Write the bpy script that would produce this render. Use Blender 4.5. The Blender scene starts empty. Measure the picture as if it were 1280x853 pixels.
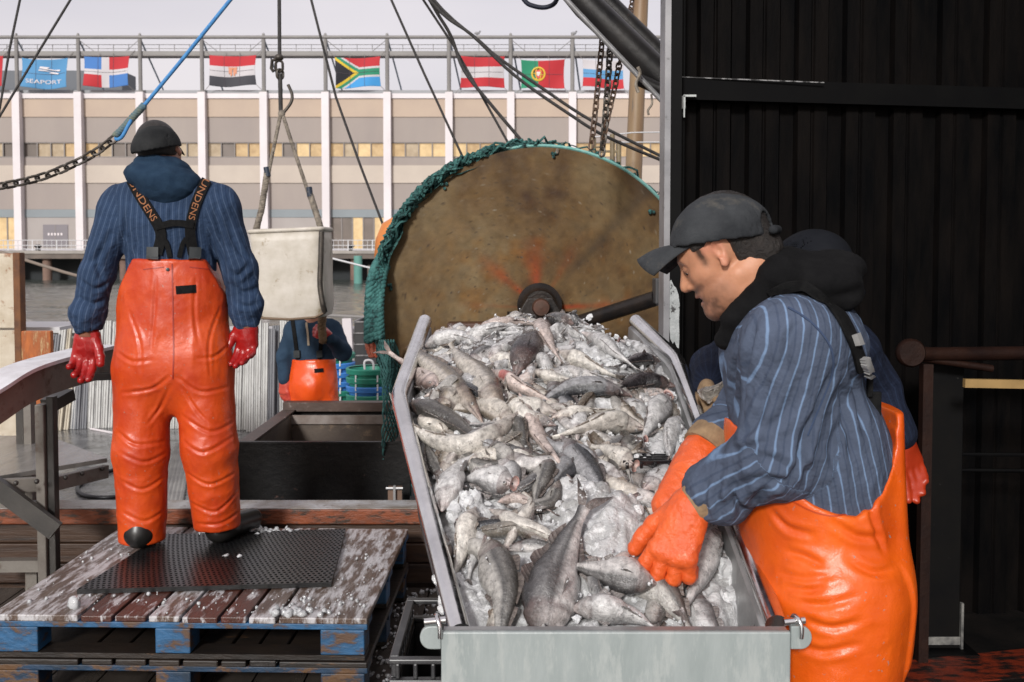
import bpy, bmesh, math, random
import numpy as np
from mathutils import Vector, Matrix, Euler
from mathutils.bvhtree import BVHTree

random.seed(7)
scene = bpy.context.scene
COL = scene.collection
pi = math.pi
rad = math.radians

# ------------------------------------------------------------------ camera
FPX = 1244.0; CX = 640.0; CYP = 362.0; PITCH = rad(2.4); CAMH = 1.55
cam_data = bpy.data.cameras.new('camera'); cam = bpy.data.objects.new('camera', cam_data)
COL.objects.link(cam)
cam.location = (0, 0, CAMH); cam.rotation_euler = (pi/2 - PITCH, 0, 0)
cam_data.sensor_fit = 'HORIZONTAL'; cam_data.sensor_width = 36.0
cam_data.lens = FPX/1280*36.0
cam_data.shift_y = (CYP - 426.5)/1280.0
cam_data.dof.use_dof = True; cam_data.dof.focus_distance = 2.7; cam_data.dof.aperture_fstop = 10.0
cam_data.clip_start = 0.05; cam_data.clip_end = 3000
scene.camera = cam

# ------------------------------------------------------------------ world, sun, exposure
SUN_AZ = rad(196); SUN_EL = rad(24)          # azimuth clockwise from +Y: behind and left of the camera
world = bpy.data.worlds.new('World'); scene.world = world; world.use_nodes = True
nt = world.node_tree; nt.nodes.clear()
wo = nt.nodes.new('ShaderNodeOutputWorld')
sky = nt.nodes.new('ShaderNodeTexSky'); sky.sky_type = 'NISHITA'; sky.sun_disc = False
sky.sun_elevation = SUN_EL; sky.sun_rotation = SUN_AZ; sky.dust_density = 4.0; sky.air_density = 1.0
b1 = nt.nodes.new('ShaderNodeBackground'); b1.inputs[1].default_value = 0.02
nt.links.new(sky.outputs[0], b1.inputs[0])
tc = nt.nodes.new('ShaderNodeTexCoord')
mp = nt.nodes.new('ShaderNodeMapping'); mp.inputs['Scale'].default_value = (1.2, 1.2, 4.0)
nt.links.new(tc.outputs['Generated'], mp.inputs[0])
nz = nt.nodes.new('ShaderNodeTexNoise'); nz.inputs['Scale'].default_value = 1.6; nz.inputs['Detail'].default_value = 4
nt.links.new(mp.outputs[0], nz.inputs[0])
cr = nt.nodes.new('ShaderNodeValToRGB')
cr.color_ramp.elements[0].position = 0.3; cr.color_ramp.elements[0].color = (0.655, 0.61, 0.65, 1)
cr.color_ramp.elements[1].position = 0.7; cr.color_ramp.elements[1].color = (0.83, 0.76, 0.77, 1)
nt.links.new(nz.outputs[0], cr.inputs[0])
b2 = nt.nodes.new('ShaderNodeBackground'); b2.inputs[1].default_value = 0.71
nt.links.new(cr.outputs[0], b2.inputs[0])
ad = nt.nodes.new('ShaderNodeAddShader')
nt.links.new(b1.outputs[0], ad.inputs[0]); nt.links.new(b2.outputs[0], ad.inputs[1])
nt.links.new(ad.outputs[0], wo.inputs[0])

sun_d = bpy.data.lights.new('sun', 'SUN'); sun_d.energy = 2.35; sun_d.angle = rad(8); sun_d.color = (1.0, 0.99, 0.975)
sun = bpy.data.objects.new('sun', sun_d); COL.objects.link(sun)
sdir = Vector((math.sin(SUN_AZ)*math.cos(SUN_EL), math.cos(SUN_AZ)*math.cos(SUN_EL), math.sin(SUN_EL)))
sun.rotation_euler = sdir.to_track_quat('Z', 'Y').to_euler()
sun.location = (-4, -8, 9)

vs = scene.view_settings
vs.view_transform = 'Standard'; vs.look = 'None'; vs.gamma = 1.0; vs.use_curve_mapping = False
vs.exposure = 0.38

# ------------------------------------------------------------------ helpers
_ct, _st = math.cos(PITCH), math.sin(PITCH)
def P(px, py, d):
    """world point seen at photo pixel (px,py) whose distance along +Y is d metres"""
    rx = (px-CX)/FPX; u = (CYP-py)/FPX
    x, y, z = rx, _ct + u*_st, -_st + u*_ct
    s = d/y
    return Vector((x*s, d, CAMH + z*s))
def proj(p):
    v = Vector(p) - Vector((0, 0, CAMH))
    f = v.y*_ct - v.z*_st; u = v.y*_st + v.z*_ct
    return (CX + FPX*v.x/f, CYP - FPX*u/f)

def tag(o, label=None, cat=None, group=None, kind=None):
    if label: o['label'] = label
    if cat: o['category'] = cat
    if group: o['group'] = group
    if kind: o['kind'] = kind
    return o
def empty(name, loc=(0, 0, 0), label=None, cat=None, group=None, rz=0.0):
    o = bpy.data.objects.new(name, None); COL.objects.link(o)
    o.location = loc; o.rotation_euler = (0, 0, rz); o.empty_display_size = 0.1
    return tag(o, label, cat, group)
def adopt(o, parent):
    """parent o, whose mesh is written in world coordinates"""
    o.parent = parent
    pm = Matrix.Identity(4); q = parent
    chain = []
    while q: chain.append(q); q = q.parent
    for q in reversed(chain):
        pm = pm @ Matrix.LocRotScale(q.location, q.rotation_euler, None)
    o.matrix_parent_inverse = Matrix.Identity(4)
    o.data.transform(pm.inverted())
    return o
def mesh_obj(name, verts, faces, m=None, parent=None, smooth=None, bevel=0, local=False):
    me = bpy.data.meshes.new(name)
    me.from_pydata([tuple(v) for v in verts], [], [tuple(f) for f in faces])
    o = bpy.data.objects.new(name, me); COL.objects.link(o)
    if m: me.materials.append(m)
    if smooth is not None:
        me.polygons.foreach_set('use_smooth', [True]*len(me.polygons))
        if smooth < 180: me.set_sharp_from_angle(angle=rad(smooth))
    if parent:
        if local: o.parent = parent
        else: adopt(o, parent)
    if bevel:
        b = o.modifiers.new('bevel', 'BEVEL'); b.width = bevel; b.segments = 2; b.limit_method = 'ANGLE'; b.angle_limit = rad(40)
    return o
def frame_from(t):
    t = Vector(t).normalized()
    a = Vector((0, 0, 1)) if abs(t.z) < 0.9 else Vector((0, 1, 0))
    u = t.cross(a).normalized(); v = t.cross(u).normalized()
    return t, u, v
class MB:
    def __init__(s): s.v = []; s.f = []
    def add(s, v, f):
        n = len(s.v); s.v += [Vector(p) for p in v]; s.f += [tuple(i+n for i in q) for q in f]; return s
    def box(s, c, size, R=None):
        c = Vector(c); hx, hy, hz = size[0]/2, size[1]/2, size[2]/2
        pts = [Vector((x, y, z)) for z in (-hz, hz) for y in (-hy, hy) for x in (-hx, hx)]
        if R is not None: pts = [R @ p for p in pts]
        return s.add([c+p for p in pts], [(0, 2, 3, 1), (4, 5, 7, 6), (0, 1, 5, 4), (2, 6, 7, 3), (0, 4, 6, 2), (1, 3, 7, 5)])
    def b2(s, lo, hi):
        return s.box([(a+b)/2 for a, b in zip(lo, hi)], [abs(b-a) for a, b in zip(lo, hi)])
    def bar(s, a, b, w, h, up=(0, 0, 1)):
        a = Vector(a); b = Vector(b); t = (b-a); L = t.length; t.normalize()
        up = Vector(up); sd = t.cross(up)
        if sd.length < 1e-4: sd = t.cross(Vector((0, 1, 0)))
        sd.normalize(); up = sd.cross(t)
        R = Matrix((sd, t, up)).transposed()
        return s.box((a+b)/2, (w, L, h), R)
    def tube(s, pts, r, n=8, closed=False, cap=True):
        pts = [Vector(p) for p in pts]; m = len(pts)
        rs = r if isinstance(r, (list, tuple)) else [r]*m
        vv = []; ff = []
        t0 = (pts[1]-pts[0]).normalized(); _, u, v = frame_from(t0)
        for i, p in enumerate(pts):
            if closed: t = (pts[(i+1) % m]-pts[i-1]).normalized()
            else: t = (pts[min(i+1, m-1)]-pts[max(i-1, 0)]).normalized()
            u = (u - t*u.dot(t)).normalized(); v = t.cross(u)
            for k in range(n):
                a = 2*pi*k/n
                vv.append(p + (u*math.cos(a)+v*math.sin(a))*rs[i])
        for i in range(m if closed else m-1):
            j = (i+1) % m
            for k in range(n):
                l = (k+1) % n
                ff.append((i*n+k, i*n+l, j*n+l, j*n+k))
        if cap and not closed:
            ff.append(tuple(range(n))[::-1]); ff.append(tuple((m-1)*n+k for k in range(n)))
        return s.add(vv, ff)
    def cyl(s, a, b, r, n=16, r2=None):
        return s.tube([a, b], [r, r if r2 is None else r2], n)
    def lathe(s, prof, c, axis=(0, 0, 1), n=24, cap=True):
        t, u, v = frame_from(axis); c = Vector(c); vv = []; ff = []
        for (r, h) in prof:
            for k in range(n):
                a = 2*pi*k/n; vv.append(c + t*h + (u*math.cos(a)+v*math.sin(a))*r)
        for i in range(len(prof)-1):
            for k in range(n):
                l = (k+1) % n; ff.append((i*n+k, i*n+l, (i+1)*n+l, (i+1)*n+k))
        if cap:
            ff.append(tuple(range(n))[::-1]); ff.append(tuple((len(prof)-1)*n+k for k in range(n)))
        return s.add(vv, ff)
    def prism(s, poly, vec):
        poly = [Vector(p) for p in poly]; vec = Vector(vec); n = len(poly)
        return s.add(poly+[p+vec for p in poly], [tuple(range(n))[::-1], tuple(range(n, 2*n))] + [(i, (i+1) % n, (i+1) % n+n, i+n) for i in range(n)])
    def sphere(s, c, r, nu=12, nv=8, R=None):
        c = Vector(c); rr = r if isinstance(r, (tuple, list)) else (r, r, r)
        vv = []; ff = []
        for i in range(nv+1):
            th = pi*i/nv
            for k in range(nu):
                ph = 2*pi*k/nu
                p = Vector((rr[0]*math.sin(th)*math.cos(ph), rr[1]*math.sin(th)*math.sin(ph), rr[2]*math.cos(th)))
                vv.append(c + (R @ p if R is not None else p))
        for i in range(nv):
            for k in range(nu):
                l = (k+1) % nu; ff.append((i*nu+k, (i+1)*nu+k, (i+1)*nu+l, i*nu+l))
        return s.add(vv, ff)
    def link(s, c, t, side, L, W, r, n=5):
        """one oval chain link centred at c, long axis t, width axis side"""
        t = Vector(t).normalized(); side = Vector(side); side = (side - t*side.dot(t)).normalized()
        pts = []
        for k in range(14):
            a = 2*pi*k/14
            ca, sa = math.cos(a), math.sin(a)
            pts.append(Vector(c) + t*(ca*W/2 + (L-W)/2*(1 if ca > 0 else -1)) + side*(sa*W/2))
        return s.tube(pts, r, n, closed=True)
    def build(s, name, m=None, parent=None, smooth=None, bevel=0, local=False):
        return mesh_obj(name, s.v, s.f, m, parent, smooth, bevel, local)

def catmull(pts, n=8, closed=False):
    pts = [Vector(p) for p in pts]; out = []
    m = len(pts)
    for i in range(m-1):
        p0 = pts[max(i-1, 0)]; p1 = pts[i]; p2 = pts[i+1]; p3 = pts[min(i+2, m-1)]
        for k in range(n):
            t = k/n
            out.append(0.5*((2*p1)+(p2-p0)*t+(2*p0-5*p1+4*p2-p3)*t*t+(3*p1-p0-3*p2+p3)*t**3))
    out.append(pts[-1]); return out
def strands(mb, path, r, ns=3, turns=20, n=5, step=None):
    """laid rope: ns strands wound round a path"""
    path = [Vector(p) for p in path]
    L = [0]
    for i in range(1, len(path)): L.append(L[-1]+(path[i]-path[i-1]).length)
    N = max(8, int(turns*7))
    def at(s):
        for i in range(1, len(L)):
            if s <= L[i] or i == len(L)-1:
                f = (s-L[i-1])/max(1e-9, L[i]-L[i-1]); return path[i-1].lerp(path[i], f), (path[i]-path[i-1])
    for q in range(ns):
        pts = []
        for i in range(N+1):
            c, t = at(L[-1]*i/N); t, u, v = frame_from(t)
            a = 2*pi*(q/ns + turns*i/N)
            pts.append(c+(u*math.cos(a)+v*math.sin(a))*r*0.5)
        mb.tube(pts, r*0.55, n)
    return mb

# numpy value noise
def _hash(ix, iy, iz, seed):
    h = (ix.astype(np.int64)*374761393 + iy.astype(np.int64)*668265263 + iz.astype(np.int64)*1442695041 + seed*974634777) & 0xffffffff
    h = ((h ^ (h >> 13))*1274126177) & 0xffffffff
    h = h ^ (h >> 16)
    return (h & 0xffff)/32767.5 - 1.0
def vnoise(p, seed=0):
    p = np.asarray(p, dtype=np.float64); i = np.floor(p).astype(np.int64); f = p-i; u = f*f*(3-2*f)
    r = 0
    for dx in (0, 1):
        wx = u[:, 0] if dx else 1-u[:, 0]
        for dy in (0, 1):
            wy = u[:, 1] if dy else 1-u[:, 1]
            for dz in (0, 1):
                wz = u[:, 2] if dz else 1-u[:, 2]
                r = r + wx*wy*wz*_hash(i[:, 0]+dx, i[:, 1]+dy, i[:, 2]+dz, seed)
    return r
def fbm(p, oct=4, seed=0):
    p = np.asarray(p, dtype=np.float64); r = 0; a = 1; tot = 0
    for o in range(oct):
        r = r + a*vnoise(p*(2**o)+17.3*o, seed+o); tot += a; a *= 0.5
    return r/tot

# ------------------------------------------------------------------ materials
_mats = {}
def rgb(c): return (c[0], c[1], c[2], 1.0)
def mat(name, c1, c2=None, rough=0.6, metal=0.0, scale=6.0, detail=6, mixp=(0.35, 0.65), bump=0.0, bscale=None,
        c3=None, c3scale=20.0, c3pos=(0.6, 0.7), stretch=(1, 1, 1), rvar=0.0, spec=0.5, attr=None, coat=0.0, emit=None, bdist=0.01):
    if name in _mats: return _mats[name]
    m = bpy.data.materials.new(name); m.use_nodes = True; _mats[name] = m
    t = m.node_tree; n = t.nodes; l = t.links; bs = n['Principled BSDF']
    co = n.new('ShaderNodeTexCoord'); mp = n.new('ShaderNodeMapping'); mp.inputs['Scale'].default_value = stretch
    l.new(co.outputs['Object'], mp.inputs[0]); vec = mp.outputs[0]
    def noise(sc, det=6, rgh=0.6):
        q = n.new('ShaderNodeTexNoise'); q.inputs['Scale'].default_value = sc; q.inputs['Detail'].default_value = det
        q.inputs['Roughness'].default_value = rgh; l.new(vec, q.inputs[0]); return q.outputs[0]
    def ramp(inp, a, b):
        q = n.new('ShaderNodeMapRange'); q.inputs[1].default_value = a; q.inputs[2].default_value = b; q.clamp = True
        l.new(inp, q.inputs[0]); return q.outputs[0]
    def mix(fac, a, b):
        q = n.new('ShaderNodeMix'); q.data_type = 'RGBA'
        l.new(fac, q.inputs[0])
        for sock, val in ((q.inputs[6], a), (q.inputs[7], b)):
            if isinstance(val, tuple): sock.default_value = rgb(val)
            else: l.new(val, sock)
        return q.outputs[2]
    if attr:
        at = n.new('ShaderNodeAttribute'); at.attribute_name = attr; base = at.outputs['Color']
        if c2: base = mix(ramp(noise(scale, detail), *mixp), base, c2)
    else:
        base = c1
        if c2: base = mix(ramp(noise(scale, detail), *mixp), c1, c2)
    if c3: base = mix(ramp(noise(c3scale, 8, 0.7), *c3pos), base, c3)
    if isinstance(base, tuple): bs.inputs['Base Color'].default_value = rgb(base)
    else: l.new(base, bs.inputs['Base Color'])
    bs.inputs['Roughness'].default_value = rough; bs.inputs['Metallic'].default_value = metal
    bs.inputs['Specular IOR Level'].default_value = spec
    if coat: bs.inputs['Coat Weight'].default_value = coat; bs.inputs['Coat Roughness'].default_value = 0.15
    if rvar:
        q = n.new('ShaderNodeMapRange'); q.inputs[1].default_value = 0.3; q.inputs[2].default_value = 0.7
        q.inputs[3].default_value = max(0.02, rough-rvar); q.inputs[4].default_value = min(1, rough+rvar)
        l.new(noise(scale*1.7+1, 5), q.inputs[0]); l.new(q.outputs[0], bs.inputs['Roughness'])
    if bump:
        b = n.new('ShaderNodeBump'); b.inputs['Strength'].default_value = bump; b.inputs['Distance'].default_value = bdist
        l.new(noise(bscale or scale*4, 8, 0.65), b.inputs['Height']); l.new(b.outputs[0], bs.inputs['Normal'])
    if emit:
        bs.inputs['Emission Color'].default_value = rgb(emit[0]); bs.inputs['Emission Strength'].default_value = emit[1]
    return m
def set_col(o, cols, name='Col'):
    """per-vertex colours (n,3)"""
    a = o.data.color_attributes.new(name, 'FLOAT_COLOR', 'POINT')
    c = np.ones((len(o.data.vertices), 4), dtype=np.float32); c[:, :3] = cols
    a.data.foreach_set('color', c.ravel())
def text_mesh(s, size=1.0, extrude=0.0):
    cu = bpy.data.curves.new('txt', 'FONT'); cu.body = s; cu.size = size; cu.extrude = extrude; cu.resolution_u = 3
    ob = bpy.data.objects.new('txt', cu); COL.objects.link(ob)
    dg = bpy.context.evaluated_depsgraph_get(); dg.update()
    me = bpy.data.meshes.new_from_object(ob.evaluated_get(dg))
    vv = [v.co.copy() for v in me.vertices]; ff = [tuple(p.vertices) for p in me.polygons]
    bpy.data.objects.remove(ob); bpy.data.meshes.remove(me); bpy.data.curves.remove(cu)
    return vv, ff
# ================================================================== the setting far away: water, pier, terminal, flags
# water
def m_water():
    m = bpy.data.materials.new('harbour_water'); m.use_nodes = True
    t = m.node_tree; n = t.nodes; l = t.links; bs = n['Principled BSDF']
    bs.inputs['Base Color'].default_value = (0.065, 0.075, 0.068, 1); bs.inputs['Roughness'].default_value = 0.16
    bs.inputs['Specular IOR Level'].default_value = 0.7
    co = n.new('ShaderNodeTexCoord'); mp = n.new('ShaderNodeMapping'); mp.inputs['Scale'].default_value = (0.7, 1.6, 1)
    l.new(co.outputs['Object'], mp.inputs[0])
    a = n.new('ShaderNodeTexNoise'); a.inputs['Scale'].default_value = 0.9; a.inputs['Detail'].default_value = 5; a.inputs['Distortion'].default_value = 0.6
    l.new(mp.outputs[0], a.inputs[0])
    b = n.new('ShaderNodeBump'); b.inputs['Strength'].default_value = 0.4; b.inputs['Distance'].default_value = 0.15
    l.new(a.outputs[0], b.inputs['Height']); l.new(b.outputs[0], bs.inputs['Normal'])
    return m
WZ = -1.62
w = mesh_obj('water', [(-300, 4.9, WZ), (300, 4.9, WZ), (300, 600, WZ), (-300, 600, WZ)], [(0, 1, 2, 3)], m_water())
tag(w, kind='structure')
# real ripples on the stretch of water in view
NWX, NWY = 300, 260
gx_ = []
for j in range(NWY+1):
    y = 11.7+(96-11.7)*(j/NWY)**1.5
    for i in range(NWX+1): gx_.append((-60+85*i/NWX, y, WZ+.012))
ga_ = np.array(gx_); q_ = ga_*np.array([.35, .75, 0])
h_ = 1-2*np.abs(fbm(q_, 4, 61)); h2_ = fbm(ga_*np.array([1.8, 2.6, 0]), 3, 71)
ga_[:, 2] += (.10*h_+.045*h2_+.06)
wr = mesh_obj('water', ga_, [(j*(NWX+1)+i, j*(NWX+1)+i+1, (j+1)*(NWX+1)+i+1, (j+1)*(NWX+1)+i) for j in range(NWY) for i in range(NWX)], bpy.data.materials['harbour_water'], None, 180)
tag(wr, kind='structure')

BD = 98.6
def bx(px): return (px-CX)/FPX*BD
def bz(py): return P(640, py, BD).z
BAY = bx(104.3)-bx(28)
m_white = mat('white_column_paint', (0.68, 0.63, 0.64), (0.60, 0.56, 0.57), 0.6, scale=0.3, c3=(0.6, 0.52, 0.5), c3scale=0.8, c3pos=(0.62, 0.8))
m_tan = mat('tan_panel', (0.46, 0.365, 0.285), (0.42, 0.33, 0.265), 0.8, scale=0.25)
m_grey = mat('taupe_panel', (0.33, 0.285, 0.255), (0.29, 0.25, 0.23), 0.8, scale=0.2, stretch=(1, 1, 0.4))
m_cream = mat('cream_panel', (0.50, 0.435, 0.37), (0.45, 0.39, 0.335), 0.8, scale=0.25)
m_blue = mat('bluish_band', (0.22, 0.25, 0.265), (0.20, 0.225, 0.24), 0.7, scale=0.3)
m_ledge = mat('grey_ledge', (0.30, 0.30, 0.31), (0.26, 0.27, 0.28), 0.7, scale=0.3)
m_wall = mat('ground_floor_panel', (0.35, 0.32, 0.305), (0.32, 0.29, 0.275), 0.8, scale=0.3)
m_dark = mat('dark_void', (0.03, 0.028, 0.028), None, 0.7)
m_steel = mat('roof_steel', (0.22, 0.21, 0.20), (0.19, 0.18, 0.175), 0.55, scale=0.6)
m_frame = mat('window_frame_grey', (0.20, 0.18, 0.17), None, 0.6)
m_lit = [mat('lit_window_warm', (0.40, 0.30, 0.17), (0.26, 0.18, 0.10), 0.2, scale=1.6, emit=((1.0, 0.62, 0.28), 0.15)),
         mat('lit_window_pale', (0.36, 0.30, 0.22), (0.24, 0.19, 0.13), 0.2, scale=1.4, emit=((1.0, 0.70, 0.42), 0.10)),
         mat('unlit_window', (0.12, 0.10, 0.085), (0.16, 0.13, 0.115), 0.3, scale=0.6),
         mat('bright_window', (0.45, 0.34, 0.19), (0.30, 0.22, 0.12), 0.2, scale=1.5, emit=((1.0, 0.68, 0.34), 0.28))]

bld = empty('terminal_building', (0, BD, bz(312)), 'long cream and taupe waterfront terminal with white columns and lit window strips', 'building')
K0, K1 = -9, 18
XL, XR = bx(28)+BAY*K0, bx(28)+BAY*K1
def wallband(name, y0, y1, m, out):
    MB().b2((XL, BD-out, bz(y1)), (XR, BD+14, bz(y0))).build(name, m, bld)
wallband('parapet', 117.5, 123.5, m_white, 0.25)
wallband('wall_panel', 123.6, 146.5, m_tan, 0.10)
wallband('wall_panel', 146.6, 178, m_grey, 0.0)
wallband('wall_panel', 197, 207, m_grey, 0.0)
wallband('wall_panel', 207.1, 229, m_cream, 0.12)
wallband('wall_panel', 229.1, 262, m_grey, 0.0)
wallband('wall_panel', 262.1, 272, m_blue, 0.05)
MB().b2((XL, BD+0.4, bz(197)), (XR, BD+13, bz(178))).build('window_backing', m_dark, bld)
MB().b2((XL, BD+0.4, bz(312)), (XR, BD+13, bz(272))).build('ground_floor_backing', m_dark, bld)
MB().b2((XL, BD+0.2, bz(117.4)), (XR, BD+14, bz(112.5))).build('roof', m_ledge, bld)
rb = MB().b2((XL, BD+9, bz(112.4)), (bx(112), BD+13, bz(68))).build('penthouse', mat('penthouse_grey', (0.13, 0.14, 0.155), None, 0.7), bld)
MB().b2((XL, BD+8.9, bz(108)), (bx(112)-0.2, BD+8.99, bz(96))).build('penthouse_band', mat('penthouse_band_tan', (0.45, 0.40, 0.37), None, 0.7), rb)
rr = random.Random(3)
for k in range(K0, K1+1):
    x = bx(28)+BAY*k
    c = MB().b2((x-0.36, BD-0.75, bz(313)), (x+0.36, BD-0.001, bz(116.5)))
    c.build('column', m_white, bld)
litpat = {-1: [2, 2, 1, 2], 0: [2, 1, 1, 0], 1: [0, 1, 2, 2], 2: [2, 2, 1, 1], 3: [1, 2, 0, 0], 4: [0, 2, 3, 0], 5: [0, 1, 3, 0], 6: [0, 1, 3, 3], 7: [3, 0, 0, 0], 8: [0, 3, 0, 3], 9: [0, 0, 3, 0], 10: [3, 0, 1, 0]}
pw = (BAY-0.72)/4
for k in range(K0, K1):
    x0 = bx(28)+BAY*k+0.36
    fr = MB()
    z0, z1 = bz(196.8), bz(178.2)
    for i in range(5): fr.b2((x0+i*pw-0.05, BD+0.02, z0), (x0+i*pw+0.05, BD+0.2, z1))
    fr.b2((x0+.06, BD+0.03, z1-0.08), (x0+4*pw-.06, BD+0.19, z1)); fr.b2((x0+.06, BD+0.03, z0), (x0+4*pw-.06, BD+0.19, z0+0.08))
    f = fr.build('window', m_frame, bld)
    pat = litpat.get(k, [rr.randint(0, 3) for _ in range(4)])
    for i in range(4):
        MB().b2((x0+i*pw+0.05, BD+0.22+.0*i, z0+0.02), (x0+(i+1)*pw-0.05, BD+0.26, z1-0.02)).build('pane', m_lit[pat[i]], f)
    # ground floor
    zb, zt = bz(312), bz(272.2)
    if k in (-1, 5, 9):
        g = MB()
        for i in range(6): g.b2((x0+i*(BAY-.72)/5-0.06, BD+0.02, zb), (x0+i*(BAY-.72)/5+0.06, BD+0.2, zt))
        gf = g.build('shopfront', m_frame, bld)
        for i in range(5):
            w_ = (BAY-.72)/5
            mm = m_lit[3] if (k == -1 or i in (2, 4)) else m_lit[2]
            MB().b2((x0+i*w_+.06, BD+.1, zb), (x0+(i+1)*w_-.06, BD+.14, zt)).build('pane', mm, gf)
    else:
        MB().b2((x0, BD+0.0, zb), (x0+BAY-.72, BD+.35, zt)).build('wall_panel', m_wall, bld)
        if k == 0:
            dx0, dx1 = bx(55), bx(86)
            d = MB().b2((dx0, BD-.06, bz(309)), (dx1, BD-.002, bz(281))).build('door', mat('grey_double_door', (0.17, 0.155, 0.17), None, 0.5), bld)
            MB().b2(((dx0+dx1)/2-.04, BD-.08, bz(309)), ((dx0+dx1)/2+.04, BD-.061, bz(281))).build('door_stile', m_frame, d)
            for i in range(5):
                MB().b2((bx(61+i*4), BD-.09, bz(294.5)), (bx(63.2+i*4), BD-.061, bz(291.5))).build('door_sign', m_white, d)
# steel flag frame on the roof edge
rf = MB()
FY = BD-0.3
rf.tube([(XL, FY, bz(47.5)), (XR, FY, bz(47.5))], 0.17, 10)
rf.build('top_pipe', m_steel, bld, 40)
rf = MB().b2((XL, FY+.1, bz(69.5)), (XR, FY+1.4, bz(64.5)))
rf.build('catwalk', m_steel, bld)
MB().b2((XL, FY+.12, bz(70.6)), (XR, FY+1.38, bz(69.55))).build('catwalk_underside', m_frame, bld)
rl = MB()
for y in (53.5, 58.5): rl.tube([(XL, FY+1.3, bz(y)), (XR, FY+1.3, bz(y))], 0.03, 5)
n_ = int((XR-XL)/1.51)
for i in range(n_): rl.b2((XL+i*1.51-.025, FY+1.28, bz(64.5)), (XL+i*1.51+.025, FY+1.33, bz(53)))
rl.build('catwalk_railing', m_steel, bld)
for k in range(K0, K1+1):
    x = bx(28)+BAY*k
    MB().tube([(x, FY, bz(116)), (x, FY, bz(50))], 0.2, 8).b2((x-.35, FY-.3, bz(117)), (x+.35, FY+.3, bz(115))).sphere((x, FY, bz(45.3)), (.16, .16, .25), 6, 4).build('post', m_steel, bld, 40)
    MB().tube([(x+.1, FY+.1, bz(52)), (x+1.1, FY+4, bz(113))], 0.09, 6).build('strut', mat('strut_blue_grey', (0.22, 0.27, 0.32), None, 0.6), bld, 40)
    if k in (-1, 1, 3, 5, 8):
        MB().tube([(x+.1, FY, bz(51)), (x+1.9, FY+.3, bz(69))], 0.03, 4).tube([(x+BAY-.1, FY, bz(51)), (x+BAY-1.9, FY+.3, bz(69))], 0.03, 4).build('brace_wire', m_steel, bld)
# gulls on the pipe
for px in (597, 716):
    g = MB().sphere((bx(px), FY, bz(46.2)+.28), (.28, .13, .15), 8, 6).sphere((bx(px)+.27, FY, bz(46.2)+.45), (.1, .09, .1), 6, 5).cyl((bx(px), FY, bz(46.2)+.16), (bx(px), FY, bz(47.5)+.16), .03, 5)
    o = g.build('gull', mat('gull_grey', (.25, .25, .26), None, .7), None, 60)
    tag(o, 'small grey gull perched on the roof pipe above the %s flag' % ('red and white striped' if px == 597 else 'gap between green-red and striped'), 'bird')

# flags
def flag(px0, px1, py0, py1, fn, name, label, sag=0.12, tilt=0.0, seed=0, cat='flag'):
    NX, NY = 66, 44
    x0, x1 = bx(px0), bx(px1); zt, zb = bz(py0), bz(py1)
    yy = FY-0.25
    vv = []; cc = []
    for j in range(NY+1):
        for i in range(NX+1):
            u = i/NX; v = j/NY
            z = zt+(zb-zt)*v - sag*4*u*(1-u)*(1-v*0.6) - tilt*(u-.5) + .08*math.sin(5*u+seed)*v
            x = x0+(x1-x0)*(u + .018*math.sin(pi*v)*(1 if u < .5 else -1)*abs(2*u-1))
            y = yy + .16*math.sin(7*u+2.5*v+seed)*(.4+.6*v) + .12*math.sin(3*v+seed)
            vv.append((x, y, z))
    ff = []
    for j in range(NY):
        for i in range(NX):
            a = j*(NX+1)+i; ff.append((a, a+1, a+NX+2, a+NX+1))
            cc.append(fn((i+.5)/NX, (j+.5)/NY))
    o = mesh_obj(name, vv, ff, m_flag, None, 180)
    a = o.data.color_attributes.new('Col', 'FLOAT_COLOR', 'CORNER')
    buf = np.repeat(np.array([[c[0], c[1], c[2], 1] for c in cc], dtype=np.float32), 4, axis=0)
    a.data.foreach_set('color', buf.ravel())
    s = o.modifiers.new('thickness', 'SOLIDIFY'); s.thickness = 0.012
    tag(o, label, cat, 'flags hung from the roof frame')
    for (u, v, dx, dz) in ((0, 0, -.5, .6), (1, 0, .5, .6), (0, 1, -.5, -.5), (1, 1, .5, -.5), (.33, 0, .1, .45), (.66, 0, -.1, .45)):
        q = Vector(vv[int(v*NY)*(NX+1)+int(u*NX)]); MB().tube([q, q+Vector((dx, .2, dz))], .025, 4).build('tie_rope', m_frame, o)
    # seam cords
    cords = MB()
    for u in (.33, .66): cords.tube([Vector(vv[j*(NX+1)+int(u*NX)])+Vector((0, -.03, 0)) for j in range(0, NY+1, 4)], .016, 4)
    cords.tube([Vector(vv[int(.5*NY)*(NX+1)+i])+Vector((0, -.03, 0)) for i in range(0, NX+1, 4)], .016, 4)
    cords.build('seam_cord', m_cord, o)
    return o, lambda u, v: Vector(vv[int(round(v*NY))*(NX+1)+int(round(u*NX))])
m_flag = mat('flag_cloth', (1, 1, 1), None, 0.8, attr='Col')
m_cord = mat('seam_cord_dark', (.10, .08, .10), None, .8)
RED = (.42, .022, .03); WHT = (.50, .475, .49); BLU = (.05, .16, .42); LBL = (.09, .26, .47)
flag(-42, 12, 71, 109, lambda u, v: RED, 'flag', 'plain red flag cut off by the left edge of the photo', seed=1)
def dr(u, v):
    if .40 < u < .56 or .40 < v < .58: return WHT
    return (BLU if (u < .5) == (v < .5) else RED)
flag(112, 168, 71.5, 109.5, dr, 'flag', 'flag with a white cross between blue and red quarters', tilt=-.05, seed=2)
def eg(u, v): return RED if v < .34 else ((.50, .475, .49) if v < .68 else (.05, .05, .06))
fe, fat = flag(267, 325, 70.5, 108.5, eg, 'flag', 'red white and dark grey banded flag with a small gold emblem', seed=3)
c = fat(.5, .52)+Vector((0, -.08, 0))
em = MB()
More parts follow.
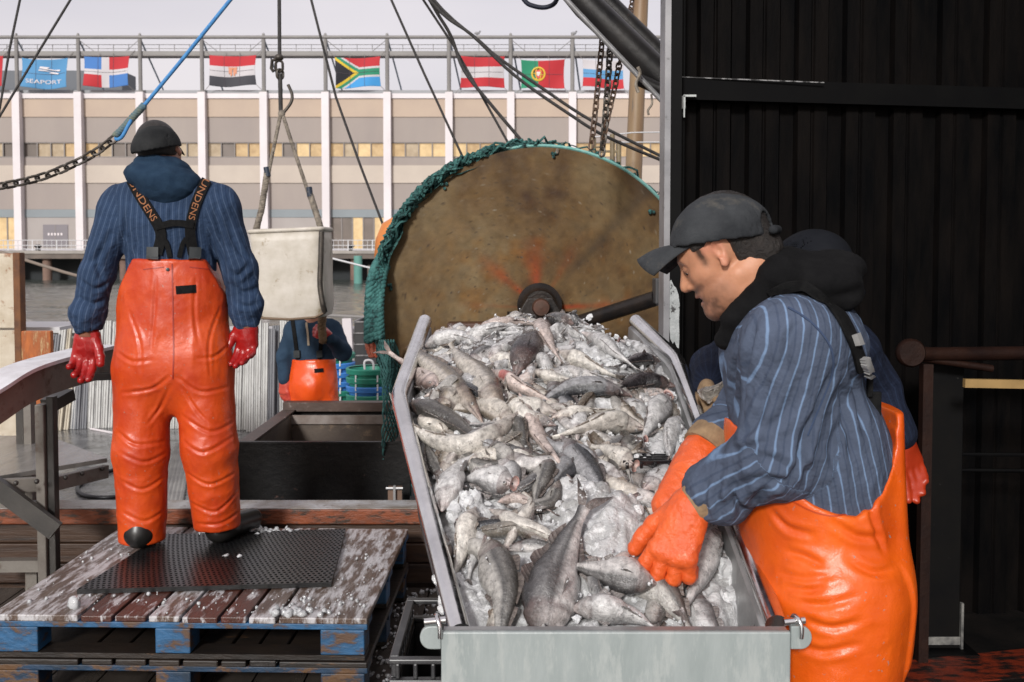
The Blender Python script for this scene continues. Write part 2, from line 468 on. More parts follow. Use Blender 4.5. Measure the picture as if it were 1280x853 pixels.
for s in (-1, 1):
    em.prism([c+Vector((s*.05, 0, .42)), c+Vector((s*.42, 0, .5)), c+Vector((s*.38, 0, -.2)), c+Vector((s*.26, 0, -.1)), c+Vector((s*.2, 0, -.42)), c+Vector((s*.06, 0, -.3))], (0, .02, 0))
em.sphere(c+Vector((0, 0, .35)), (.1, .03, .14), 6, 5)
em.build('emblem', mat('emblem_gold', (.55, .22, .12), None, .6), fe)
def sa(u, v):
    y = v-.5; ay = abs(y); U = u*1.5
    if U < .62*(1-ay/.42) and ay < .42: return (.015, .015, .02)
    if U < .80*(1-ay/.56)+.0 and ay < .5: 
        if U < .76*(1-ay/.5)+0.02: return (.60, .42, .03)
    g = .1+.0*U
    arm = max(0, 1-U*1.25)*.5
    d = abs(ay-arm) if U < .8 else ay
    if d < .11: return (.02, .22, .12)
    if d < .18: return WHT
    return RED if y < 0 else (.05, .28, .60)
flag(422, 478, 73, 110, sa, 'flag', 'flag with black triangle, yellow and green forked band between red and blue', tilt=-.1, seed=4)
flag(576, 631, 72, 110, lambda u, v: RED if (v < .32 or v > .68) else WHT, 'flag', 'red white red banded flag behind the crossing black ropes', tilt=.05, seed=5)
def pt(u, v): return (.02, .22, .12) if u < .4 else RED
fp, fat = flag(651, 705, 76, 111, pt, 'flag', 'green and red flag with a yellow ring crest', tilt=-.05, seed=6)
c = fat(.4, .5)+Vector((0, -.09, 0))
ring = MB().tube([c+Vector((.62*math.cos(a), 0, .62*math.sin(a))) for a in [2*pi*i/20 for i in range(20)]], .1, 5, closed=True)
ring.tube([c+Vector((.62*math.cos(a)*.4, 0, .62*math.sin(a))) for a in [2*pi*i/16 for i in range(16)]], .05, 5, closed=True)
ring.bar(c+Vector((-.6, 0, .1)), c+Vector((.6, 0, -.1)), .05, .05)
ring.build('crest_ring', mat('crest_yellow', (.62, .42, .04), None, .6), fp, 60)
MB().prism([c+Vector(p) for p in ((-.32, .02, .4), (.32, .02, .4), (.32, .02, -.1), (0, .02, -.45), (-.32, .02, -.1))], (0, .02, 0)).build('crest_shield', mat('crest_red', (.6, .06, .05), None, .6), fp)
MB().prism([c+Vector(p) for p in ((-.17, -.02, .22), (.17, -.02, .22), (.17, -.02, -.05), (0, -.02, -.22), (-.17, -.02, -.05))], (0, .02, 0)).build('crest_centre', m_white, fp)
flag(727, 778, 76, 111, lambda u, v: WHT if v < .34 else (LBL if v < .67 else RED), 'flag', 'white blue red banded flag behind the hanging chains', tilt=.15, seed=7)
fs, fat = flag(35, 92, 73.5, 111, lambda u, v: (.075, .235, .43), 'banner', 'blue banner with white wave logo and lettering', sag=.2, seed=8, cat='banner')
# its lettering, laid on the cloth
vv_, ff_ = text_mesh('SEAPORT', 1.0)
xs = [p.x for p in vv_]; wtx = max(xs)-min(xs)
def on_banner(p):
    u = .12 + (p.x-min(xs))/wtx*.76; v = .80 - p.y*.19 + .05*math.sin(pi*(u-.1))
    q = fat(min(.999, u), min(.999, v)); x0, x1 = bx(35), bx(92)
    return Vector((x0+(x1-x0)*u, q.y-.07, bz(73.5+37.5*v)-.1))
mesh_obj('lettering', [on_banner(p) for p in vv_], ff_, m_white, fs)
lg = MB()
def lp(u, v): return Vector((bx(35)+(bx(92)-bx(35))*u, fat(u, v).y-.09, bz(73.5+37.5*v)))
for a in ([(.40, .36), (.42, .30), (.62, .33), (.56, .37), (.72, .41), (.84, .40), (.83, .46), (.70, .45)], [(.38, .44), (.40, .40), (.52, .41), (.60, .46), (.82, .52), (.80, .56), (.60, .52), (.66, .49), (.54, .46)]):
    lg.prism([lp(u, v) for u, v in a], (0, .02, 0))
lg.build('wave_logo', m_white, fs)

# pier
PD = 92.0
pz = P(640, 313.5, PD).z
pier = empty('pier', (0, PD, WZ), 'concrete pier deck on dark piles in front of the terminal', 'pier')
m_conc = mat('pier_concrete', (.34, .31, .28), (.25, .23, .21), .85, scale=.4, c3=(.16, .14, .12), c3scale=1.2)
def wx(px): return (px-CX)/FPX*PD
MB().b2((XL, PD, pz-.28), (XR, BD+1, pz)).build('deck', m_conc, pier)
MB().b2((XL, PD+.1, pz-.75), (XR, PD+.6, pz-.281)).build('fascia', mat('pier_fascia', (.10, .085, .075), (.16, .13, .11), .9, scale=.6), pier)
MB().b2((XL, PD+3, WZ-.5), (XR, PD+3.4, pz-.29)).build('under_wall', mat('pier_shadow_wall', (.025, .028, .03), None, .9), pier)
m_pile = mat('pier_pile_brown', (.13, .08, .065), (.20, .13, .10), .9, scale=.7)
for i in range(30):
    px = 48+i*48.5-140-388
    MB().cyl((wx(px), PD+.9, WZ-.6), (wx(px), PD+.9, pz-.3), .42, 10).build('pile', m_pile, pier, 40)
rail = empty('pier_railing', (0, PD+.3, pz), 'white metal railing along the pier edge', 'railing')
m_rail = mat('railing_white', (.55, .55, .56), None, .5)
r_ = MB()
rz1 = P(640, 300.5, PD).z
for zz in (rz1, pz+.15, (rz1+pz)/2): r_.tube([(XL, PD+.3, zz), (XR, PD+.3, zz)], .035, 5)
r_.build('rail', m_rail, rail)
r_ = MB()
n_ = int((XR-XL)/.45)
for i in range(n_):
    x = XL+.45*i; t = .045 if i % 5 == 0 else .014
    r_.b2((x-t, PD+.28, pz), (x+t, PD+.32, rz1+.02))
r_.build('balusters', m_rail, rail)
for px in (43, 170, 437):
    o = MB().lathe([(.22, 0), (.2, .3), (.34, .38), (.34, .5), (.1, .58)], (wx(px), PD+.8, pz), n=12).build('bollard', m_dark, None, 40)
    tag(o, {43: 'small black bollard on the pier left of the striped back', 170: 'small black bollard on the pier behind the standing man', 437: 'small black bollard on the pier left of the net drum'}[px], 'bollard')
o = MB().cyl(((447.5-CX)/FPX*84, 84, WZ-.6), ((447.5-CX)/FPX*84, 84, P(640, 320, 84).z), .36, 10).build('mooring_pile', mat('pile_teal', (.08, .22, .19), (.12, .28, .24), .8, scale=.6), None, 40)
tag(o, 'teal mooring pile standing in the water left of the net drum', 'pile')
o = MB().cyl(((462-CX)/FPX*88, 88, WZ-.6), ((462-CX)/FPX*88, 88, P(640, 332, 88).z), .2, 8).build('mooring_pile', mat('pile_grey_brown', (.12, .10, .08), None, .8), None, 40)
tag(o, 'short dark mooring pile beside the teal one', 'pile')
# ================================================================== dock, boat and gear
def G(px, py, z=0.0):
    a = P(px, py, 1.0); o = Vector((0, 0, CAMH)); d = a-o
    return o + d*((z-CAMH)/d.z)
# ground
m_ground = mat('wet_dock_planks', (0.030, 0.024, 0.020), (0.075, 0.062, 0.052), 0.35, scale=5, stretch=(1, .35, 1), rvar=.2, bump=.5, bscale=14, c3=(.30, .30, .31), c3scale=26, c3pos=(.64, .74))
g = MB()
for i in range(-20, 34):
    g.b2((i*.185, -4, -.05), (i*.185+.178, 4.48, 0.0))
gr = g.build('ground', m_ground, None); tag(gr, kind='structure')
u_ = MB().b2((-30, -30, -.4), (40, 4.49, -.06)).build('dock_base', m_dark); tag(u_, kind='structure')

# ---- boat
m_deck = mat('wet_boat_deck', (.12, .12, .12), (.20, .20, .20), .16, scale=4, rvar=.12, bump=.35, bscale=14, c3=(.045, .042, .04), c3scale=5, c3pos=(.48, .60))
DZ = -0.45
boat = empty('fishing_boat', (-3, 8, DZ), 'fishing boat with wet grey deck moored along the dock edge', 'boat')
MB().b2((-9, 4.70, DZ-.15), (2.6, 11.6, DZ)).build('deck', m_deck, boat)
MB().b2((-9, 4.72, WZ-.4), (2.6, 11.5, DZ-.151)).build('hull', mat('hull_dark', (.03, .035, .04), None, .5), boat)
m_bul = mat('bulwark_grey', (.33, .33, .32), (.24, .23, .22), .6, scale=2, c3=(.16, .07, .03), c3scale=4, c3pos=(.62, .72))
zb = 1.55-100/1244*11.4
MB().b2((-9, 11.35, DZ), (2.6, 11.5, zb-.05)).build('bulwark', m_bul, boat)
MB().b2((-9, 11.25, zb-.049), (2.6, 11.6, zb)).build('bulwark_cap', mat('bulwark_cap_pale', (.50, .50, .50), (.40, .40, .40), .5, scale=4), boat)
MB().bar(P(436, 440, 11.2), P(434, 398, 11.2), .10, .10).build('stanchion', m_white, boat)
MB().tube([P(395, 394, 11.2), P(500, 399, 11.2)], .02, 6).build('rail_pipe', m_steel, boat)
# timber bulwark along the dock edge
kb = empty('timber_kerb', (-2, 4.58, 0), 'heavy timber kerb with orange painted edge between dock and boat', 'kerb')
m_or = mat('worn_orange_paint', (.22, .052, .014), (.13, .034, .012), .5, scale=8, stretch=(1, 1, 3), c3=(.035, .018, .010), c3scale=11, c3pos=(.50, .60), bump=.4)
m_pl = mat('dark_brown_plank', (.028, .013, .007), (.055, .026, .012), .55, scale=4, stretch=(.4, 1, 4), bump=.4, c3=(.015, .01, .008), c3scale=7, c3pos=(.55, .7))
MB().b2((-9, 4.50, .285), (-.05, 4.66, .355)).build('cap_board', m_or, kb, bevel=.006)
MB().b2((-8.99, 4.506, .3555), (-.06, 4.655, .359)).build('frost_sheet', mat('wet_frost_on_timber', (.42, .43, .44), (.20, .17, .14), .3, scale=9, c3=(.10, .06, .03), c3scale=14, c3pos=(.58, .66), bump=.4), kb)
for i in range(3):
    for j in range(4):
        MB().b2((-7.7+j*2.15, 4.53, .004+i*.094), (-7.7+j*2.15+(2.145 if j < 3 else 1.2), 4.60, .004+i*.094+.090)).build('plank', m_pl, kb, bevel=.006)
MB().b2((-9, 4.61, -.44), (-.05, 4.66, .28)).build('backing_board', m_pl, kb)
o = kb

# ---- black fish hold hopper on the boat
hx0, hx1 = P(297, 555, 5.5).x, P(512, 555, 5.5).x
hz = P(400, 555, 5.5).z; hy0, hy1 = 5.5, 6.68
m_blk = mat('chipped_black_paint', (.004, .004, .0045), (.008, .0075, .007), .45, spec=.3, scale=5, c3=(.10, .055, .045), c3scale=17, c3pos=(.63, .70), bump=.3)
m_rim = mat('rusty_brown_steel', (.045, .027, .02), (.08, .048, .036), .5, scale=6, c3=(.26, .23, .21), c3scale=12, c3pos=(.6, .72), bump=.3)
m_in = mat('rust_stained_inside', (.10, .075, .055), (.055, .038, .03), .55, scale=4, c3=(.28, .19, .12), c3scale=5, c3pos=(.58, .72), bump=.3)
hp = empty('hold_hopper', ((hx0+hx1)/2, (hy0+hy1)/2, DZ), 'black open steel hopper with rusty brown rim on the boat deck', 'hopper')
MB().b2((hx0, hy0, DZ), (hx1, hy0+.03, hz-.001)).b2((hx0, hy1-.03, DZ), (hx1, hy1, hz-.001)).b2((hx0, hy0+.03, DZ), (hx0+.03, hy1-.03, hz-.001)).b2((hx1-.03, hy0+.03, DZ), (hx1, hy1-.03, hz-.001)).build('outer_wall', m_blk, hp)
ins = .085
MB().b2((hx0-.005, hy0-.01, hz), (hx1+.005, hy0+.02, hz+.012)).build('front_lip', m_blk, hp)
MB().b2((hx0, hy1-ins, hz), (hx1, hy1, hz+.06)).b2((hx0, hy0+.021, hz), (hx0+ins, hy1-ins-.001, hz+.012)).b2((hx1-ins, hy0+.021, hz), (hx1, hy1-ins-.001, hz+.012)).build('rim', m_rim, hp)
MB().b2((hx0+ins, hy1-ins-.14, hz-.06), (hx1-ins, hy1-ins-.13, hz-.002)).build('inner_ledge', mat('worn_grey_ledge', (.25, .22, .20), (.14, .10, .08), .5, scale=8), hp)
MB().b2((hx0+ins, hy1-ins-.12, DZ+.3), (hx1-ins, hy1-ins-.10, hz-.06)).b2((hx0+ins-.02, hy0+.03, DZ+.3), (hx0+ins, hy1-ins-.12, hz-.004)).b2((hx1-ins, hy0+.03, DZ+.3), (hx1-ins+.02, hy1-ins-.12, hz-.004)).b2((hx0+ins, hy0+.03, DZ+.28), (hx1-ins, hy1-ins, DZ+.3)).build('inner_wall', m_in, hp)
lt = P(494, 617, 5.3)
MB().box(lt, (.075, .03, .075)).build('latch_plate', mat('latch_brown', (.16, .10, .07), None, .5), hp)
MB().box(lt+Vector((0, -.03, 0)), (.012, .02, .10)).tube([lt+Vector((-.045, -.03, .035)), lt+Vector((.045, -.03, .035))], .007, 6).build('latch_bar', mat('bright_galvanised', (.55, .55, .55), None, .35, .7), hp)

# ---- pen boards
m_pen = [mat('pen_board_white', (.50, .50, .48), (.36, .355, .34), .6, scale=14, stretch=(1, 1, .25), c3=(.20, .18, .16), c3scale=40, c3pos=(.58, .68)),
         mat('pen_board_yellowed', (.50, .44, .34), (.36, .32, .25), .6, scale=14, stretch=(1, 1, .25), c3=(.20, .17, .13), c3scale=40, c3pos=(.58, .68)),
         mat('pen_board_dark', (.10, .105, .12), (.16, .16, .17), .6, scale=10, stretch=(1, 1, .25))]
rr = random.Random(11)
def pen_board(px, pyb, pyt, d, lean, mi, wpx=9.5, label='', name='pen_board'):
    b = P(px, pyb, d); b.z = DZ
    t = P(px+lean, pyt, d+.25)
    W = wpx/1244*d
    m = MB()
    ax = (t-b).normalized()
    sd = Vector((0, 1, 0)).cross(ax).normalized(); nn = ax.cross(sd)
    L = (t-b).length
    # ribbed board: corrugated section
    prof = []
    nr = 3
    for i in range(nr):
        x0 = -W/2 + W*i/nr; x1 = x0+W/nr
        prof += [(x0+.001, .0), (x0+.004, -.011), (x1-.004, -.011), (x1-.001, .0)]
    poly = [b+sd*x+nn*(y) for x, y in prof] + [b+sd*W/2+nn*.02, b-sd*W/2+nn*.02]
    m.prism(poly, ax*L)
    o = m.build(name, m_pen[mi])
    tag(o, label, 'board', 'ribbed pen boards stacked upright on the boat deck')
la = 'ribbed pale pen board leaning in the row left of the red overalls'
for i in range(6): pen_board(48+i*8.2+rr.uniform(-1, 1), 540, 392+rr.uniform(-3, 40) if i > 3 else 425-i*7, 10.7+.04*i, 14+rr.uniform(-2, 2), [0, 2, 0, 1, 1, 0][i], label='ribbed pen board leaning beside the rusty casing at far left')
for i in range(9): pen_board(94+i*9.0+rr.uniform(-.6, .6), 538, 398+rr.uniform(-6, 14), 10.9+.02*i, 6+rr.uniform(-2, 2), [2, 2, 0, 0, 0, 0, 0, 0, 1][i], label=la)
for i in range(5): pen_board(205+i*9.2+rr.uniform(-.6, .6), 538, 402+rr.uniform(-6, 14), 10.9+.02*i, 4, 0, label='ribbed pale pen board seen between and behind the red overall legs')
for i in range(4): pen_board(278+i*9.3+rr.uniform(-.6, .6), 538, 403+rr.uniform(-4, 10), 10.8+.02*i, 3, [0, 2, 0, 0][i], label='ribbed pale pen board just right of the standing man\'s red glove')
for i in range(4): pen_board(312+i*8.6, 538, 404+rr.uniform(-4, 8), 10.75+.02*i, 2, [0, 0, 0, 2][i], 9.2, label='ribbed pale pen board left of the far worker in orange bib')
for i in range(3): pen_board(344+i*9.3, 538, 402+rr.uniform(-4, 8), 10.9, 1, [2, 0, 0][i], 9.2, label='ribbed pen board directly behind the far worker')
# poles on deck
m_pole = mat('grey_pole', (.30, .29, .27), (.20, .19, .18), .4, .3, scale=6)
for i in range(5):
    a = G(203+i*5.5, 632, DZ+.03+.0*i); b = G(222+i*4.2, 556, DZ+.03)
    o = MB().tube([a, b], .022, 8).build('deck_pole', m_pole, None, 40)
    tag(o, 'grey metal pole lying on deck behind the standing man\'s legs', 'pole', 'poles lying side by side on the boat deck')
for i in range(4):
    a = P(298, 542-i*9, 6.9+.05*i); b = P(318, 512-i*2, 8.2); a.z = max(a.z, DZ+.03)
# hose loop on deck
hs = [G(px, py, DZ+.015) for px, py in ((175, 586), (140, 588), (112, 598), (97, 609), (105, 619), (130, 622), (160, 619), (190, 612))]
o = MB().tube(catmull(hs, 6), .016, 8).build('deck_hose', mat('black_rubber', (.015, .015, .017), None, .45), None, 60)
tag(o, 'black hose looped on the wet boat deck left of the red overalls', 'hose')
sp_ = [G(px, py, DZ+.012) for px, py in ((113, 536), (140, 541), (170, 546))]
o = MB().tube(sp_, .012, 6).build('deck_pole', m_white, None, 60); tag(o, 'thin white rod on deck at the foot of the pen boards', 'rod')

# ---- rusty casing at far left
m_rw = mat('rust_streaked_white', (.56, .50, .40), (.44, .37, .27), .5, scale=7, c3=(.22, .08, .02), c3scale=6, c3pos=(.56, .63), bump=.3)
m_rust = mat('orange_rust', (.44, .12, .02), (.20, .05, .012), .6, scale=9, stretch=(3, 1, .6), c3=(.46, .30, .14), c3scale=9, c3pos=(.54, .62), bump=.3)
m_rdk = mat('dark_rust', (.09, .035, .015), (.18, .07, .02), .7, scale=9, bump=.4)
cs = empty('rusty_casing', P(0, 480, 7.1), 'rust streaked white steel casing cut off by the left edge', 'casing')
a, b = P(-140, 411, 7), P(20, 317, 7)
MB().b2((a.x, 7.0, a.z), (b.x, 7.06, b.z)).build('upper_panel', m_rw, cs, bevel=.01)
a, b = P(-140, 560, 7), P(19, 413, 7)
MB().b2((a.x, 7.03, DZ), (b.x, 7.09, b.z)).build('lower_panel', m_rw, cs, bevel=.01)
a, b = P(20.2, 465, 7), P(26, 316, 7)
MB().b2((a.x, 6.98, a.z), (b.x, 7.06, b.z)).build('corner_angle', m_rdk, cs, bevel=.006)
a, b = P(27, 470, 6.97), P(63, 414, 6.97)
MB().b2((a.x, 6.97, DZ), (b.x, 7.02, b.z)).build('side_plate', m_rust, cs, bevel=.008)
a, b = P(-20, 413, 7.3), P(76, 409, 7.3)
MB().b2((a.x, 7.28, a.z), (b.x, 7.85, b.z)).build('cap_strip', m_rail, cs)
o = MB().sphere(G(8, 478, .35)+Vector((0, 0, .0)), (.22, .1, .12), 14, 10).build('bundle', mat('pinkish_plastic', (.62, .52, .52), (.5, .42, .42), .5, scale=8), None, 180)
o.location.y += .0
tag(o, 'pinkish white plastic bundle at the left edge behind the metal stand', 'bundle')

# ---- metal stand at left
m_st = mat('weathered_steel', (.125, .11, .095), (.18, .165, .145), .5, .2, scale=6, c3=(.08, .05, .035), c3scale=11, c3pos=(.56, .68), bump=.25)
m_fr = mat('frosted_steel', (.66, .66, .69), (.55, .54, .56), .5, scale=14, c3=(.24, .22, .21), c3scale=40, c3pos=(.62, .7), bump=.3)
m_std = mat('dark_wet_steel', (.03, .028, .026), (.05, .045, .04), .4, .3, scale=7, bump=.2)
sd_ = empty('metal_stand', G(60, 722, .0), 'weathered steel loading stand with frosted curved top beam', 'stand')
bp = [P(-60, 545, 3.55), P(-2, 512, 3.72), P(38, 486, 3.92), P(80, 470, 4.15), P(145, 452, 4.5)]
bp = catmull(bp, 5)
face = MB(); top = MB()
hh = .060
rows = []
for i, p in enumerate(bp):
    rows.append([p+Vector((0, 0, hh)), p+Vector((0, 0, -hh)), p+Vector((-.05, .02, -hh)), p+Vector((-.05, .02, hh))])
vv = [q for r in rows for q in r]; ff = []
for i in range(len(bp)-1):
    for k in range(4): ff.append((i*4+k, i*4+(k+1) % 4, i*4+4+(k+1) % 4, i*4+4+k))
ff += [(0, 3, 2, 1)]
mesh_obj('beam', vv, ff, m_st, sd_)
vv = []; ff = []
for i, p in enumerate(bp):
    vv += [p+Vector((0.012, -.004, hh+.001)), p+Vector((-.135, .03, hh+.001)), p+Vector((-.135, .03, hh+.016)), p+Vector((.012, -.004, hh+.016))]
for i in range(len(bp)-1):
    for k in range(4): ff.append((i*4+k, i*4+(k+1) % 4, i*4+4+(k+1) % 4, i*4+4+k))
n4 = (len(bp)-1)*4
ff += [(0, 3, 2, 1), (n4, n4+1, n4+2, n4+3)]
mesh_obj('top_flange', vv, ff, m_fr, sd_)
e = bp[-1]
MB().box(e+Vector((-.055, -.012, -.01)), (.09, .02, .095)).build('end_bracket', m_std, sd_)
MB().bar(P(108, 471, 4.3), P(147, 470, 4.45), .09, .03).build('end_shelf', m_std, sd_)
pb = P(61, 720, 4.15); pt_ = P(58, 505, 4.15)
MB().b2((pb.x-.033, 4.12, 0), (pb.x+.005, 4.20, pt_.z)).build('post', m_st, sd_, bevel=.004)
MB().b2((pb.x+.006, 4.14, 0), (pb.x+.036, 4.185, pt_.z+.03)).build('post_flange', m_std, sd_, bevel=.003)
for px, mm in ((29, m_std), (38.5, m_st)):
    q = P(px, 572, 4.9); q2 = P(px, 500, 4.9)
    MB().b2((q.x-.018, 4.87, .0), (q.x+.018, 4.93, q2.z)).build('rear_post', mm, sd_)
MB().bar(P(60, 507, 4.18), P(85, 493, 4.3), .07, .05).build('bracket', m_std, sd_)
# platform
zp = P(20, 598, 4.15).z
A_ = Vector((P(-90, 600, 4.0).x, 3.98, zp)); B_ = P(134, 580, 4.55); B_.z = zp
A2 = P(-60, 560, 5.1); A2.z = zp; B2 = P(60, 560, 5.1); B2.z = zp
MB().prism([A_, B_, B2, A2], (0, 0, -.02)).build('platform', mat('wet_platform_planks', (.12, .11, .10), (.20, .19, .18), .18, scale=4, stretch=(3, .6, 1), bump=.2), sd_)
A3 = P(-60, 607, 4.02); C3 = P(70, 601, 4.2); B3 = P(134, 586, 4.52)
for u, v in ((A3, C3), (C3, B3)):
    MB().bar(u+Vector((0, -.01, -.01)), v+Vector((0, -.01, -.01)), .03, .06).build('edge_board', m_st, sd_, bevel=.004)
for px, py, d in ((20, 604, 4.02), (46, 602, 4.09), (82, 597, 4.2), (103, 592, 4.33), (128, 586, 4.47)):
    q = P(px, py, d-.02); MB().sphere(q, .011, 8, 6).build('bolt', m_std, sd_, 60)
MB().bar(P(-30, 590, 4.06), P(70, 664, 4.08), .03, .075).build('brace', m_std, sd_)
MB().bar(P(-40, 707, 4.25), P(53, 706, 4.25), .05, .05).build('lower_rail', m_st, sd_)
q = P(40, 722, 4.3); MB().b2((q.x-.03, 4.3, 0), (q.x+.02, 4.34, P(40, 712, 4.3).z)).build('short_leg', m_st, sd_)

# ---- white tub hanging from the hoist
dt = 6.2
m_tub = mat('stained_white_tub', (.56, .52, .46), (.44, .40, .33), .5, scale=8, c3=(.26, .20, .12), c3scale=9, c3pos=(.58, .68), bump=.15)
tl, tr, bl, br = P(309, 290, dt), P(402, 286, dt), P(317, 398, dt), P(406, 397, dt)
tub = empty('white_tub', (bl+br)/2, 'stained white square tub hanging from the hoist rope', 'tub')
n = 7
vv = []; ff = []
dep = .40
levels = 9
ring_n = 32
for L in range(levels):
    f = L/(levels-1)
    l_ = bl.lerp(tl, f); r_2 = br.lerp(tr, f); c = (l_+r_2)/2; hw = (r_2-l_).length/2; ax = (r_2-l_).normalized()
    if L == 0: hw *= .93
    for k in range(ring_n):
        a = 2*pi*k/ring_n; ca, sa = math.cos(a), math.sin(a)
        e_ = .24
        sx = math.copysign(abs(ca)**e_, ca); sy = math.copysign(abs(sa)**e_, sa)
        w = 1+.012*math.sin(9*f+3*a)
        vv.append(c+ax*sx*hw*w+Vector((0, sy*dep/2*w*(.93 if L == 0 else 1)+dep/2, 0))+Vector((0, 0, -.012*(1-abs(sx))*(1 if L == 0 else 0))))
for L in range(levels-1):
    for k in range(ring_n):
        l2 = (k+1) % ring_n; ff.append((L*ring_n+k, L*ring_n+l2, (L+1)*ring_n+l2, (L+1)*ring_n+k))
ff.append(tuple(range(ring_n))[::-1])
ob = mesh_obj('tub_wall', vv, ff, m_tub, tub, 50)
s = ob.modifiers.new('thickness', 'SOLIDIFY'); s.thickness = .02
rim = [vv[(levels-1)*ring_n+k] for k in range(ring_n)]
MB().tube(rim, .014, 8, closed=True).build('rim', m_tub, tub, 60)
MB().tube([bl+Vector((.02, .02, .02)), bl+Vector((.06, .0, .0)), (bl+br)/2+Vector((0, -.005, -.01)), br+Vector((-.06, 0, 0)), br+Vector((0, .02, .03))], .009, 6).build('stain_seam', mat('brown_stain', (.16, .11, .07), None, .8), tub, 60)
# hoist
m_rope = mat('dark_rope', (.022, .02, .02), (.045, .042, .04), .8, scale=60)
m_hemp = mat('laid_grey_rope', (.30, .26, .21), (.10, .085, .07), .85, scale=40)
m_brope = mat('bright_blue_rope', (.035, .17, .42), (.06, .25, .52), .7, scale=60)
m_iron = mat('dark_chain_iron', (.05, .045, .04), (.10, .085, .07), .5, .5, scale=30)
m_rchain = mat('rusty_chain_iron', (.13, .075, .045), (.07, .05, .04), .6, .3, scale=20)
hk = empty('hoist_rope', P(350, 140, 6.3), 'dark hoist rope with hook and two laid rope legs holding the white tub', 'rope')
H = 6.35
MB().tube([P(348, -160, H), P(349.5, 72, H)], .012, 8).tube([P(350, 92, H), P(351, 140, H)], .014, 8).build('hoist_line', m_rope, hk, 60)
k0 = P(349, 76, H)
hb = MB().sphere(k0+Vector((0, 0, .02)), (.03, .03, .022), 10, 8)
hb.tube([k0+Vector((-.01, 0, .01)), k0+Vector((-.045, 0, -.0)), k0+Vector((-.05, 0, -.05)), k0+Vector((-.035, 0, -.07))], .011, 6)
hb.link(k0+Vector((0.0, 0, -.035)), (0, 0, 1), (1, 0, 0), .07, .045, .009, 6).link(k0+Vector((.004, 0, -.085)), (0, 0, 1), (0.7, .7, 0), .06, .045, .009, 6)
hb.build('swivel_hook', m_iron, hk, 60)
MB().tube(catmull([P(360, 106, H), P(365, 118, H), P(364, 128, H), P(357, 138, H), P(352, 143, H)], 5), [.010]*20+[.014], 7).build('hook', m_iron, hk, 60)
MB().sphere(P(352, 142, H), (.024, .022, .026), 10, 8).build('knot', m_hemp, hk, 180)
sr = MB(); strands(sr, [P(351, 142, H), P(338, 205, H), P(329, 255, H), P(322, 289, H)], .0125, 3, 34); sr.build('rope_leg', m_hemp, hk, 60)
sr = MB(); strands(sr, [P(353, 142, H), P(370, 195, H), P(385, 240, H), P(395, 270, H), P(402, 292, H)], .0125, 3, 36); sr.build('rope_leg', m_hemp, hk, 60)
sr = MB(); strands(sr, [P(334, 215, H), P(327, 262, H), P(319, 291, H)], .021, 3, 8, 6); sr.build('splice', m_hemp, hk, 60)
sr = MB(); strands(sr, [P(386, 238, H), P(397, 272, H), P(403, 292, H)], .021, 3, 8, 6); sr.build('splice', m_hemp, hk, 60)
sr = MB(); strands(sr, catmull([P(402, 290, 6.14), P(401, 325, 6.1), P(400, 355, 6.1), P(403, 378, 6.1), P(406, 390, 6.14)], 4), .018, 3, 14, 6); sr.build('hanging_tail', m_iron, hk, 60)
for a in (P(334, 215, H), P(387, 240, H)):
    MB().tube([a+Vector((-.004, -.002, .03)), a+Vector((.004, -.002, -.03))], .02, 8).build('tape_wrap', mat('blue_black_tape', (.02, .03, .05), None, .5), hk, 60)

# ---- loose ropes and cables
def rope(pts, r, m, label, cat='rope', name='rope', n=7, d=6.0, cm=0):
    pp = [P(p[0], p[1], p[2] if len(p) > 2 else d) for p in pts]
    if cm: pp = catmull(pp, cm)
    return tag(MB().tube(pp, r, n).build(name, m, None, 60), label, cat)
rope([(50, -134), (25, 0), (12, 62), (0, 134), (-30, 285)], .008, m_rope, 'thin steep black line at the far left crossing the plain red flag', d=6.5)
rope([(180, -150), (88, 0), (44, 72), (0, 145), (-60, 240)], .008, m_rope, 'thin black line slanting down in front of the blue lettered banner', d=6.5)
rope([(352, -157), (389, 0), (420, 122), (450, 206), (482, 290)], .009, m_rope, 'thin black line falling between the hoist rope and the net drum', d=7.0)
rope([(420, -155), (489, 0), (530, 92), (578, 196)], .009, m_rope, 'thin black line slanting to the top of the net drum, leftmost there', d=7.0)
rope([(470, -150), (529, 0), (566, 56), (600, 116), (638, 184)], .009, m_rope, 'thin black line crossing the red and white striped flag, left of two', d=7.0)
rope([(460, -140), (537, 0), (563, 44), (580, 88), (613, 130), (657, 182)], .012, m_rope, 'thicker black line bending down past the red and white striped flag', d=6.9, cm=5)
rope([(430, -150), (537, 0), (590, 44), (644, 95), (712, 143), (760, 172), (850, 210)], .011, m_rope, 'black cable sagging across to the dark shed corner, lower of the pair', 'cable', 'cable', d=6.6, cm=5)
rope([(428, -160), (537, -6), (600, 52), (624, 73), (680, 112), (743, 153), (850, 207)], .011, m_rope, 'black cable running straight to the dark shed corner, upper of the pair', 'cable', 'cable', d=6.7, cm=5)
rope([(640, -30), (655, 0), (668, 8), (684, 9), (696, 0), (700, -30)], .012, mat('navy_hose', (.015, .02, .04), None, .5), 'dark blue hose loop hanging in at the top edge', 'hose', 'hose', d=5.0, cm=5)
rope([(-20, 310), (0, 315), (40, 328), (100, 346), (140, 352)], .014, mat('brown_wire_rope', (.20, .16, .13), None, .7), 'brownish mooring line sloping over the water at left', d=8.5, cm=3)
rope([(370, 316), (410, 322), (470, 337), (520, 350)], .014, m_rail, 'pale mooring line over the water left of the net drum', d=14)
rope([(740, 172), (790, 166), (850, 165)], .005, m_rail, 'thin pale wire behind the mast, upper of two', 'wire', 'wire', d=7.5)
rope([(770, 178), (850, 178)], .005, m_rail, 'thin pale wire behind the mast, lower of two', 'wire', 'wire', d=7.5)
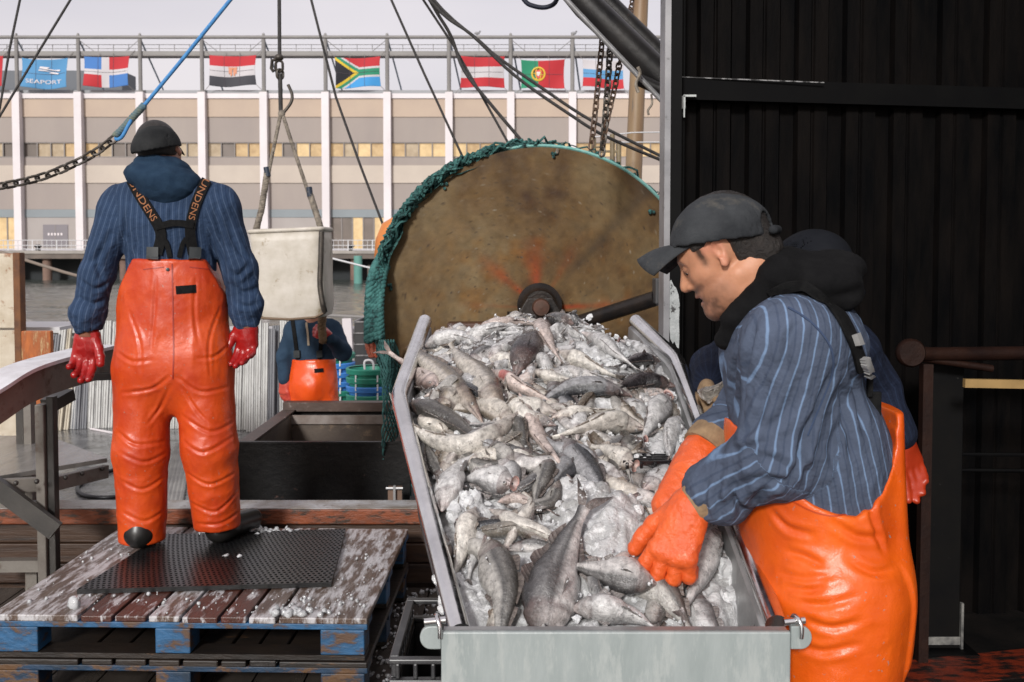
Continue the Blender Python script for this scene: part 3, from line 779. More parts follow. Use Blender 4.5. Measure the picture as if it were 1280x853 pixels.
# blue rope with chain
br_ = empty('blue_rope', P(165, 150, 5.2), 'bright blue rope tied to the iron chain behind the standing man\'s head', 'rope')
MB().tube([P(395, -128, 5.2), P(288, 0, 5.2), P(230, 72, 5.2), P(172, 142, 5.2)], .0105, 8).build('line', m_brope, br_, 60)
sr = MB(); strands(sr, [P(180, 132, 5.2), P(166, 147, 5.2), P(152, 163, 5.2), P(144, 170, 5.2)], .02, 3, 5, 6); sr.build('splice', mat('worn_blue_rope', (.06, .13, .18), (.14, .16, .12), .8, scale=20), br_, 60)
MB().tube(catmull([P(166, 146, 5.2), P(160, 158, 5.18), P(152, 172, 5.18), P(145, 174, 5.2), P(148, 164, 5.22)], 5), .010, 7).build('eye_loop', m_brope, br_, 60)
def chain(p0, name, label, m, L=.075, W=.045, r=.009, path=None):
    mb = MB(); path = path or p0
    ln = [0]
    for i in range(1, len(path)): ln.append(ln[-1]+(path[i]-path[i-1]).length)
    step = L-2.2*r; N = int(ln[-1]/step)
    for i in range(N):
        s = i*step
        for j in range(1, len(path)):
            if s <= ln[j]:
                f = (s-ln[j-1])/(ln[j]-ln[j-1]); c = path[j-1].lerp(path[j], f); t = path[j]-path[j-1]; break
        t, u, v = frame_from(t)
        sd = (u+v) if i % 2 else (u-v)
        mb.link(c, t, sd, L, W, r)
    return tag(mb.build(name, m, None, 60), label, 'chain')
chain(None, 'chain', 'dark iron chain sagging from the blue rope to the left edge', m_iron, .066, .040, .0070, catmull([P(142, 174, 5.2), P(120, 190, 5.15), P(90, 206, 5.1), P(50, 222, 5.0), P(0, 233, 4.9), P(-60, 240, 4.8), P(-170, 238, 4.6), P(-330, 215, 4.4)], 6))
cD = 5.0
chain(None, 'chain', 'rusty chain hanging in front of the white blue red flag, leftmost of three', m_rchain, .044, .029, .0052, catmull([P(757, -40, cD), P(755, 20, cD), P(750, 80, cD), P(743, 150, cD), P(737, 198, cD)], 5))
chain(None, 'chain', 'darkest hanging chain, in the middle of three under the boom', m_iron, .046, .031, .0058, catmull([P(770, -40, cD), P(766, 5, cD+.2), P(762, 70, cD), P(758, 130, cD), P(752, 200, cD)], 5))
chain(None, 'chain', 'hanging chain nearest the mast, curving in to the others', m_rchain, .040, .027, .0048, catmull([P(794, -40, cD+.3), P(789, 10, cD+.3), P(775, 76, cD), P(768, 112, cD), P(757, 160, cD), P(752, 190, cD)], 5))
# boom
bm = empty('boom', P(770, 50, 4.7), 'dark steel boom slanting down behind the shed corner', 'boom')
m_boom = mat('dark_boom_paint', (.008, .008, .009), (.022, .02, .019), .4, .1, scale=6, c3=(.16, .08, .06), c3scale=10, c3pos=(.66, .74), bump=.2)
MB().tube([P(640, -110, 4.7), P(733, 6, 4.7), P(848, 117, 4.7)], .070, 20).build('main_pipe', m_boom, bm, 60)
MB().tube([P(670, -100, 4.85), P(752, -3, 4.85), P(848, 92, 4.85)], .05, 16).build('upper_pipe', m_boom, bm, 60)
MB().tube([P(620, -100, 4.55), P(708, 0, 4.55), P(770, 66, 4.55), P(850, 150, 4.55)], .012, 8).build('grease_line', mat('pale_tube', (.30, .30, .31), (.2, .2, .2), .4, .3, scale=12), bm, 60)
q = P(812, 86, 4.62); MB().tube([q+Vector((-.05, 0, -.05)), q+Vector((.06, 0, -.10))], .03, 8).build('bracket', m_boom, bm, 60)
MB().tube(catmull([P(797, 84, 4.5), P(800, 92, 4.5), P(795, 105, 4.5), P(798, 116, 4.5)], 4), .008, 6).tube(catmull([P(814, 118, 4.5), P(815, 130, 4.5), P(810, 138, 4.5), P(811, 144, 4.5)], 4), .005, 6).build('twine', m_hemp, bm, 60)
ms = tag(MB().tube([P(806, -160, 8), P(801, 0, 8), P(792, 217, 8), P(788, 330, 8)], [.058, .06, .068, .072], 16).build('mast', mat('varnished_mast', (.20, .12, .065), (.26, .18, .10), .5, scale=4, stretch=(3, 3, .4), c3=(.10, .09, .08), c3scale=6), None, 60), 'brown wooden mast standing behind the drum and boom', 'mast')
gr_ = MB()
for px, y0 in ((742, 172), (765.5, 168), (773.5, 176)): gr_.tube([P(px, y0, 7.2), P(px, 330, 7.2)], .018, 8)
gr_.tube([P(742, 189.5, 7.2), P(775, 189.5, 7.2)], .01, 6).tube([P(742, 184, 7.2), P(752, 184, 7.2)], .008, 6)
tag(gr_.build('guard_frame', mat('brassy_paint', (.24, .19, .11), (.16, .12, .07), .5, scale=14), None, 60), 'small brassy guard frame rising behind the net drum', 'frame')

# ---- net drum
DD = 5.6
C = P(675, 385, DD); R = 200/FPX*DD
rc = P(648, 378, 6.45)
drum = empty('net_drum', (C.x, C.y+.4, DZ), 'huge rust streaked round net drum wound with teal netting', 'drum')
# flange as a dense disc with its own rust
nr_, na = 110, 260
vv = [C+Vector((0, 0, 0))]; ff = []
for i in range(1, nr_+1):
    for k in range(na):
        a = 2*pi*k/na; r = R*i/nr_
        vv.append(C+Vector((r*math.cos(a), .004*math.sin(3*a)*i/nr_, r*math.sin(a))))
for k in range(na): ff.append((0, 1+(k+1) % na, 1+k))
for i in range(nr_-1):
    for k in range(na):
        l2 = (k+1) % na; a = 1+i*na; ff.append((a+k, a+l2, a+na+l2, a+na+k))
b0 = len(vv)
for k in range(na):
    a = 2*pi*k/na; vv.append(C+Vector((R*math.cos(a), .022, R*math.sin(a))))
for k in range(na): ff.append((1+(nr_-1)*na+k, 1+(nr_-1)*na+(k+1) % na, b0+(k+1) % na, b0+k))
ff.append(tuple(b0+k for k in range(na)))
m_disc = mat('rusted_drum_plate', (1, 1, 1), None, .6, 0, attr='Col', bump=.2, bscale=40, rvar=.12, scale=8, spec=.22)
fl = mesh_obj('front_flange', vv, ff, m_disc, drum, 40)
q = np.array([[p.x-C.x, 0, p.z-C.z] for p in vv]); rad_ = np.hypot(q[:, 0], q[:, 2]); ang = np.degrees(np.arctan2(q[:, 2], q[:, 0]))
n1 = fbm(q*3+5, 5, 1); n2 = fbm(q*14, 4, 5); n3 = fbm(q*45, 3, 9)
base = np.array([.120, .070, .026])[None]*np.ones((len(q), 1))
def lerp_c(b, c, w): w = np.clip(w, 0, 1)[:, None]; return b*(1-w)+np.array(c)[None]*w
base = lerp_c(base, (.175, .125, .062), (n1+.02)*1.6)
base = lerp_c(base, (.050, .024, .009), (-n1+n2*.5-.02)*1.6)
base = lerp_c(base, (.165, .075, .014), np.clip((n2*.6+n1*.4)*1.5, 0, .7)*np.exp(-((rad_-.38)/.25)**2))
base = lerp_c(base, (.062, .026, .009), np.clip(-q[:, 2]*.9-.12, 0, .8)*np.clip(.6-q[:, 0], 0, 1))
for a0, l0, w0, st in ((97, .42, 9, .95), (140, .46, 6, .85), (2, .55, 4.0, 1.0), (60, .5, 5, .3), (178, .5, 3, .3)):
    da = (ang-a0+180) % 360-180
    sp = np.exp(-(da/(w0*(1+.35*n2)))**2)*np.clip(1-rad_/l0, 0, 1)**.8*np.clip((rad_-.06)/.06, 0, 1)
    base = lerp_c(base, (.24, .045, .006), sp*st*1.9*(.8+.5*n2))
da = (ang-48+180) % 360-180
base = lerp_c(base, (.045, .032, .02), np.exp(-(da/3.5)**2)*np.clip((rad_-.15)*2, 0, .5))
base = lerp_c(base, (.24, .21, .16), (fbm(q*120, 2, 9)-.66)*4)
base = lerp_c(base, (.04, .025, .015), (fbm(q*70, 2, 30)-.55)*4)
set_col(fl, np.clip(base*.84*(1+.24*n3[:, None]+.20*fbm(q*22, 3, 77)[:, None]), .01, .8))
m_net = mat('teal_netting', (.022, .11, .10), (.085, .25, .23), .85, scale=30, c3=(.010, .035, .035), c3scale=38, c3pos=(.48, .56), bump=1.0, bscale=45, bdist=.03)
m_net2 = mat('dark_teal_twine', (.018, .07, .068), (.045, .15, .14), .85, scale=30)
m_flr = mat('rear_flange_steel', (.06, .05, .042), (.10, .085, .07), .6, .2, scale=6)
ax_ = (rc-C)
MB().lathe([(.16, .024), (.16, .95)], C, ax_, 24).build('axle_tube', m_flr, drum, 40)
MB().lathe([(R*.985, .93), (R*.985, .96)], C, ax_, 90).build('rear_flange', m_flr, drum, 40)
# wound net: bumpy roll
na, nl = 150, 14
vv = []; t_, u_a, v_a = frame_from(ax_)
pts_ = []
for j in range(nl+1):
    for k in range(na):
        a = 2*pi*k/na; pts_.append((math.cos(a)*4, math.sin(a)*4, j*.5))
nn = fbm(np.array(pts_)*1.6, 4, 3)
for j in range(nl+1):
    f = j/nl
    for k in range(na):
        a = 2*pi*k/na
        r = R*(.975+.05*nn[j*na+k]+.02*math.sin(pi*f))
        dirv = u_a*math.cos(a)+v_a*math.sin(a)
        if dirv.x < -.2: r += .012
        vv.append(C+t_*(.03+.84*f)+dirv*r)
ff = [(j*na+k, j*na+(k+1) % na, (j+1)*na+(k+1) % na, (j+1)*na+k) for j in range(nl) for k in range(na)]
net = mesh_obj('wound_net', vv, ff, m_net, drum, 180)
tw = MB(); tw2 = MB()
rr = random.Random(5)
for i in range(560):
    a0 = rr.uniform(20, 250) if i < 240 else rr.uniform(90, 215); da = rr.uniform(4, 18)
    if 100 < a0 < 200 or rr.random() < .5: pass
    pts = []
    f0 = rr.uniform(0, .6) if i < 240 else rr.uniform(0, .25); rr0 = R*(1.0+(rr.uniform(.0, .05) if i < 240 else rr.uniform(.01, .05)))
    ph = rr.uniform(0, 6)
    for s in range(7):
        a = rad(a0+da*s/6); dirv = Vector((math.cos(a), 0, math.sin(a))); dirv = (dirv-t_*dirv.dot(t_)).normalized()
        pts.append(C+t_*(.03+.5*f0+.05*math.sin(ph+s*1.1))+dirv*(rr0+.018*math.sin(ph*2+s*1.7)))
    (tw if rr.random() < .6 else tw2).tube(pts, rr.uniform(.004, .010), 4)
tw.build('net_twine', m_net, drum, 60); tw2.build('dark_twine', m_net2, drum, 60)
MB().tube([C+Vector(((R+.012)*math.cos(a), .035, (R+.012)*math.sin(a))) for a in [rad(s) for s in range(28, 200, 3)]], .011, 6).build('edge_rope', mat('pale_teal_rope', (.14, .38, .35), (.25, .46, .42), .8, scale=40), drum, 60)
# knots of twine through the flange holes
for px, py, s in ((555, 233, .02), (693, 194, .02), (815, 263, .022), (487, 359, .018)):
    q = P(px, py, DD-.012); m_ = MB()
    for i in range(5): m_.sphere(q+Vector((rr.uniform(-.014, .014), rr.uniform(-.006, 0), rr.uniform(-.014, .014))), s*.5, 7, 5)
    m_.build('twine_knot', m_net, drum, 180)
MB().tube([P(697, 186, DD-.02), P(696, 192, DD-.02)], .008, 6).build('lashing', m_hemp, drum, 60)
# bearing and stand
m_bear = mat('black_grease_iron', (.010, .009, .009), (.025, .018, .014), .35, .3, scale=14, bump=.2)
cb = P(675, 383, 5.45)
MB().lathe([(.125, 0), (.125, .05), (.10, .07), (.085, .10), (.085, .13)], cb+Vector((0, .12, 0)), (0, -1, 0), 28).lathe([(.072, .13), (.072, .17), (.064, .18)], cb+Vector((0, .12, 0)), (0, -1, 0), 24).build('bearing_housing', m_bear, drum, 35)
MB().lathe([(.048, .0), (.048, .14), (.042, .15), (.0, .152)], cb+Vector((.0, -.0, .0)), (.02, -1, 0), 20, cap=False).build('shaft_end', mat('rusty_shaft', (.11, .05, .035), (.06, .035, .025), .4, .4, scale=14), drum, 35)
bz0 = P(675, 402, 5.45).z
MB().prism([(cb.x-.20, 5.38, bz0), (cb.x+.20, 5.38, bz0), (cb.x+.19, 5.38, bz0+.025), (cb.x+.12, 5.38, bz0+.05), (cb.x+.07, 5.38, cb.z+.05), (cb.x-.07, 5.38, cb.z+.05), (cb.x-.12, 5.38, bz0+.05), (cb.x-.19, 5.38, bz0+.025)], (0, .12, 0)).build('bearing_foot', m_bear, drum, bevel=.008)
for sx in (-.16, .16): MB().lathe([(.02, 0), (.02, .03)], (cb.x+sx, 5.44, bz0+.025), (0, 0, 1), 6).build('bolt', m_bear, drum)
x0, x1 = P(560, 405, 5.45).x, P(736, 405, 5.45).x
zt = P(650, 403, 5.45).z
MB().b2((x0, 5.36, zt-.075), (x1, 5.52, zt)).build('support_beam', mat('dark_rusty_beam', (.05, .022, .014), (.09, .035, .02), .5, scale=8, bump=.3), drum, bevel=.006)
MB().b2((x0+.02, 5.37, DZ), (x0+.14, 5.51, zt-.076)).b2((x1-.16, 5.37, DZ), (x1-.02, 5.51, zt-.076)).build('support_leg', m_bear, drum)
MB().tube([P(716, 406, 5.3), P(820, 373, 5.0)], .040, 14).build('strut_bar', m_bear, drum, 50)
q = P(826, 364, 4.95); MB().box(q+Vector((.03, 0, 0)), (.13, .12, .125)).build('strut_block', mat('grey_block', (.05, .05, .052), None, .5), drum, bevel=.006)
# things hung at the left of the drum
o = MB().lathe([(.01, -.16), (.07, -.15), (.12, -.10), (.135, 0), (.12, .10), (.07, .15), (.01, .16)], P(497, 306, 5.95), (.25, 0, 1), 20).build('net_float', mat('orange_float', (.62, .22, .05), (.52, .17, .04), .5, scale=9), None, 60)
tag(o, 'orange net float tucked behind the left rim of the net drum', 'float')
sr = MB()
for i in range(4):
    x = 462+i*4.4; strands(sr, catmull([P(478+i*1.5, 318+i*5, 5.6), P(x+3, 345, 5.42+.02*i), P(x-1, 385, 5.4), P(x+rr.uniform(-2, 2), 428-i*2, 5.4)], 4), .027, 3, 7, 7)
tag(sr.build('rope_hank', mat('teal_laid_rope', (.018, .095, .09), (.06, .20, .185), .8, scale=26, bump=.6, c3=(.012, .04, .04), c3scale=30, c3pos=(.52, .6)), None, 60), 'thick teal laid rope hank hanging at left edge of the net drum', 'rope')
sr = MB()
for i in range(3): strands(sr, catmull([P(462+i*4, 420, 5.5), P(461+i*5+rr.uniform(-2, 2), 432, 5.48), P(463+i*4+rr.uniform(-2, 2), 446, 5.48)], 4), .016, 3, 4, 6)
tag(sr.build('rope_end', mat('coral_rope', (.62, .14, .07), (.5, .2, .14), .8, scale=30), None, 60), 'frayed coral red rope ends below the teal hank', 'rope')
o = MB().tube(catmull([P(456, 462, 8.3), P(456, 452, 8.3), P(464, 451, 8.3), P(467, 458, 8.3), P(466, 478, 8.3)], 5), .010, 7).build('rope_end', m_rail, None, 60)
tag(o, 'white rope tail hanging over the green baskets', 'rope')
# netting drape under the drum
nd = MB()
def drape(u, v):
    px = 468+v*18+u*(26+14*v)+4*math.sin(6*v); py = 425+v*195
    return P(px, py, 5.5-.18*math.sin(u*3+v*4))
nu, nv = 9, 34
for i in range(nu):
    for s in (1, -1):
        pts = []
        for j in range(nv+1):
            u = (i/nu + s*j*.055+.03*math.sin(j+i))
            u = u % 2; u = u if u <= 1 else 2-u
            pts.append(drape(u, j/nv))
        nd.tube(pts, .0045, 4)
tag(nd.build('net_drape', m_net2, None, 60), 'dark teal netting drooping below the drum beside the tray', 'net')

# ---- baskets
m_bk = {'green': mat('basket_green', (.012, .17, .115), (.02, .22, .15), .45, scale=7, c3=(.3, .33, .32), c3scale=30, c3pos=(.66, .72)), 'blue': mat('basket_blue', (.03, .16, .50), (.045, .21, .56), .45, scale=7, c3=(.3, .36, .42), c3scale=30, c3pos=(.66, .72)), 'red': mat('basket_red', (.52, .035, .025), (.45, .05, .04), .45, scale=7, c3=(.5, .3, .3), c3scale=30, c3pos=(.66, .72))}
def basket(loc, c, label, r=.18):
    e = empty('fish_basket', loc, label, 'basket', 'stacked fish baskets behind the net drum')
    k = r/.18
    b = MB().lathe([(.128*k, 0), (.135*k, .01), (.168*k, .31), (.165*k, .31), (.125*k, .015), (.01, .012)], (0, 0, 0), n=32, cap=False).build('basket_wall', m_bk[c], e, 40, local=True)
    m = MB().lathe([(.168*k, .275), (.186*k, .278), (.19*k, .315), (.182*k, .325), (.166*k, .322)], (0, 0, 0), n=32, cap=False)
    m.build('rim', m_bk[c], e, 40, local=True)
    for s in (-.5, .5): MB().tube([Vector((s*.17*k, -.16*k*.98, .28)), Vector((s*.17*k, -.17*k, .22))], .007, 5).build('handle', mat('basket_cord_white', (.6, .62, .62), None, .7), e, 60, local=True)
cols = ['blue', 'green', 'blue', 'blue', 'red', 'red', 'green', 'blue', 'green', 'green']
labs = ['blue basket at the bottom of the right stack', 'dark green basket second from the bottom of the right stack', 'lower blue basket of two in the right stack, above the bottom green', 'blue basket just under the two red ones in the right stack', 'lower of two red baskets in the right stack', 'upper of two red baskets in the right stack', 'green basket resting on the red ones in the right stack', 'blue basket just under the green top of the right stack', 'green basket nested under the top one of the right stack', 'open green basket on top of the right stack beside the drum']
bxp = P(462, 480, 8.4)
for i in range(10): basket((bxp.x, 8.4, DZ+.002+i*.0735), cols[i], labs[i], .19)
cols = ['green', 'blue', 'green', 'blue', 'green', 'green', 'blue', 'blue', 'blue', 'green']
lab2 = ['bottom green basket of the left stack', 'blue basket second in the left stack', 'green basket third up in the left stack', 'blue basket fourth up in the left stack', 'green basket fifth up in the left stack', 'green basket under the three blue ones of the left stack', 'lowest of three blue baskets together in the left stack', 'middle of three blue baskets together in the left stack', 'uppermost blue basket in the left stack', 'green basket on top of the left stack behind the far worker']
bxp = P(417, 470, 8.9)
for i in range(10): basket((bxp.x, 8.9, DZ+.002+i*.0815), cols[i], lab2[i], .185)
# black trays
m_tr = mat('black_tray', (.02, .02, .021), (.035, .034, .034), .4, scale=8)
for i in range(12):
    c = P(472, 430, 9.8); z0 = DZ+.002+i*.108
    e = empty('fish_tray', (c.x, 9.8, z0), ('topmost black fish tray in the pile behind the baskets' if i == 11 else 'black fish tray in the pile behind the green and red baskets'), 'tray', 'black trays piled behind the baskets')
    MB().b2((-.19, -.25, 0), (.19, .25, .012)).b2((-.19, -.25, .012), (-.175, .25, .09)).b2((.175, -.25, .012), (.19, .25, .09)).b2((-.174, -.25, .012), (.174, -.235, .09)).b2((-.174, .235, .012), (.174, .25, .09)).build('tray_body', m_tr, e, local=True)
    MB().b2((-.20, -.26, .0905), (.20, -.235, .105)).b2((-.20, .235, .0905), (.20, .26, .105)).b2((-.20, -.234, .0905), (-.175, .234, .105)).b2((.175, -.234, .0905), (.20, .234, .105)).build('tray_rim', mat('worn_tray_edge', (.22, .21, .21), (.06, .06, .06), .5, scale=30), e, local=True)
# ================================================================== pallets, mat, shed, fish chute
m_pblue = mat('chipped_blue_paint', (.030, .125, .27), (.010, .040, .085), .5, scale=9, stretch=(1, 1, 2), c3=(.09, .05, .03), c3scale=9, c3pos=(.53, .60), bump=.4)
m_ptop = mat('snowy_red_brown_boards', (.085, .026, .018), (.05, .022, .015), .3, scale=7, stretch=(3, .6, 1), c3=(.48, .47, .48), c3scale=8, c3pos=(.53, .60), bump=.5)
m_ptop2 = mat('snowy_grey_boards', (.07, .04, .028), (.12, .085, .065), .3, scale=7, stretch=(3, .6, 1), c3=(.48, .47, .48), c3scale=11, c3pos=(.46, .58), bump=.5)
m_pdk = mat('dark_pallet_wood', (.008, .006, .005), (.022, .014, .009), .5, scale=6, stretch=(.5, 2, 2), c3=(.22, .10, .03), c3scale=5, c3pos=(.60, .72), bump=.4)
PX0, PX1, PY0, PY1 = -1.765, -.475, 3.33, 4.40
prz = rad(-1.5)
def pallet(z, label, top):
    e = empty('pallet', ((PX0+PX1)/2, (PY0+PY1)/2, z), label, 'pallet', 'pallets stacked under the standing man', rz=prz)
    W, D_ = PX1-PX0, PY1-PY0
    hw, hd = W/2, D_/2
    # bottom skids
    for y in (-hd+.045, 0, hd-.045): MB().b2((-hw+.01, y-.045, .001), (hw-.01, y+.045, .018)).build('skid', m_pdk, e, local=True)
    for y in (-hd+.05, 0, hd-.05):
        for x in (-hw+.085, -.02, hw-.085):
            MB().b2((x-.075 if abs(x) > .1 else x-.06, y-.05, .0185), (x+.075 if abs(x) > .1 else x+.06, y+.05, .105)).build('block', m_pblue, e, local=True, bevel=.004)
        MB().b2((-hw, y-.05, .1055), (hw, y+.05, .1255)).build('stringer_board', m_pblue, e, local=True, bevel=.003)
    x = -hw; ws = [.30, .105, .105, .105, .12, .085, .09, .30]
    gap = (W-sum(ws))/(len(ws)-1)
    for i, w_ in enumerate(ws):
        MB().b2((x, -hd-.004+random.uniform(-.004, .004), .126), (x+w_, hd, .146+random.uniform(0, .003))).build('top_board', (top[i % len(top)]), e, local=True, bevel=.004)
        x += w_+gap
    return e
PZ = .148
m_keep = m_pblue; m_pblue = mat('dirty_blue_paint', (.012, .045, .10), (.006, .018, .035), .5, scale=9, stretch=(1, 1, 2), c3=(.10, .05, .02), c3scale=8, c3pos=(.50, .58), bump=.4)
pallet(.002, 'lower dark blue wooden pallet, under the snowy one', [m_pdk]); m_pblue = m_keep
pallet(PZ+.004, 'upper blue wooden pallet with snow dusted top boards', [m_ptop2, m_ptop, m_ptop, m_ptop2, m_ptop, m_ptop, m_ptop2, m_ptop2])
PTOP = PZ+.004+.149
# frost clumps
rr = random.Random(21)
m_ice = mat('wet_ice', (.52, .53, .54), (.38, .39, .40), .14, scale=16, bump=.4, bscale=60, spec=.6)
m_slush = mat('grey_slush', (.40, .41, .42), (.62, .62, .63), .3, scale=20, bump=.6, bscale=50)
def lump(mb, c, r, rnd, n=7):
    """irregular little ice lump"""
    c = Vector(c); s = MB().sphere((0, 0, 0), 1, n, max(4, n-2)); k = Vector((rnd.uniform(.6, 1.2), rnd.uniform(.6, 1.2), rnd.uniform(.5, .9)))*r
    R_ = Euler((rnd.uniform(0, 6), rnd.uniform(0, 6), rnd.uniform(0, 6))).to_matrix()
    f_ = [rnd.uniform(.75, 1.2) for _ in s.v]
    mb.add([c+R_ @ Vector((v.x*k.x*f, v.y*k.y*f, v.z*k.z*f)) for v, f in zip(s.v, f_)], s.f)
ic = MB()
for i in range(260):
    q = rr.random()
    if q < .3: p = (rr.uniform(PX1-.32, PX1-.02), rr.uniform(PY0, PY1-.1))
    elif q < .5: p = (rr.uniform(PX0+.02, PX0+.30), rr.uniform(PY0+.1, PY1-.1))
    elif q < .8: p = (rr.uniform(PX0+.25, PX1-.02), rr.uniform(PY0+.0, PY0+.22))
    else: p = (rr.gauss(-1.1, .10), rr.gauss(4.29, .03))
    lump(ic, (p[0], p[1], PTOP+.004), rr.choice([.003, .003, .004, .006, .009]) if q < .8 else rr.uniform(.008, .02), rr, 6)
for i in range(26): lump(ic, (rr.gauss(-.72, .06), rr.uniform(3.33, 3.38), PZ-.02 if rr.random() < .3 else PTOP+.004), rr.uniform(.01, .026), rr, 7)
for px, py in ((90, 563+5), (95, 566), (280, 655), (135, 655)): pass
for px, py, r in ((92, 755, .03), (283, 696, .02), (300, 697, .016), (344, 766, .014)):
    q = G(px, py, PTOP+.012); lump(ic, q, r, rr, 8)
for i in range(420):
    q = (rr.uniform(-.52, -.22), rr.uniform(2.9, 4.46)); lump(ic, (q[0], q[1], .006), rr.uniform(.003, .012), rr, 6)
tag(ic.build('scattered_ice', m_ice, None, 180), 'ice crumbs scattered over the pallet boards and dock', 'ice', kind='stuff')

# perforated mat
MT = P(300, 728, 3.7)
mA, mB_, mC, mD = G(96, 737, PTOP+.018), G(414, 728, PTOP+.018), G(432, 661, PTOP+.018), G(204, 668, PTOP+.018)
nx, ny = 44, 30
vv = []; ff = []
def mp_(u, v): return mA.lerp(mB_, u).lerp(mD.lerp(mC, u), v)
for j in range(ny):
    for i in range(nx):
        off = .5 if j % 2 else 0
        i0 = (i)/nx; i1 = (i+1)/nx; j0 = j/ny; j1 = (j+1)/ny
        b = len(vv)
        for (u, v) in ((i0, j0), (i1, j0), (i1, j1), (i0, j1)): vv.append(mp_(u, v))
        cu = (i+.5)/nx+(.22/nx if j % 2 else -.22/nx); cv = (j+.5)/ny
        for k in range(8):
            a = 2*pi*(k+.5)/8-3*pi/4-pi/8
            vv.append(mp_(cu+.30/nx*math.cos(a), cv+.36/ny*math.sin(a)))
        h_ = b+4
        ff += [(b, b+1, h_+2, h_+1, h_), (b+1, b+2, h_+4, h_+3, h_+2), (b+2, b+3, h_+6, h_+5, h_+4), (b+3, b, h_, h_+7, h_+6)]
mo = mesh_obj('rubber_mat', vv, ff, mat('black_rubber_mat', (.007, .007, .008), (.013, .013, .013), .30, spec=.35, scale=9, bump=.15))
bm_ = bmesh.new(); bm_.from_mesh(mo.data); bmesh.ops.remove_doubles(bm_, verts=bm_.verts, dist=.0004); bmesh.ops.recalc_face_normals(bm_, faces=bm_.faces); bm_.to_mesh(mo.data); bm_.free()
if mo.data.polygons[0].normal.z < 0: mo.data.flip_normals()
s = mo.modifiers.new('thickness', 'SOLIDIFY'); s.thickness = .017; s.offset = -1
tag(mo, 'black perforated rubber mat under the standing man\'s boots', 'mat')

# ---- shed
m_shed = mat('black_corrugated_sheet', (.0014, .0015, .0018), (.0050, .0040, .0036), .5, scale=5, stretch=(2, 3, .5), c3=(.06, .055, .055), c3scale=70, c3pos=(.70, .76), bump=.15, spec=.05)
m_beam = mat('black_beam_paint', (.0014, .0014, .0018), (.0026, .0026, .0026), .55, scale=6, c3=(.07, .07, .07), c3scale=80, c3pos=(.70, .75), spec=.10)
sx0, sx1 = P(851, 300, 4.05).x, P(1500, 300, 4.3).x
shed = empty('shed', (sx0, 4.1, 0), 'black corrugated steel shed wall with a white edged corner post', 'shed')
def wy(x): return 4.05+(x-sx0)/(sx1-sx0)*.22
prof = []; x = sx0
rr = random.Random(8); i = 0
pat = [(.062, 0), (.012, 1), (.048, 1), (.006, .7), (.010, .7), (.006, 1), (.05, 1), (.012, 0)]
lv = 0.0
prof.append((x, 0))
while x < sx1:
    for w_, l_ in pat:
        x += w_*.98; prof.append((x, l_*.030))
vv = []; ff = []
for (x, o_) in prof:
    for z in (0.0, 4.2): vv.append((x, wy(x)-o_, z))
for i in range(len(prof)-1): ff.append((2*i, 2*i+2, 2*i+3, 2*i+1))
nb = len(vv)
wl = mesh_obj('wall_sheet', vv, ff, m_shed, shed)
sl = wl.modifiers.new('thickness', 'SOLIDIFY'); sl.thickness = .004; sl.offset = 1
b0, b1 = P(851, 112, 3.98), P(1500, 131, 4.22)
MB().bar(b0, b1, .05, .085).build('cross_beam', m_beam, shed)
MB().bar(b0+Vector((0, -.026, .044)), P(1030, 103.5, 3.99), .004, .004).build('worn_edge', mat('bare_metal_edge', (.25, .25, .25), (.02, .02, .02), .4, scale=24, mixp=(.45, .55)), shed)
q = P(851, 128, 3.94); MB().box(q+Vector((-.0, 0, 0)), (.035, .008, .05)).box(q+Vector((.035, 0, .025)), (.05, .008, .008)).box(q+Vector((.012, -.006, -.03)), (.006, .006, .06)).build('bracket', mat('pale_bracket', (.45, .47, .46), None, .5), shed)
rbm = MB(); kx = 0
for i_, (x, o_) in enumerate(prof[:-1]):
    if o_ > .6 and i_ % 8 in (2, 3, 6, 7):
        rbm.b2((x-.0022, wy(x)-o_*1-.0045, .0), (x+.0022, wy(x)-o_-.0005, 4.19))
rbm.build('rib_beads', mat('worn_glinting_rib_edge', (.006, .006, .0065), (.060, .050, .046), .45, scale=3, stretch=(9, 1, .9), mixp=(.42, .68), spec=.15), shed)  # worn edges and flash glints, both put into the lighter bead colour
# corner post
px0, px1 = P(836, 300, 3.9).x, P(850, 300, 3.9).x
MB().b2((px0, 3.88, 0), (px1, 4.12, 4.2)).build('corner_post', m_beam, shed)
MB().b2((P(828.5, 300, 3.9).x, 3.87, 0), (px0-.0005, 4.0, 4.2)).build('corner_trim', mat('white_steel_trim', (.30, .30, .31), (.20, .20, .21), .4, .2, scale=5, c3=(.1, .1, .1), c3scale=12, c3pos=(.62, .7)), shed)
MB().b2((px1+.0005, 3.96, 0), (P(858, 300, 3.9).x, 4.04, 4.2)).build('post_flange', m_beam, shed)
rr = random.Random(4)
# peeling whitish paint on the post
poly = []
for i in range(9): poly.append((836.6+rr.uniform(-.2, .3), 352+i*8))
ed = [(838, 424), (841, 430), (843, 427), (846, 434), (848.5, 436), (849.3, 420), (848.7, 402), (849.5, 380), (848, 368), (845, 360), (842, 357), (839, 350)]
pts = [P(a, b, 3.876) for a, b in [(837, 352), (836.8, 398), (837, 412)]+ed]
MB().prism(pts, (0, .0035, 0)).build('peeling_paint', mat('peeling_white_paint', (.40, .42, .42), (.30, .32, .32), .6, scale=24, c3=(.04, .04, .04), c3scale=34, c3pos=(.57, .62), bump=.5), shed)
MB().prism([P(a, b, 3.876) for a, b in ((838, 447), (842, 440), (849, 442), (849, 470), (840, 474), (837, 462))], (0, .0035, 0)).build('peeling_paint', _mats['peeling_white_paint'], shed)
# unseen shed roof, added high above to keep the sky off the wall
MB().b2((sx0-.2, 2.7, 4.2), (sx1+2, 4.5, 4.26)).build('roof', m_shed, shed)
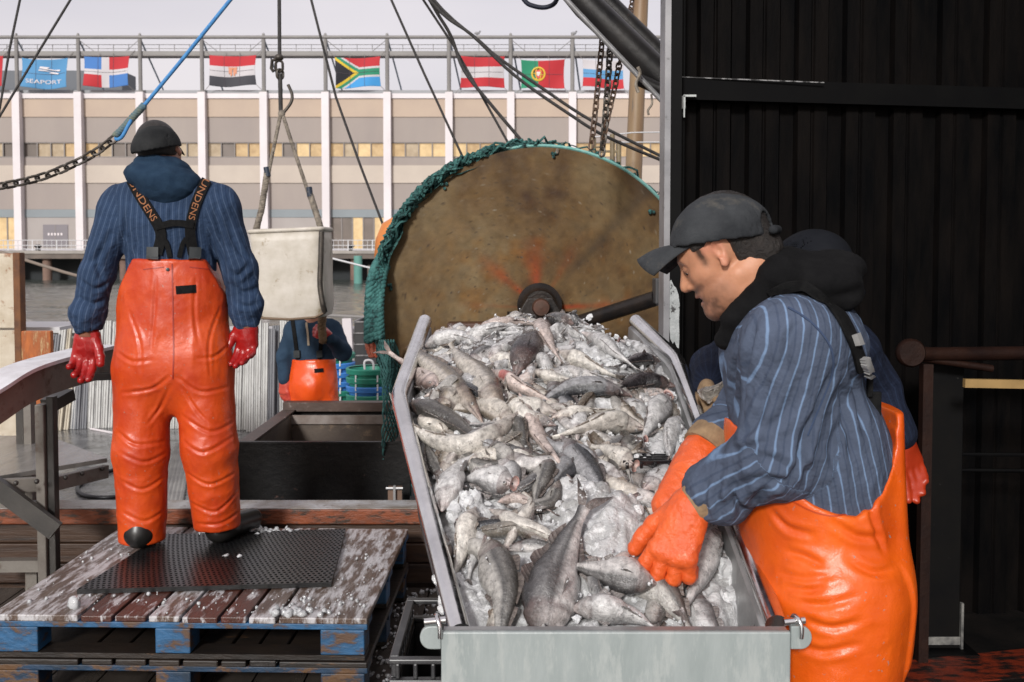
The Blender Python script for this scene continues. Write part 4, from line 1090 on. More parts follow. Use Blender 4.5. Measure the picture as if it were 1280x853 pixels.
# closing wall to the right
MB().b2((sx1, 1.0, 0), (sx1+.05, 4.3, 4.2)).build('side_wall', m_beam, shed)
fl_ = MB().b2((.36, 2.2, .0005), (7, 4.4, .004)).build('shed_floor', mat('black_wet_floor', (.005, .005, .005), (.012, .010, .009), .4, scale=5, bump=.3, spec=.3)); tag(fl_, kind='structure')
a_ = G(1090, 838, .006)
fs_ = MB().prism([G(1100, 830, .0045), G(1400, 800, .0045), G(1400, 838, .0045), G(1110, 862, .0045)], (0, 0, .003)).build('painted_stripe', mat('worn_red_stripe', (.16, .022, .008), (.012, .008, .007), .4, scale=9, stretch=(1.2, 3, 1), mixp=(.44, .58), bump=.4)); tag(fs_, kind='structure')
# rail and post on the right
m_rr = mat('dark_rusty_rail', (.010, .004, .003), (.020, .008, .005), .55, 0.0, spec=.2, scale=9, c3=(.12, .10, .09), c3scale=50, c3pos=(.68, .74), bump=.3)
gt = empty('rail_frame', G(1172, 812, 0), 'dark rusty tube rail and black post in front of the shed wall', 'rail')
MB().tube([P(1136, 441, 3.62), P(1165, 443, 3.66), P(1420, 440, 3.72)], .026, 14).build('top_rail', m_rr, gt, 60)
MB().lathe([(.045, 0), (.052, .01), (.052, .03), (.045, .04)], P(1141, 442, 3.56), (0, 1, 0), 20).build('end_cap', m_rr, gt, 40)
q = P(1158, 455, 3.66); MB().b2((q.x-.018, 3.64, 0), (q.x+.018, 3.68, q.z)).build('upright', m_rr, gt)
MB().tube([P(1152, 448, 3.66), P(1240, 461, 3.68)], .014, 8).build('under_bar', m_rr, gt, 60)
q0, q1 = P(1151, 812, 3.82), P(1197, 455, 3.82)
MB().b2((q0.x, 3.76, .012), (q1.x, 3.86, q1.z)).build('square_post', mat('speckled_black_post', (.0025, .0025, .003), (.005, .0045, .004), .55, scale=6, spec=.12, c3=(.16, .15, .14), c3scale=60, c3pos=(.69, .74)), gt, bevel=.004)
MB().b2((q0.x-.03, 3.70, .0045), (q1.x+.05, 3.90, .0115)).build('base_plate', m_beam, gt)
MB().b2((q0.x-.012, 3.753, .012), (q0.x-.003, 3.77, .19)).b2((q1.x+.003, 3.753, .012), (q1.x+.012, 3.77, .19)).b2((q0.x, 3.752, .03), (q1.x, 3.757, .06)).build('worn_corner', mat('chipped_grey_edge', (.20, .195, .18), (.05, .05, .05), .5, scale=20), gt)
MB().tube([P(1198, 568, 3.82), P(1420, 570, 3.86)], .008, 6).tube([P(1198, 588, 3.82), P(1420, 590, 3.86)], .008, 6).build('thin_bar', m_beam, gt, 60)
o = MB().bar(P(1205, 479, 3.5), P(1420, 483, 3.5), .02, .03).build('brass_strip', mat('brass_strip', (.36, .23, .09), (.28, .18, .07), .45, .2, scale=10), gt)

# ---- fish chute
from bisect import bisect
LP = [P(575, 790, 1.90), P(527, 600, 2.33), P(498, 496, 2.66), P(516, 445, 3.0), P(531, 402, 3.35)]
RP = [P(970, 780, 1.90), P(884, 545, 2.50), P(846, 450, 2.95), P(818, 424, 3.16), P(795, 402, 3.35)]
LP = [LP[0], LP[2], LP[4]]; RP = [RP[0], RP[2], RP[4]]
def rimat(pts, y):
    if y <= pts[0].y: a, b = pts[0], pts[1]
    elif y >= pts[-1].y: a, b = pts[-2], pts[-1]
    else:
        for a, b in zip(pts, pts[1:]):
            if a.y <= y <= b.y: break
    f = (y-a.y)/(b.y-a.y); return a.lerp(b, f)
m_ss = mat('wet_stainless', (.78, .78, .78), (.60, .60, .60), .20, 1.0, scale=9, rvar=.10, bump=.05, bscale=30)
m_ssw = mat('dull_stainless_sheet', (.36, .36, .36), (.24, .24, .24), .4, .5, scale=7, rvar=.15, bump=.1, c3=(.5, .5, .51), c3scale=30, c3pos=(.58, .7))
m_gpaint = mat('scuffed_grey_green_paint', (.30, .335, .33), (.25, .285, .28), .42, scale=7, c3=(.34, .37, .36), c3scale=9, c3pos=(.50, .60), bump=.15, stretch=(3, 1, .7))
ch = empty('fish_chute', (.2, 2.6, 0), 'stainless fish chute with tubular rims and grey green front plate', 'chute')
for pts, sgn in ((LP, 1), (RP, -1)):
    cp = catmull([pts[0]+(pts[0]-pts[1])*.01]+pts[1:-1]+[pts[-1]], 1)
    cc = [pts[0]]
    a, b, c = pts
    cc += [a.lerp(b, f) for f in (.3, .6, .85)]+[a.lerp(b, .95)*.5+a.lerp(b, .95)*.5, b.lerp(a, .02).lerp(b.lerp(c, .02), .5), b.lerp(c, .07)]+[b.lerp(c, f) for f in (.3, .6, .85, 1)]
    MB().tube(cc, [.0215]*4+[.022]*3+[.023]*4, 16).sphere(cc[-1], .023, 14, 10).build('rim_rail', m_ss, ch, 60)
    # wall: inner sheet from rim down to floor
    vv = []; ff = []
    ys = [pts[0].y+(pts[-1].y-pts[0].y)*i/24 for i in range(25)]
    prof = [(.004, -.012), (.022, -.022), (.028, -.10), (.05, -.30)]
    for y in ys:
        r_0 = rimat(pts, y)
        for dx, dz in prof: vv.append(r_0+Vector((dx*sgn, 0, dz)))
    for i in range(24):
        for k in range(3): ff.append((i*4+k, i*4+k+1, i*4+k+5, i*4+k+4))
    o = mesh_obj('side_wall', vv, ff, m_ssw, ch, 30)
    s = o.modifiers.new('thickness', 'SOLIDIFY'); s.thickness = .004
vv = []
for i in range(25):
    y = 1.9+1.45*i/24; a = rimat(LP, y); b = rimat(RP, y); vv += [a+Vector((.05, 0, -.30)), b+Vector((-.05, 0, -.30))]
o = mesh_obj('floor_sheet', vv, [(2*i, 2*i+1, 2*i+3, 2*i+2) for i in range(24)], m_ssw, ch)
s = o.modifiers.new('thickness', 'SOLIDIFY'); s.thickness = .004
# front plate
fa, fb = P(549, 789, 1.86), P(1000, 784.5, 1.86)
zt = (fa.z+fb.z)/2
xA, xB = P(552, 800, 1.86).x, P(986, 800, 1.86).x
MB().prism([(xA, 1.845, zt-.34), (xB, 1.845, zt-.34), (xB, 1.845, zt), (xA, 1.845, zt)], (0, .014, 0)).build('front_plate', m_gpaint, ch, bevel=.003)
MB().bar((xA+.004, 1.8645, zt-.004), (xB-.004, 1.8645, zt-.004), .02, .008).build('front_lip', m_ssw, ch)
for px, sg in ((540, -1), (998, 1)):
    q = P(px, 798, 1.85)
    lugp = [(q.x-.03*sg*-1*0+0, 0)]
    # rounded lug ear
    e_ = MB(); pts = []
    base_x = xA+.0 if sg < 0 else xB
    for k in range(13):
        a = pi/2-pi*k/12
        pts.append(Vector((base_x+sg*(.020+.020*math.cos(a)), 1.846, q.z+.022*math.sin(a)+.002)))
    pts = [Vector((base_x+sg*.0005, 1.846, q.z+.024))]+pts+[Vector((base_x+sg*.0005, 1.846, q.z-.020))]
    if sg < 0: pts = pts[::-1]
    e_.prism(pts, (0, .012, 0)).build('lug', m_gpaint, ch, bevel=.002)
    sh = MB()
    c = Vector((base_x+sg*.010, 1.855, q.z+.018))
    sh.tube(catmull([c+Vector((.008, -.014, -.014)), c+Vector((.008, -.016, .005)), c+Vector((.004, -.010, .020)), c+Vector((.0, .006, .022)), c+Vector((-.002, .016, .008)), c+Vector((-.002, .016, -.014))], 4), .0045, 8)
    sh.cyl(c+Vector((-.022*1, -.003, .012)), c+Vector((.018, .0, .015)), .007, 10)
    sh.build('shackle', m_ss, ch, 60)
# legs and cross frame below the chute
for y, pr in ((2.0, (LP, RP)), (3.2, (LP, RP))):
    a = rimat(LP, y); b = rimat(RP, y)
    for q in (a+Vector((.11, 0, -.305)), b+Vector((-.11, 0, -.305))):
        MB().b2((q.x-.03, y-.03, 0), (q.x+.03, y+.03, q.z)).build('leg', m_std, ch)
    MB().bar(a+Vector((.10, 0, -.33)), b+Vector((-.10, 0, -.33)), .05, .04).build('cross_bar', m_std, ch)
MB().b2((a.x, 3.349, a.z-.33), (b.x, 3.353, a.z-.10)).build('back_sheet', m_ssw, ch)

# black crates tucked below the chute
def crate(z, label):
    x0, x1, y0, y1 = P(492, 800, 2.3).x, P(492, 800, 2.3).x+.36, 2.2, 2.6
    h = .31
    e = empty('plastic_crate', ((x0+x1)/2, (y0+y1)/2, z), label, 'crate', 'black crates stacked under the chute')
    W, D_ = (x1-x0)/2, (y1-y0)/2
    t = .014
    MB().b2((-W+.01, -D_+.01, 0), (W-.01, D_-.01, .012)).b2((-W+.01, -D_+.01, .0121), (-W+.01+t, D_-.01, h-.06)).b2((W-.01-t, -D_+.01, .0121), (W-.01, D_-.01, h-.06)).b2((-W+.01+t+.0002, -D_+.01, .0121), (W-.0102-t, -D_+.01+t, h-.06)).b2((-W+.0102+t, D_-.01-t, .0121), (W-.0102-t, D_-.01, h-.06)).build('crate_body', m_tr, e, local=True)
    r_ = MB()
    for zz in (h-.0595, h-.012): 
        r_.b2((-W, -D_, zz), (W, -D_+.022, zz+.012)).b2((-W, D_-.022, zz), (W, D_, zz+.012)).b2((-W, -D_+.0222, zz), (-W+.022, D_-.0222, zz+.012)).b2((W-.022, -D_+.0222, zz), (W, D_-.0222, zz+.012))
    for i in range(9):
        f = -1+2*(i+.5)/9
        r_.b2((-W+.004, f*D_-.005, h-.0475), (-W+.018, f*D_+.005, h-.0122)); r_.b2((f*W-.005, -D_+.004, h-.0475), (f*W+.005, -D_+.018, h-.0122))
    r_.build('crate_rim', mat('scuffed_black_plastic', (.028, .028, .03), (.07, .07, .07), .3, scale=20, mixp=(.5, .75)), e, local=True, bevel=.003)
crate(.001, 'lower black plastic crate under the left front of the chute')
crate(.315, 'upper black plastic crate showing at the chute\'s left front corner')
# ---- the heap the fish lie on (height field over the chute)
def heap_z(x, y):
    a = rimat(LP, y); b = rimat(RP, y)
    u = (x-a.x)/(b.x-a.x); u_ = min(1, max(0, u))
    zr = a.z+(b.z-a.z)*u_
    g = min(1, max(0, (y-1.9)/1.2))
    cr = (.030+.085*g)*(4*u_*(1-u_))**.8
    z = zr-.058+cr
    z -= .075*max(0, min(1, (u_-.62)/.3))*max(0, min(1, (2.45-y)/.4))
    if y > 3.12: z -= (y-3.12)**2*2.2
    z += .014*math.sin(x*23+y*9)*math.sin(y*21-x*7)
    return z
def HP(px, py, lift=0.0):
    """point of the heap seen at a pixel"""
    d0 = 1.86
    prev = None
    d = d0
    while d < 3.5:
        p = P(px, py, d)
        if p.z < heap_z(p.x, d)+lift:
            return p
        d += .005
    return P(px, py, 3.2)
def heap_n(p):
    e = .02
    return Vector((-(heap_z(p.x+e, p.y)-heap_z(p.x-e, p.y))/(2*e), -(heap_z(p.x, p.y+e)-heap_z(p.x, p.y-e))/(2*e), 1)).normalized()
# ================================================================== people
class SDF:
    def __init__(s, lo, hi, h):
        s.lo = np.array(lo, float); s.h = h
        s.n = np.ceil((np.array(hi)-s.lo)/h).astype(int)+1
        s.ax = [s.lo[i]+h*np.arange(s.n[i]) for i in range(3)]
        s.D = np.full(s.n, .25, dtype=np.float32)
    def sub(s, lo, hi):
        sl = []
        for i in range(3):
            a = int(max(0, math.floor((lo[i]-s.lo[i])/s.h))); b = int(min(s.n[i], math.ceil((hi[i]-s.lo[i])/s.h)+1))
            if b <= a: return None, None
            sl.append(slice(a, b))
        X = s.ax[0][sl[0]][:, None, None]; Y = s.ax[1][sl[1]][None, :, None]; Z = s.ax[2][sl[2]][None, None, :]
        return tuple(sl), (X, Y, Z)
    def union(s, sl, d, k):
        A = s.D[sl]
        if k > 1e-6:
            hh = np.maximum(k-np.abs(A-d), 0)/k
            s.D[sl] = np.minimum(A, d)-hh*hh*k*.25
        else: s.D[sl] = np.minimum(A, d)
    def carve(s, sl, d, k):
        A = s.D[sl]; d = -d
        if k > 1e-6:
            hh = np.maximum(k-np.abs(A-d), 0)/k
            s.D[sl] = np.maximum(A, d)+hh*hh*k*.25
        else: s.D[sl] = np.maximum(A, d)
    def dcone(s, X, Y, Z, a, b, ra, rb, flat=None):
        a = np.array(a, float); b = np.array(b, float); ab = b-a; L2 = float(ab@ab)+1e-12
        px, py, pz = X-a[0], Y-a[1], Z-a[2]
        if flat is not None:
            ax, f = flat; ax = np.array(ax, float); ax = ax/np.linalg.norm(ax)
            dd = (px*ax[0]+py*ax[1]+pz*ax[2])*(1/f-1)
            px = px+ax[0]*dd; py = py+ax[1]*dd; pz = pz+ax[2]*dd
            d2 = float(ab@ax)*(1/f-1); ab = ab+ax*d2; L2 = float(ab@ab)+1e-12
        t = np.clip((px*ab[0]+py*ab[1]+pz*ab[2])/L2, 0, 1)
        d = np.sqrt((px-t*ab[0])**2+(py-t*ab[1])**2+(pz-t*ab[2])**2)-(ra+(rb-ra)*t)
        if flat is not None and flat[1] < 1: d = d*(.5+.5*flat[1])
        return d
    def cone(s, a, b, ra, rb, k=.02, flat=None, op='u'):
        f = max(1, flat[1]) if flat else 1
        m = max(ra, rb)*f+k+.03
        lo = np.minimum(a, b)-m; hi = np.maximum(a, b)+m
        sl, g = s.sub(lo, hi)
        if sl is None: return
        d = s.dcone(*g, a, b, ra, rb, flat)
        (s.union if op == 'u' else s.carve)(sl, d, k)
    def ell(s, c, r, R=None, k=.02, op='u'):
        c = np.array(c, float); m = max(r)+k+.03
        sl, g = s.sub(c-m, c+m)
        if sl is None: return
        X, Y, Z = g
        px, py, pz = X-c[0], Y-c[1], Z-c[2]
        if R is not None:
            R = np.array(R); px, py, pz = [R[0][i]*px+R[1][i]*py+R[2][i]*pz for i in range(3)]
        k0 = np.sqrt((px/r[0])**2+(py/r[1])**2+(pz/r[2])**2); k1 = np.sqrt((px/r[0]**2)**2+(py/r[1]**2)**2+(pz/r[2]**2)**2)
        d = k0*(k0-1)/np.maximum(k1, 1e-6)
        (s.union if op == 'u' else s.carve)(sl, d, k)
    def keep(s, fn, k=0):
        """intersect with fn(X,Y,Z)<0"""
        d = fn(s.ax[0][:, None, None], s.ax[1][None, :, None], s.ax[2][None, None, :])
        d = np.broadcast_to(d, s.D.shape)
        s.carve((slice(None),)*3, -d, k)
    def mesh(s):
        D = s.D; ins = D < 0
        nx, ny, nz = D.shape
        cnt = np.zeros((nx-1, ny-1, nz-1), dtype=np.int8)
        for i in (0, 1):
            for j in (0, 1):
                for k in (0, 1): cnt += ins[i:nx-1+i, j:ny-1+j, k:nz-1+k]
        cells = np.argwhere((cnt > 0) & (cnt < 8))
        idx = -np.ones(cnt.shape, dtype=np.int64); idx[cells[:, 0], cells[:, 1], cells[:, 2]] = np.arange(len(cells))
        acc = np.zeros((len(cells), 3)); num = np.zeros(len(cells))
        corners = [(i, j, k) for i in (0, 1) for j in (0, 1) for k in (0, 1)]
        for a in corners:
            for ax in range(3):
                if a[ax] == 0:
                    b = list(a); b[ax] = 1
                    va = D[cells[:, 0]+a[0], cells[:, 1]+a[1], cells[:, 2]+a[2]]; vb = D[cells[:, 0]+b[0], cells[:, 1]+b[1], cells[:, 2]+b[2]]
                    m = (va < 0) != (vb < 0)
                    t = np.where(m, va/np.where(m, va-vb, 1), 0)
                    p = np.tile(np.array(a, float), (len(cells), 1)); p[:, ax] = t
                    acc[m] += p[m]; num[m] += 1
        v = s.lo+(cells+acc/num[:, None])*s.h
        faces = []
        for ax in range(3):
            o1, o2 = [(1, 2), (2, 0), (0, 1)][ax]
            sa = [slice(1, -1)]*3; sa[ax] = slice(0, -1); sb = [slice(1, -1)]*3; sb[ax] = slice(1, None)
            A = ins[tuple(sa)]; B = ins[tuple(sb)]
            e = np.argwhere(A != B)
            if not len(e): continue
            fl = A[e[:, 0], e[:, 1], e[:, 2]]
            e = e+1; e[:, ax] -= 1
            def cell(d1, d2):
                c = e.copy(); c[:, o1] -= d1; c[:, o2] -= d2; return idx[c[:, 0], c[:, 1], c[:, 2]]
            q = np.stack([cell(1, 1), cell(0, 1), cell(0, 0), cell(1, 0)], 1)
            q[~fl] = q[~fl][:, ::-1]
            faces.append(q)
        f = np.concatenate(faces); f = f[(f >= 0).all(1)]
        return v, f
def relax(v, f, it=1, w=.5):
    for _ in range(it):
        acc = np.zeros_like(v); n = np.zeros(len(v))
        for a, b in ((0, 1), (1, 2), (2, 3), (3, 0)):
            np.add.at(acc, f[:, a], v[f[:, b]]); np.add.at(acc, f[:, b], v[f[:, a]])
            np.add.at(n, f[:, a], 1); np.add.at(n, f[:, b], 1)
        v = v*(1-w)+acc/np.maximum(n, 1)[:, None]*w
    return v
def vnormals(v, f):
    n = np.cross(v[f[:, 2]]-v[f[:, 0]], v[f[:, 3]]-v[f[:, 1]])
    out = np.zeros_like(v)
    for i in range(4): np.add.at(out, f[:, i], n)
    return out/np.maximum(np.linalg.norm(out, axis=1), 1e-9)[:, None]
def grid_obj(name, v, f, m, parent, sm=180):
    me = bpy.data.meshes.new(name)
    me.vertices.add(len(v)); me.vertices.foreach_set('co', np.asarray(v, np.float32).ravel())
    me.loops.add(len(f)*4); me.loops.foreach_set('vertex_index', f.astype(np.int32).ravel())
    me.polygons.add(len(f)); me.polygons.foreach_set('loop_start', np.arange(0, len(f)*4, 4, dtype=np.int32))
    me.polygons.foreach_set('loop_total', np.full(len(f), 4, np.int32))
    me.update(calc_edges=True); me.validate()
    me.polygons.foreach_set('use_smooth', [True]*len(me.polygons))
    o = bpy.data.objects.new(name, me); COL.objects.link(o); me.materials.append(m)
    if parent: adopt(o, parent)
    return o
def V(p): return np.array([p[0], p[1], p[2]], float)
def nrm(v): v = np.array(v, float); return v/np.linalg.norm(v)

def boots(v, f, e, xs=None, ys=None):
    ax, c = (0, xs) if xs is not None else (1, ys)
    for sg in (-1, 1):
        k = (v[:, ax]-c)*sg > 0; g = f[k[f].all(1)]; ix = -np.ones(len(v), int); ix[k] = np.arange(k.sum())
        if len(g): grid_obj('boot', v[k], ix[g], m_boot, e)
# ---- hand: wrist w, F finger direction, S thumb side, N palm normal
def hand_prims(w, F, S, N, sc=1.0, curl=(.35, .45, .5, .55), curl2=.6, spread=.10, thumb=(.9, .5, .2), fat=1.0):
    w = V(w); F, S, N = nrm(F), nrm(S), nrm(N); pr = []
    def pt(f, s_, n_): return w+(F*f+S*s_+N*n_)*sc
    pr.append(('c', pt(0, 0, 0), pt(.035, 0, 0), .027*sc*fat, .030*sc*fat, .015, (N, .75)))
    for s_ in (.024, .005, -.014, -.030):
        pr.append(('c', pt(.03, s_*.7, 0), pt(.092-abs(s_+.0)*.18, s_, 0), .0175*sc*fat, .0150*sc*fat, .016, None))
    L = [(.044, .028, .022), (.048, .031, .024), (.045, .029, .023), (.036, .023, .020)]
    for i, s_ in enumerate((.030, .009, -.013, -.033)):
        b = pt(.094-abs(s_-.005)*.22, s_, 0); a = 0
        fd = F+S*spread*(1.2-i*.8)
        fd = nrm(fd)
        r = (.0118 if i < 3 else .0105)*sc*fat
        for j, l_ in enumerate(L[i]):
            a += curl[i]*(1.0 if j == 0 else curl2*1.6 if j == 1 else curl2)
            d = fd*math.cos(a)+N*math.sin(a)
            e = b+d*l_*sc
            pr.append(('c', b, e, r, r*.93, .006, None)); b = e; r *= .93
    t0 = pt(.018, .024, .006)
    d = nrm(F*(1-thumb[0]*.45)+S*thumb[0]+N*thumb[2]); t1 = t0+d*.042*sc
    d2 = nrm(d+F*thumb[1]*.9+N*thumb[2]); t2 = t1+d2*.034*sc
    d3 = nrm(d2+F*thumb[1]*.6+N*thumb[2]*.6); t3 = t2+d3*.026*sc
    pr += [('c', t0, t1, .0185*sc*fat, .0145*sc*fat, .014, None), ('c', t1, t2, .0142*sc*fat, .013*sc*fat, .006, None), ('c', t2, t3, .013*sc*fat, .0115*sc*fat, .006, None)]
    return pr
def put(s, prims, off=0.0):
    for p in prims:
        if p[0] == 'c': s.cone(p[1], p[2], max(.002, p[3]+off), max(.002, p[4]+off), p[5], p[6] if len(p) > 6 else None)
        elif p[0] == 'e': s.ell(p[1], tuple(max(.003, q+off) for q in p[2]), p[3], p[4])
        elif p[0] == 'x': s.ell(p[1], p[2], p[3], p[4], op='c')
def bounds(prims, pad):
    lo = np.full(3, 1e9); hi = -lo
    for p in prims:
        if p[0] == 'c':
            f = max(1, p[6][1]) if len(p) > 6 and p[6] else 1
            m = max(p[3], p[4])*f
            lo = np.minimum(lo, np.minimum(p[1], p[2])-m); hi = np.maximum(hi, np.maximum(p[1], p[2])+m)
        elif p[0] == 'e':
            lo = np.minimum(lo, np.array(p[1])-max(p[2])); hi = np.maximum(hi, np.array(p[1])+max(p[2]))
    return lo-pad, hi+pad

# ---- head in its own frame: x forward, y left, z up, origin between the ears
def head_prims(c, M, sc=1.0, mouth_open=.0):
    c = V(c); M = np.array(M, float)
    def T(p): return c+M @ (np.array(p, float)*sc)
    pr = [('e', T((-.012, 0, .035)), (.100*sc, .078*sc, .092*sc), M.T, .0),
          ('e', T((.036, 0, -.022)), (.058*sc, .060*sc, .082*sc), M.T, .03),
          ('e', T((.022, 0, -.072)), (.062*sc, .056*sc, .045*sc), M.T, .03),
          ('c', T((.076, 0, -.098)), T((.070, .012, -.098)), .019*sc, .017*sc, .02), ('c', T((.076, 0, -.098)), T((.070, -.012, -.098)), .019*sc, .017*sc, .02),
          ('c', T((-.01, .052, -.055)), T((.06, .022, -.098)), .016*sc, .014*sc, .02), ('c', T((-.01, -.052, -.055)), T((.06, -.022, -.098)), .016*sc, .014*sc, .02),
          ('c', T((.083, .012, .026)), T((.072, .045, .024)), .012*sc, .011*sc, .014), ('c', T((.083, -.012, .026)), T((.072, -.045, .024)), .012*sc, .011*sc, .014),
          ('c', T((.060, .044, -.020)), T((.045, .055, -.022)), .016*sc, .016*sc, .02), ('c', T((.060, -.044, -.020)), T((.045, -.055, -.022)), .016*sc, .016*sc, .02)]
    pr += [('x', T((.093, .033, .008)), (.017*sc, .019*sc, .013*sc), M.T, .014), ('x', T((.093, -.033, .008)), (.017*sc, .019*sc, .013*sc), M.T, .014)]
    # lids
    for s_ in (1, -1):
        pr += [('e', T((.078, .032*s_, .007)), (.0125*sc, .0155*sc, .0115*sc), M.T, .004)]
    # nose
    pr += [('c', T((.086, 0, .016)), T((.108, 0, -.022)), .0085*sc, .0115*sc, .010), ('e', T((.106, 0, -.027)), (.013*sc, .012*sc, .011*sc), M.T, .006),
           ('e', T((.094, .013, -.030)), (.012*sc, .008*sc, .009*sc), M.T, .006), ('e', T((.094, -.013, -.030)), (.012*sc, .008*sc, .009*sc), M.T, .006)]
    # mouth
    pr += [('e', T((.086, 0, -.054)), (.013*sc, .024*sc, .0085*sc), M.T, .006), ('e', T((.083, 0, -.071-mouth_open)), (.013*sc, .021*sc, .009*sc), M.T, .006),
           ('x', T((.097, 0, -.0625-mouth_open*.5)), (.016*sc, .024*sc, .0028*sc+mouth_open*.6), M.T, .003)]
    # ears
    for s_ in (1, -1):
        E = M @ np.array(Euler((0, rad(12), rad(-18*s_))).to_matrix())
        pr += [('e', T((-.006, .080*s_, .002)), (.019*sc, .009*sc, .032*sc), E.T, .006), ('x', T((-.001, .091*s_, .006)), (.011*sc, .007*sc, .017*sc), E.T, .005), ('e', T((-.001, .082*s_, -.024)), (.010*sc, .008*sc, .010*sc), E.T, .006)]
    return pr, T

def seg_coord(v, a, b, up):
    """angle about the axis a->b (0 along up) and distance to it"""
    a = V(a); b = V(b); t = nrm(b-a); u = np.array(up, float); u = nrm(u-t*(u@t)); w = np.cross(t, u)
    q = v-a; L = np.linalg.norm(b-a); s = np.clip(q@t, 0, L); d = q-s[:, None]*t
    return np.arctan2(d@w, d@u), np.linalg.norm(d, axis=1), (q@t)/L

# materials for people
def m_skin(name, c1, c2):
    m = mat(name, c1, c2, .48, scale=30, bump=.12, bscale=140, attr='Col', mixp=(.5, .9), spec=.4)
    m.node_tree.nodes['Principled BSDF'].inputs['Subsurface Weight'].default_value = .06
    m.node_tree.nodes['Principled BSDF'].inputs['Subsurface Radius'].default_value = (.02, .006, .003)
    return m
m_sk = m_skin('warm_skin', (.5, .3, .2), (.42, .20, .12))
def m_stripe(name, base, light, dark, fr=.026):
    if name in _mats: return _mats[name]
    m = bpy.data.materials.new(name); m.use_nodes = True; _mats[name] = m
    t = m.node_tree; n = t.nodes; l = t.links; bs = n['Principled BSDF']; bs.inputs['Roughness'].default_value = .85; bs.inputs['Specular IOR Level'].default_value = .2
    at = n.new('ShaderNodeAttribute'); at.attribute_name = 'stripe'
    co = n.new('ShaderNodeTexCoord')
    wob = n.new('ShaderNodeTexNoise'); wob.inputs['Scale'].default_value = 9; wob.inputs['Detail'].default_value = 3; l.new(co.outputs['Object'], wob.inputs[0])
    wm = n.new('ShaderNodeMath'); wm.operation = 'MULTIPLY_ADD'; wm.inputs[1].default_value = .012; l.new(wob.outputs[0], wm.inputs[0]); l.new(at.outputs['Fac'], wm.inputs[2])
    dv = n.new('ShaderNodeMath'); dv.operation = 'DIVIDE'; dv.inputs[1].default_value = fr; l.new(wm.outputs[0], dv.inputs[0])
    fc = n.new('ShaderNodeMath'); fc.operation = 'FRACT'; l.new(dv.outputs[0], fc.inputs[0])
    rp = n.new('ShaderNodeValToRGB'); rp.color_ramp.interpolation = 'LINEAR'
    els = rp.color_ramp.elements
    els[0].position = 0; els[0].color = rgb(light); els[1].position = 1.0; els[1].color = rgb(light)
    for p, c in ((.035, light), (.085, base), (.44, base), (.48, dark), (.56, dark), (.60, base), (.915, base), (.965, light)):
        e = els.new(p); e.color = rgb(c)
    l.new(fc.outputs[0], rp.inputs[0])
    nz = n.new('ShaderNodeTexNoise'); nz.inputs['Scale'].default_value = 7; nz.inputs['Detail'].default_value = 5; l.new(co.outputs['Object'], nz.inputs[0])
    mx = n.new('ShaderNodeMix'); mx.data_type = 'RGBA'; mx.blend_type = 'MULTIPLY'; mx.inputs[0].default_value = .8
    mr = n.new('ShaderNodeMapRange'); mr.inputs[1].default_value = .3; mr.inputs[2].default_value = .7; mr.inputs[3].default_value = .62; mr.inputs[4].default_value = 1.15; l.new(nz.outputs[0], mr.inputs[0])
    l.new(rp.outputs[0], mx.inputs[6]); l.new(mr.outputs[0], mx.inputs[7]); l.new(mx.outputs[2], bs.inputs['Base Color'])
    fz = n.new('ShaderNodeTexNoise'); fz.inputs['Scale'].default_value = 38; fz.inputs['Detail'].default_value = 6; l.new(co.outputs['Object'], fz.inputs[0])
    wv = n.new('ShaderNodeTexNoise'); wv.inputs['Scale'].default_value = 900; wv.inputs['Detail'].default_value = 2; l.new(co.outputs['Object'], wv.inputs[0])
    sm = n.new('ShaderNodeMath'); sm.operation = 'MULTIPLY_ADD'; sm.inputs[1].default_value = .12; l.new(wv.outputs[0], sm.inputs[0]); l.new(fz.outputs[0], sm.inputs[2])
    bp_ = n.new('ShaderNodeBump'); bp_.inputs['Strength'].default_value = .7; bp_.inputs['Distance'].default_value = .014; l.new(sm.outputs[0], bp_.inputs['Height']); l.new(bp_.outputs[0], bs.inputs['Normal'])
    return m
def m_pvc(name, c1, c2, spots=True):
    return mat(name, c1, c2, .36, scale=5, rvar=.14, bump=.30, bscale=14, bdist=.012, c3=((.30, .20, .17) if spots else None), c3scale=70, c3pos=(.63, .68), spec=.45)
m_navy = mat('navy_fleece', (.012, .028, .055), (.02, .042, .075), .95, scale=20, bump=.3, bscale=120, spec=.15)
m_blkf = mat('black_fleece', (.0035, .0035, .004), (.007, .007, .0075), .95, scale=20, bump=.3, bscale=90, spec=.15)
m_cap = mat('faded_black_cap', (.012, .013, .014), (.028, .029, .030), .85, scale=10, bump=.3, bscale=160, spec=.2)
m_boot = mat('black_rubber_boot', (.008, .008, .008), (.015, .014, .013), .35, scale=8)
m_web = mat('black_webbing', (.005, .005, .0055), (.010, .010, .010), .8, scale=60, bump=.3, bscale=300, spec=.12)
m_buck = mat('buckle_grey', (.035, .04, .042), None, .4)
m_hair = mat('dark_hair', (.010, .008, .007), (.022, .017, .014), .55, scale=60, bump=.8, bscale=160)
m_glr = mat('wet_red_glove', (.36, .014, .012), (.27, .010, .010), .22, scale=9, bump=.35, bscale=25, c3=(.5, .2, .16), c3scale=60, c3pos=(.70, .76))
m_glo = mat('wet_orange_glove', (.72, .115, .020), (.60, .085, .016), .36, scale=12, bump=.5, bscale=60, c3=(.70, .32, .20), c3scale=40, c3pos=(.60, .74))
m_cuff = mat('dirty_tan_cuff', (.30, .20, .11), (.18, .115, .065), .9, scale=30, bump=.3)

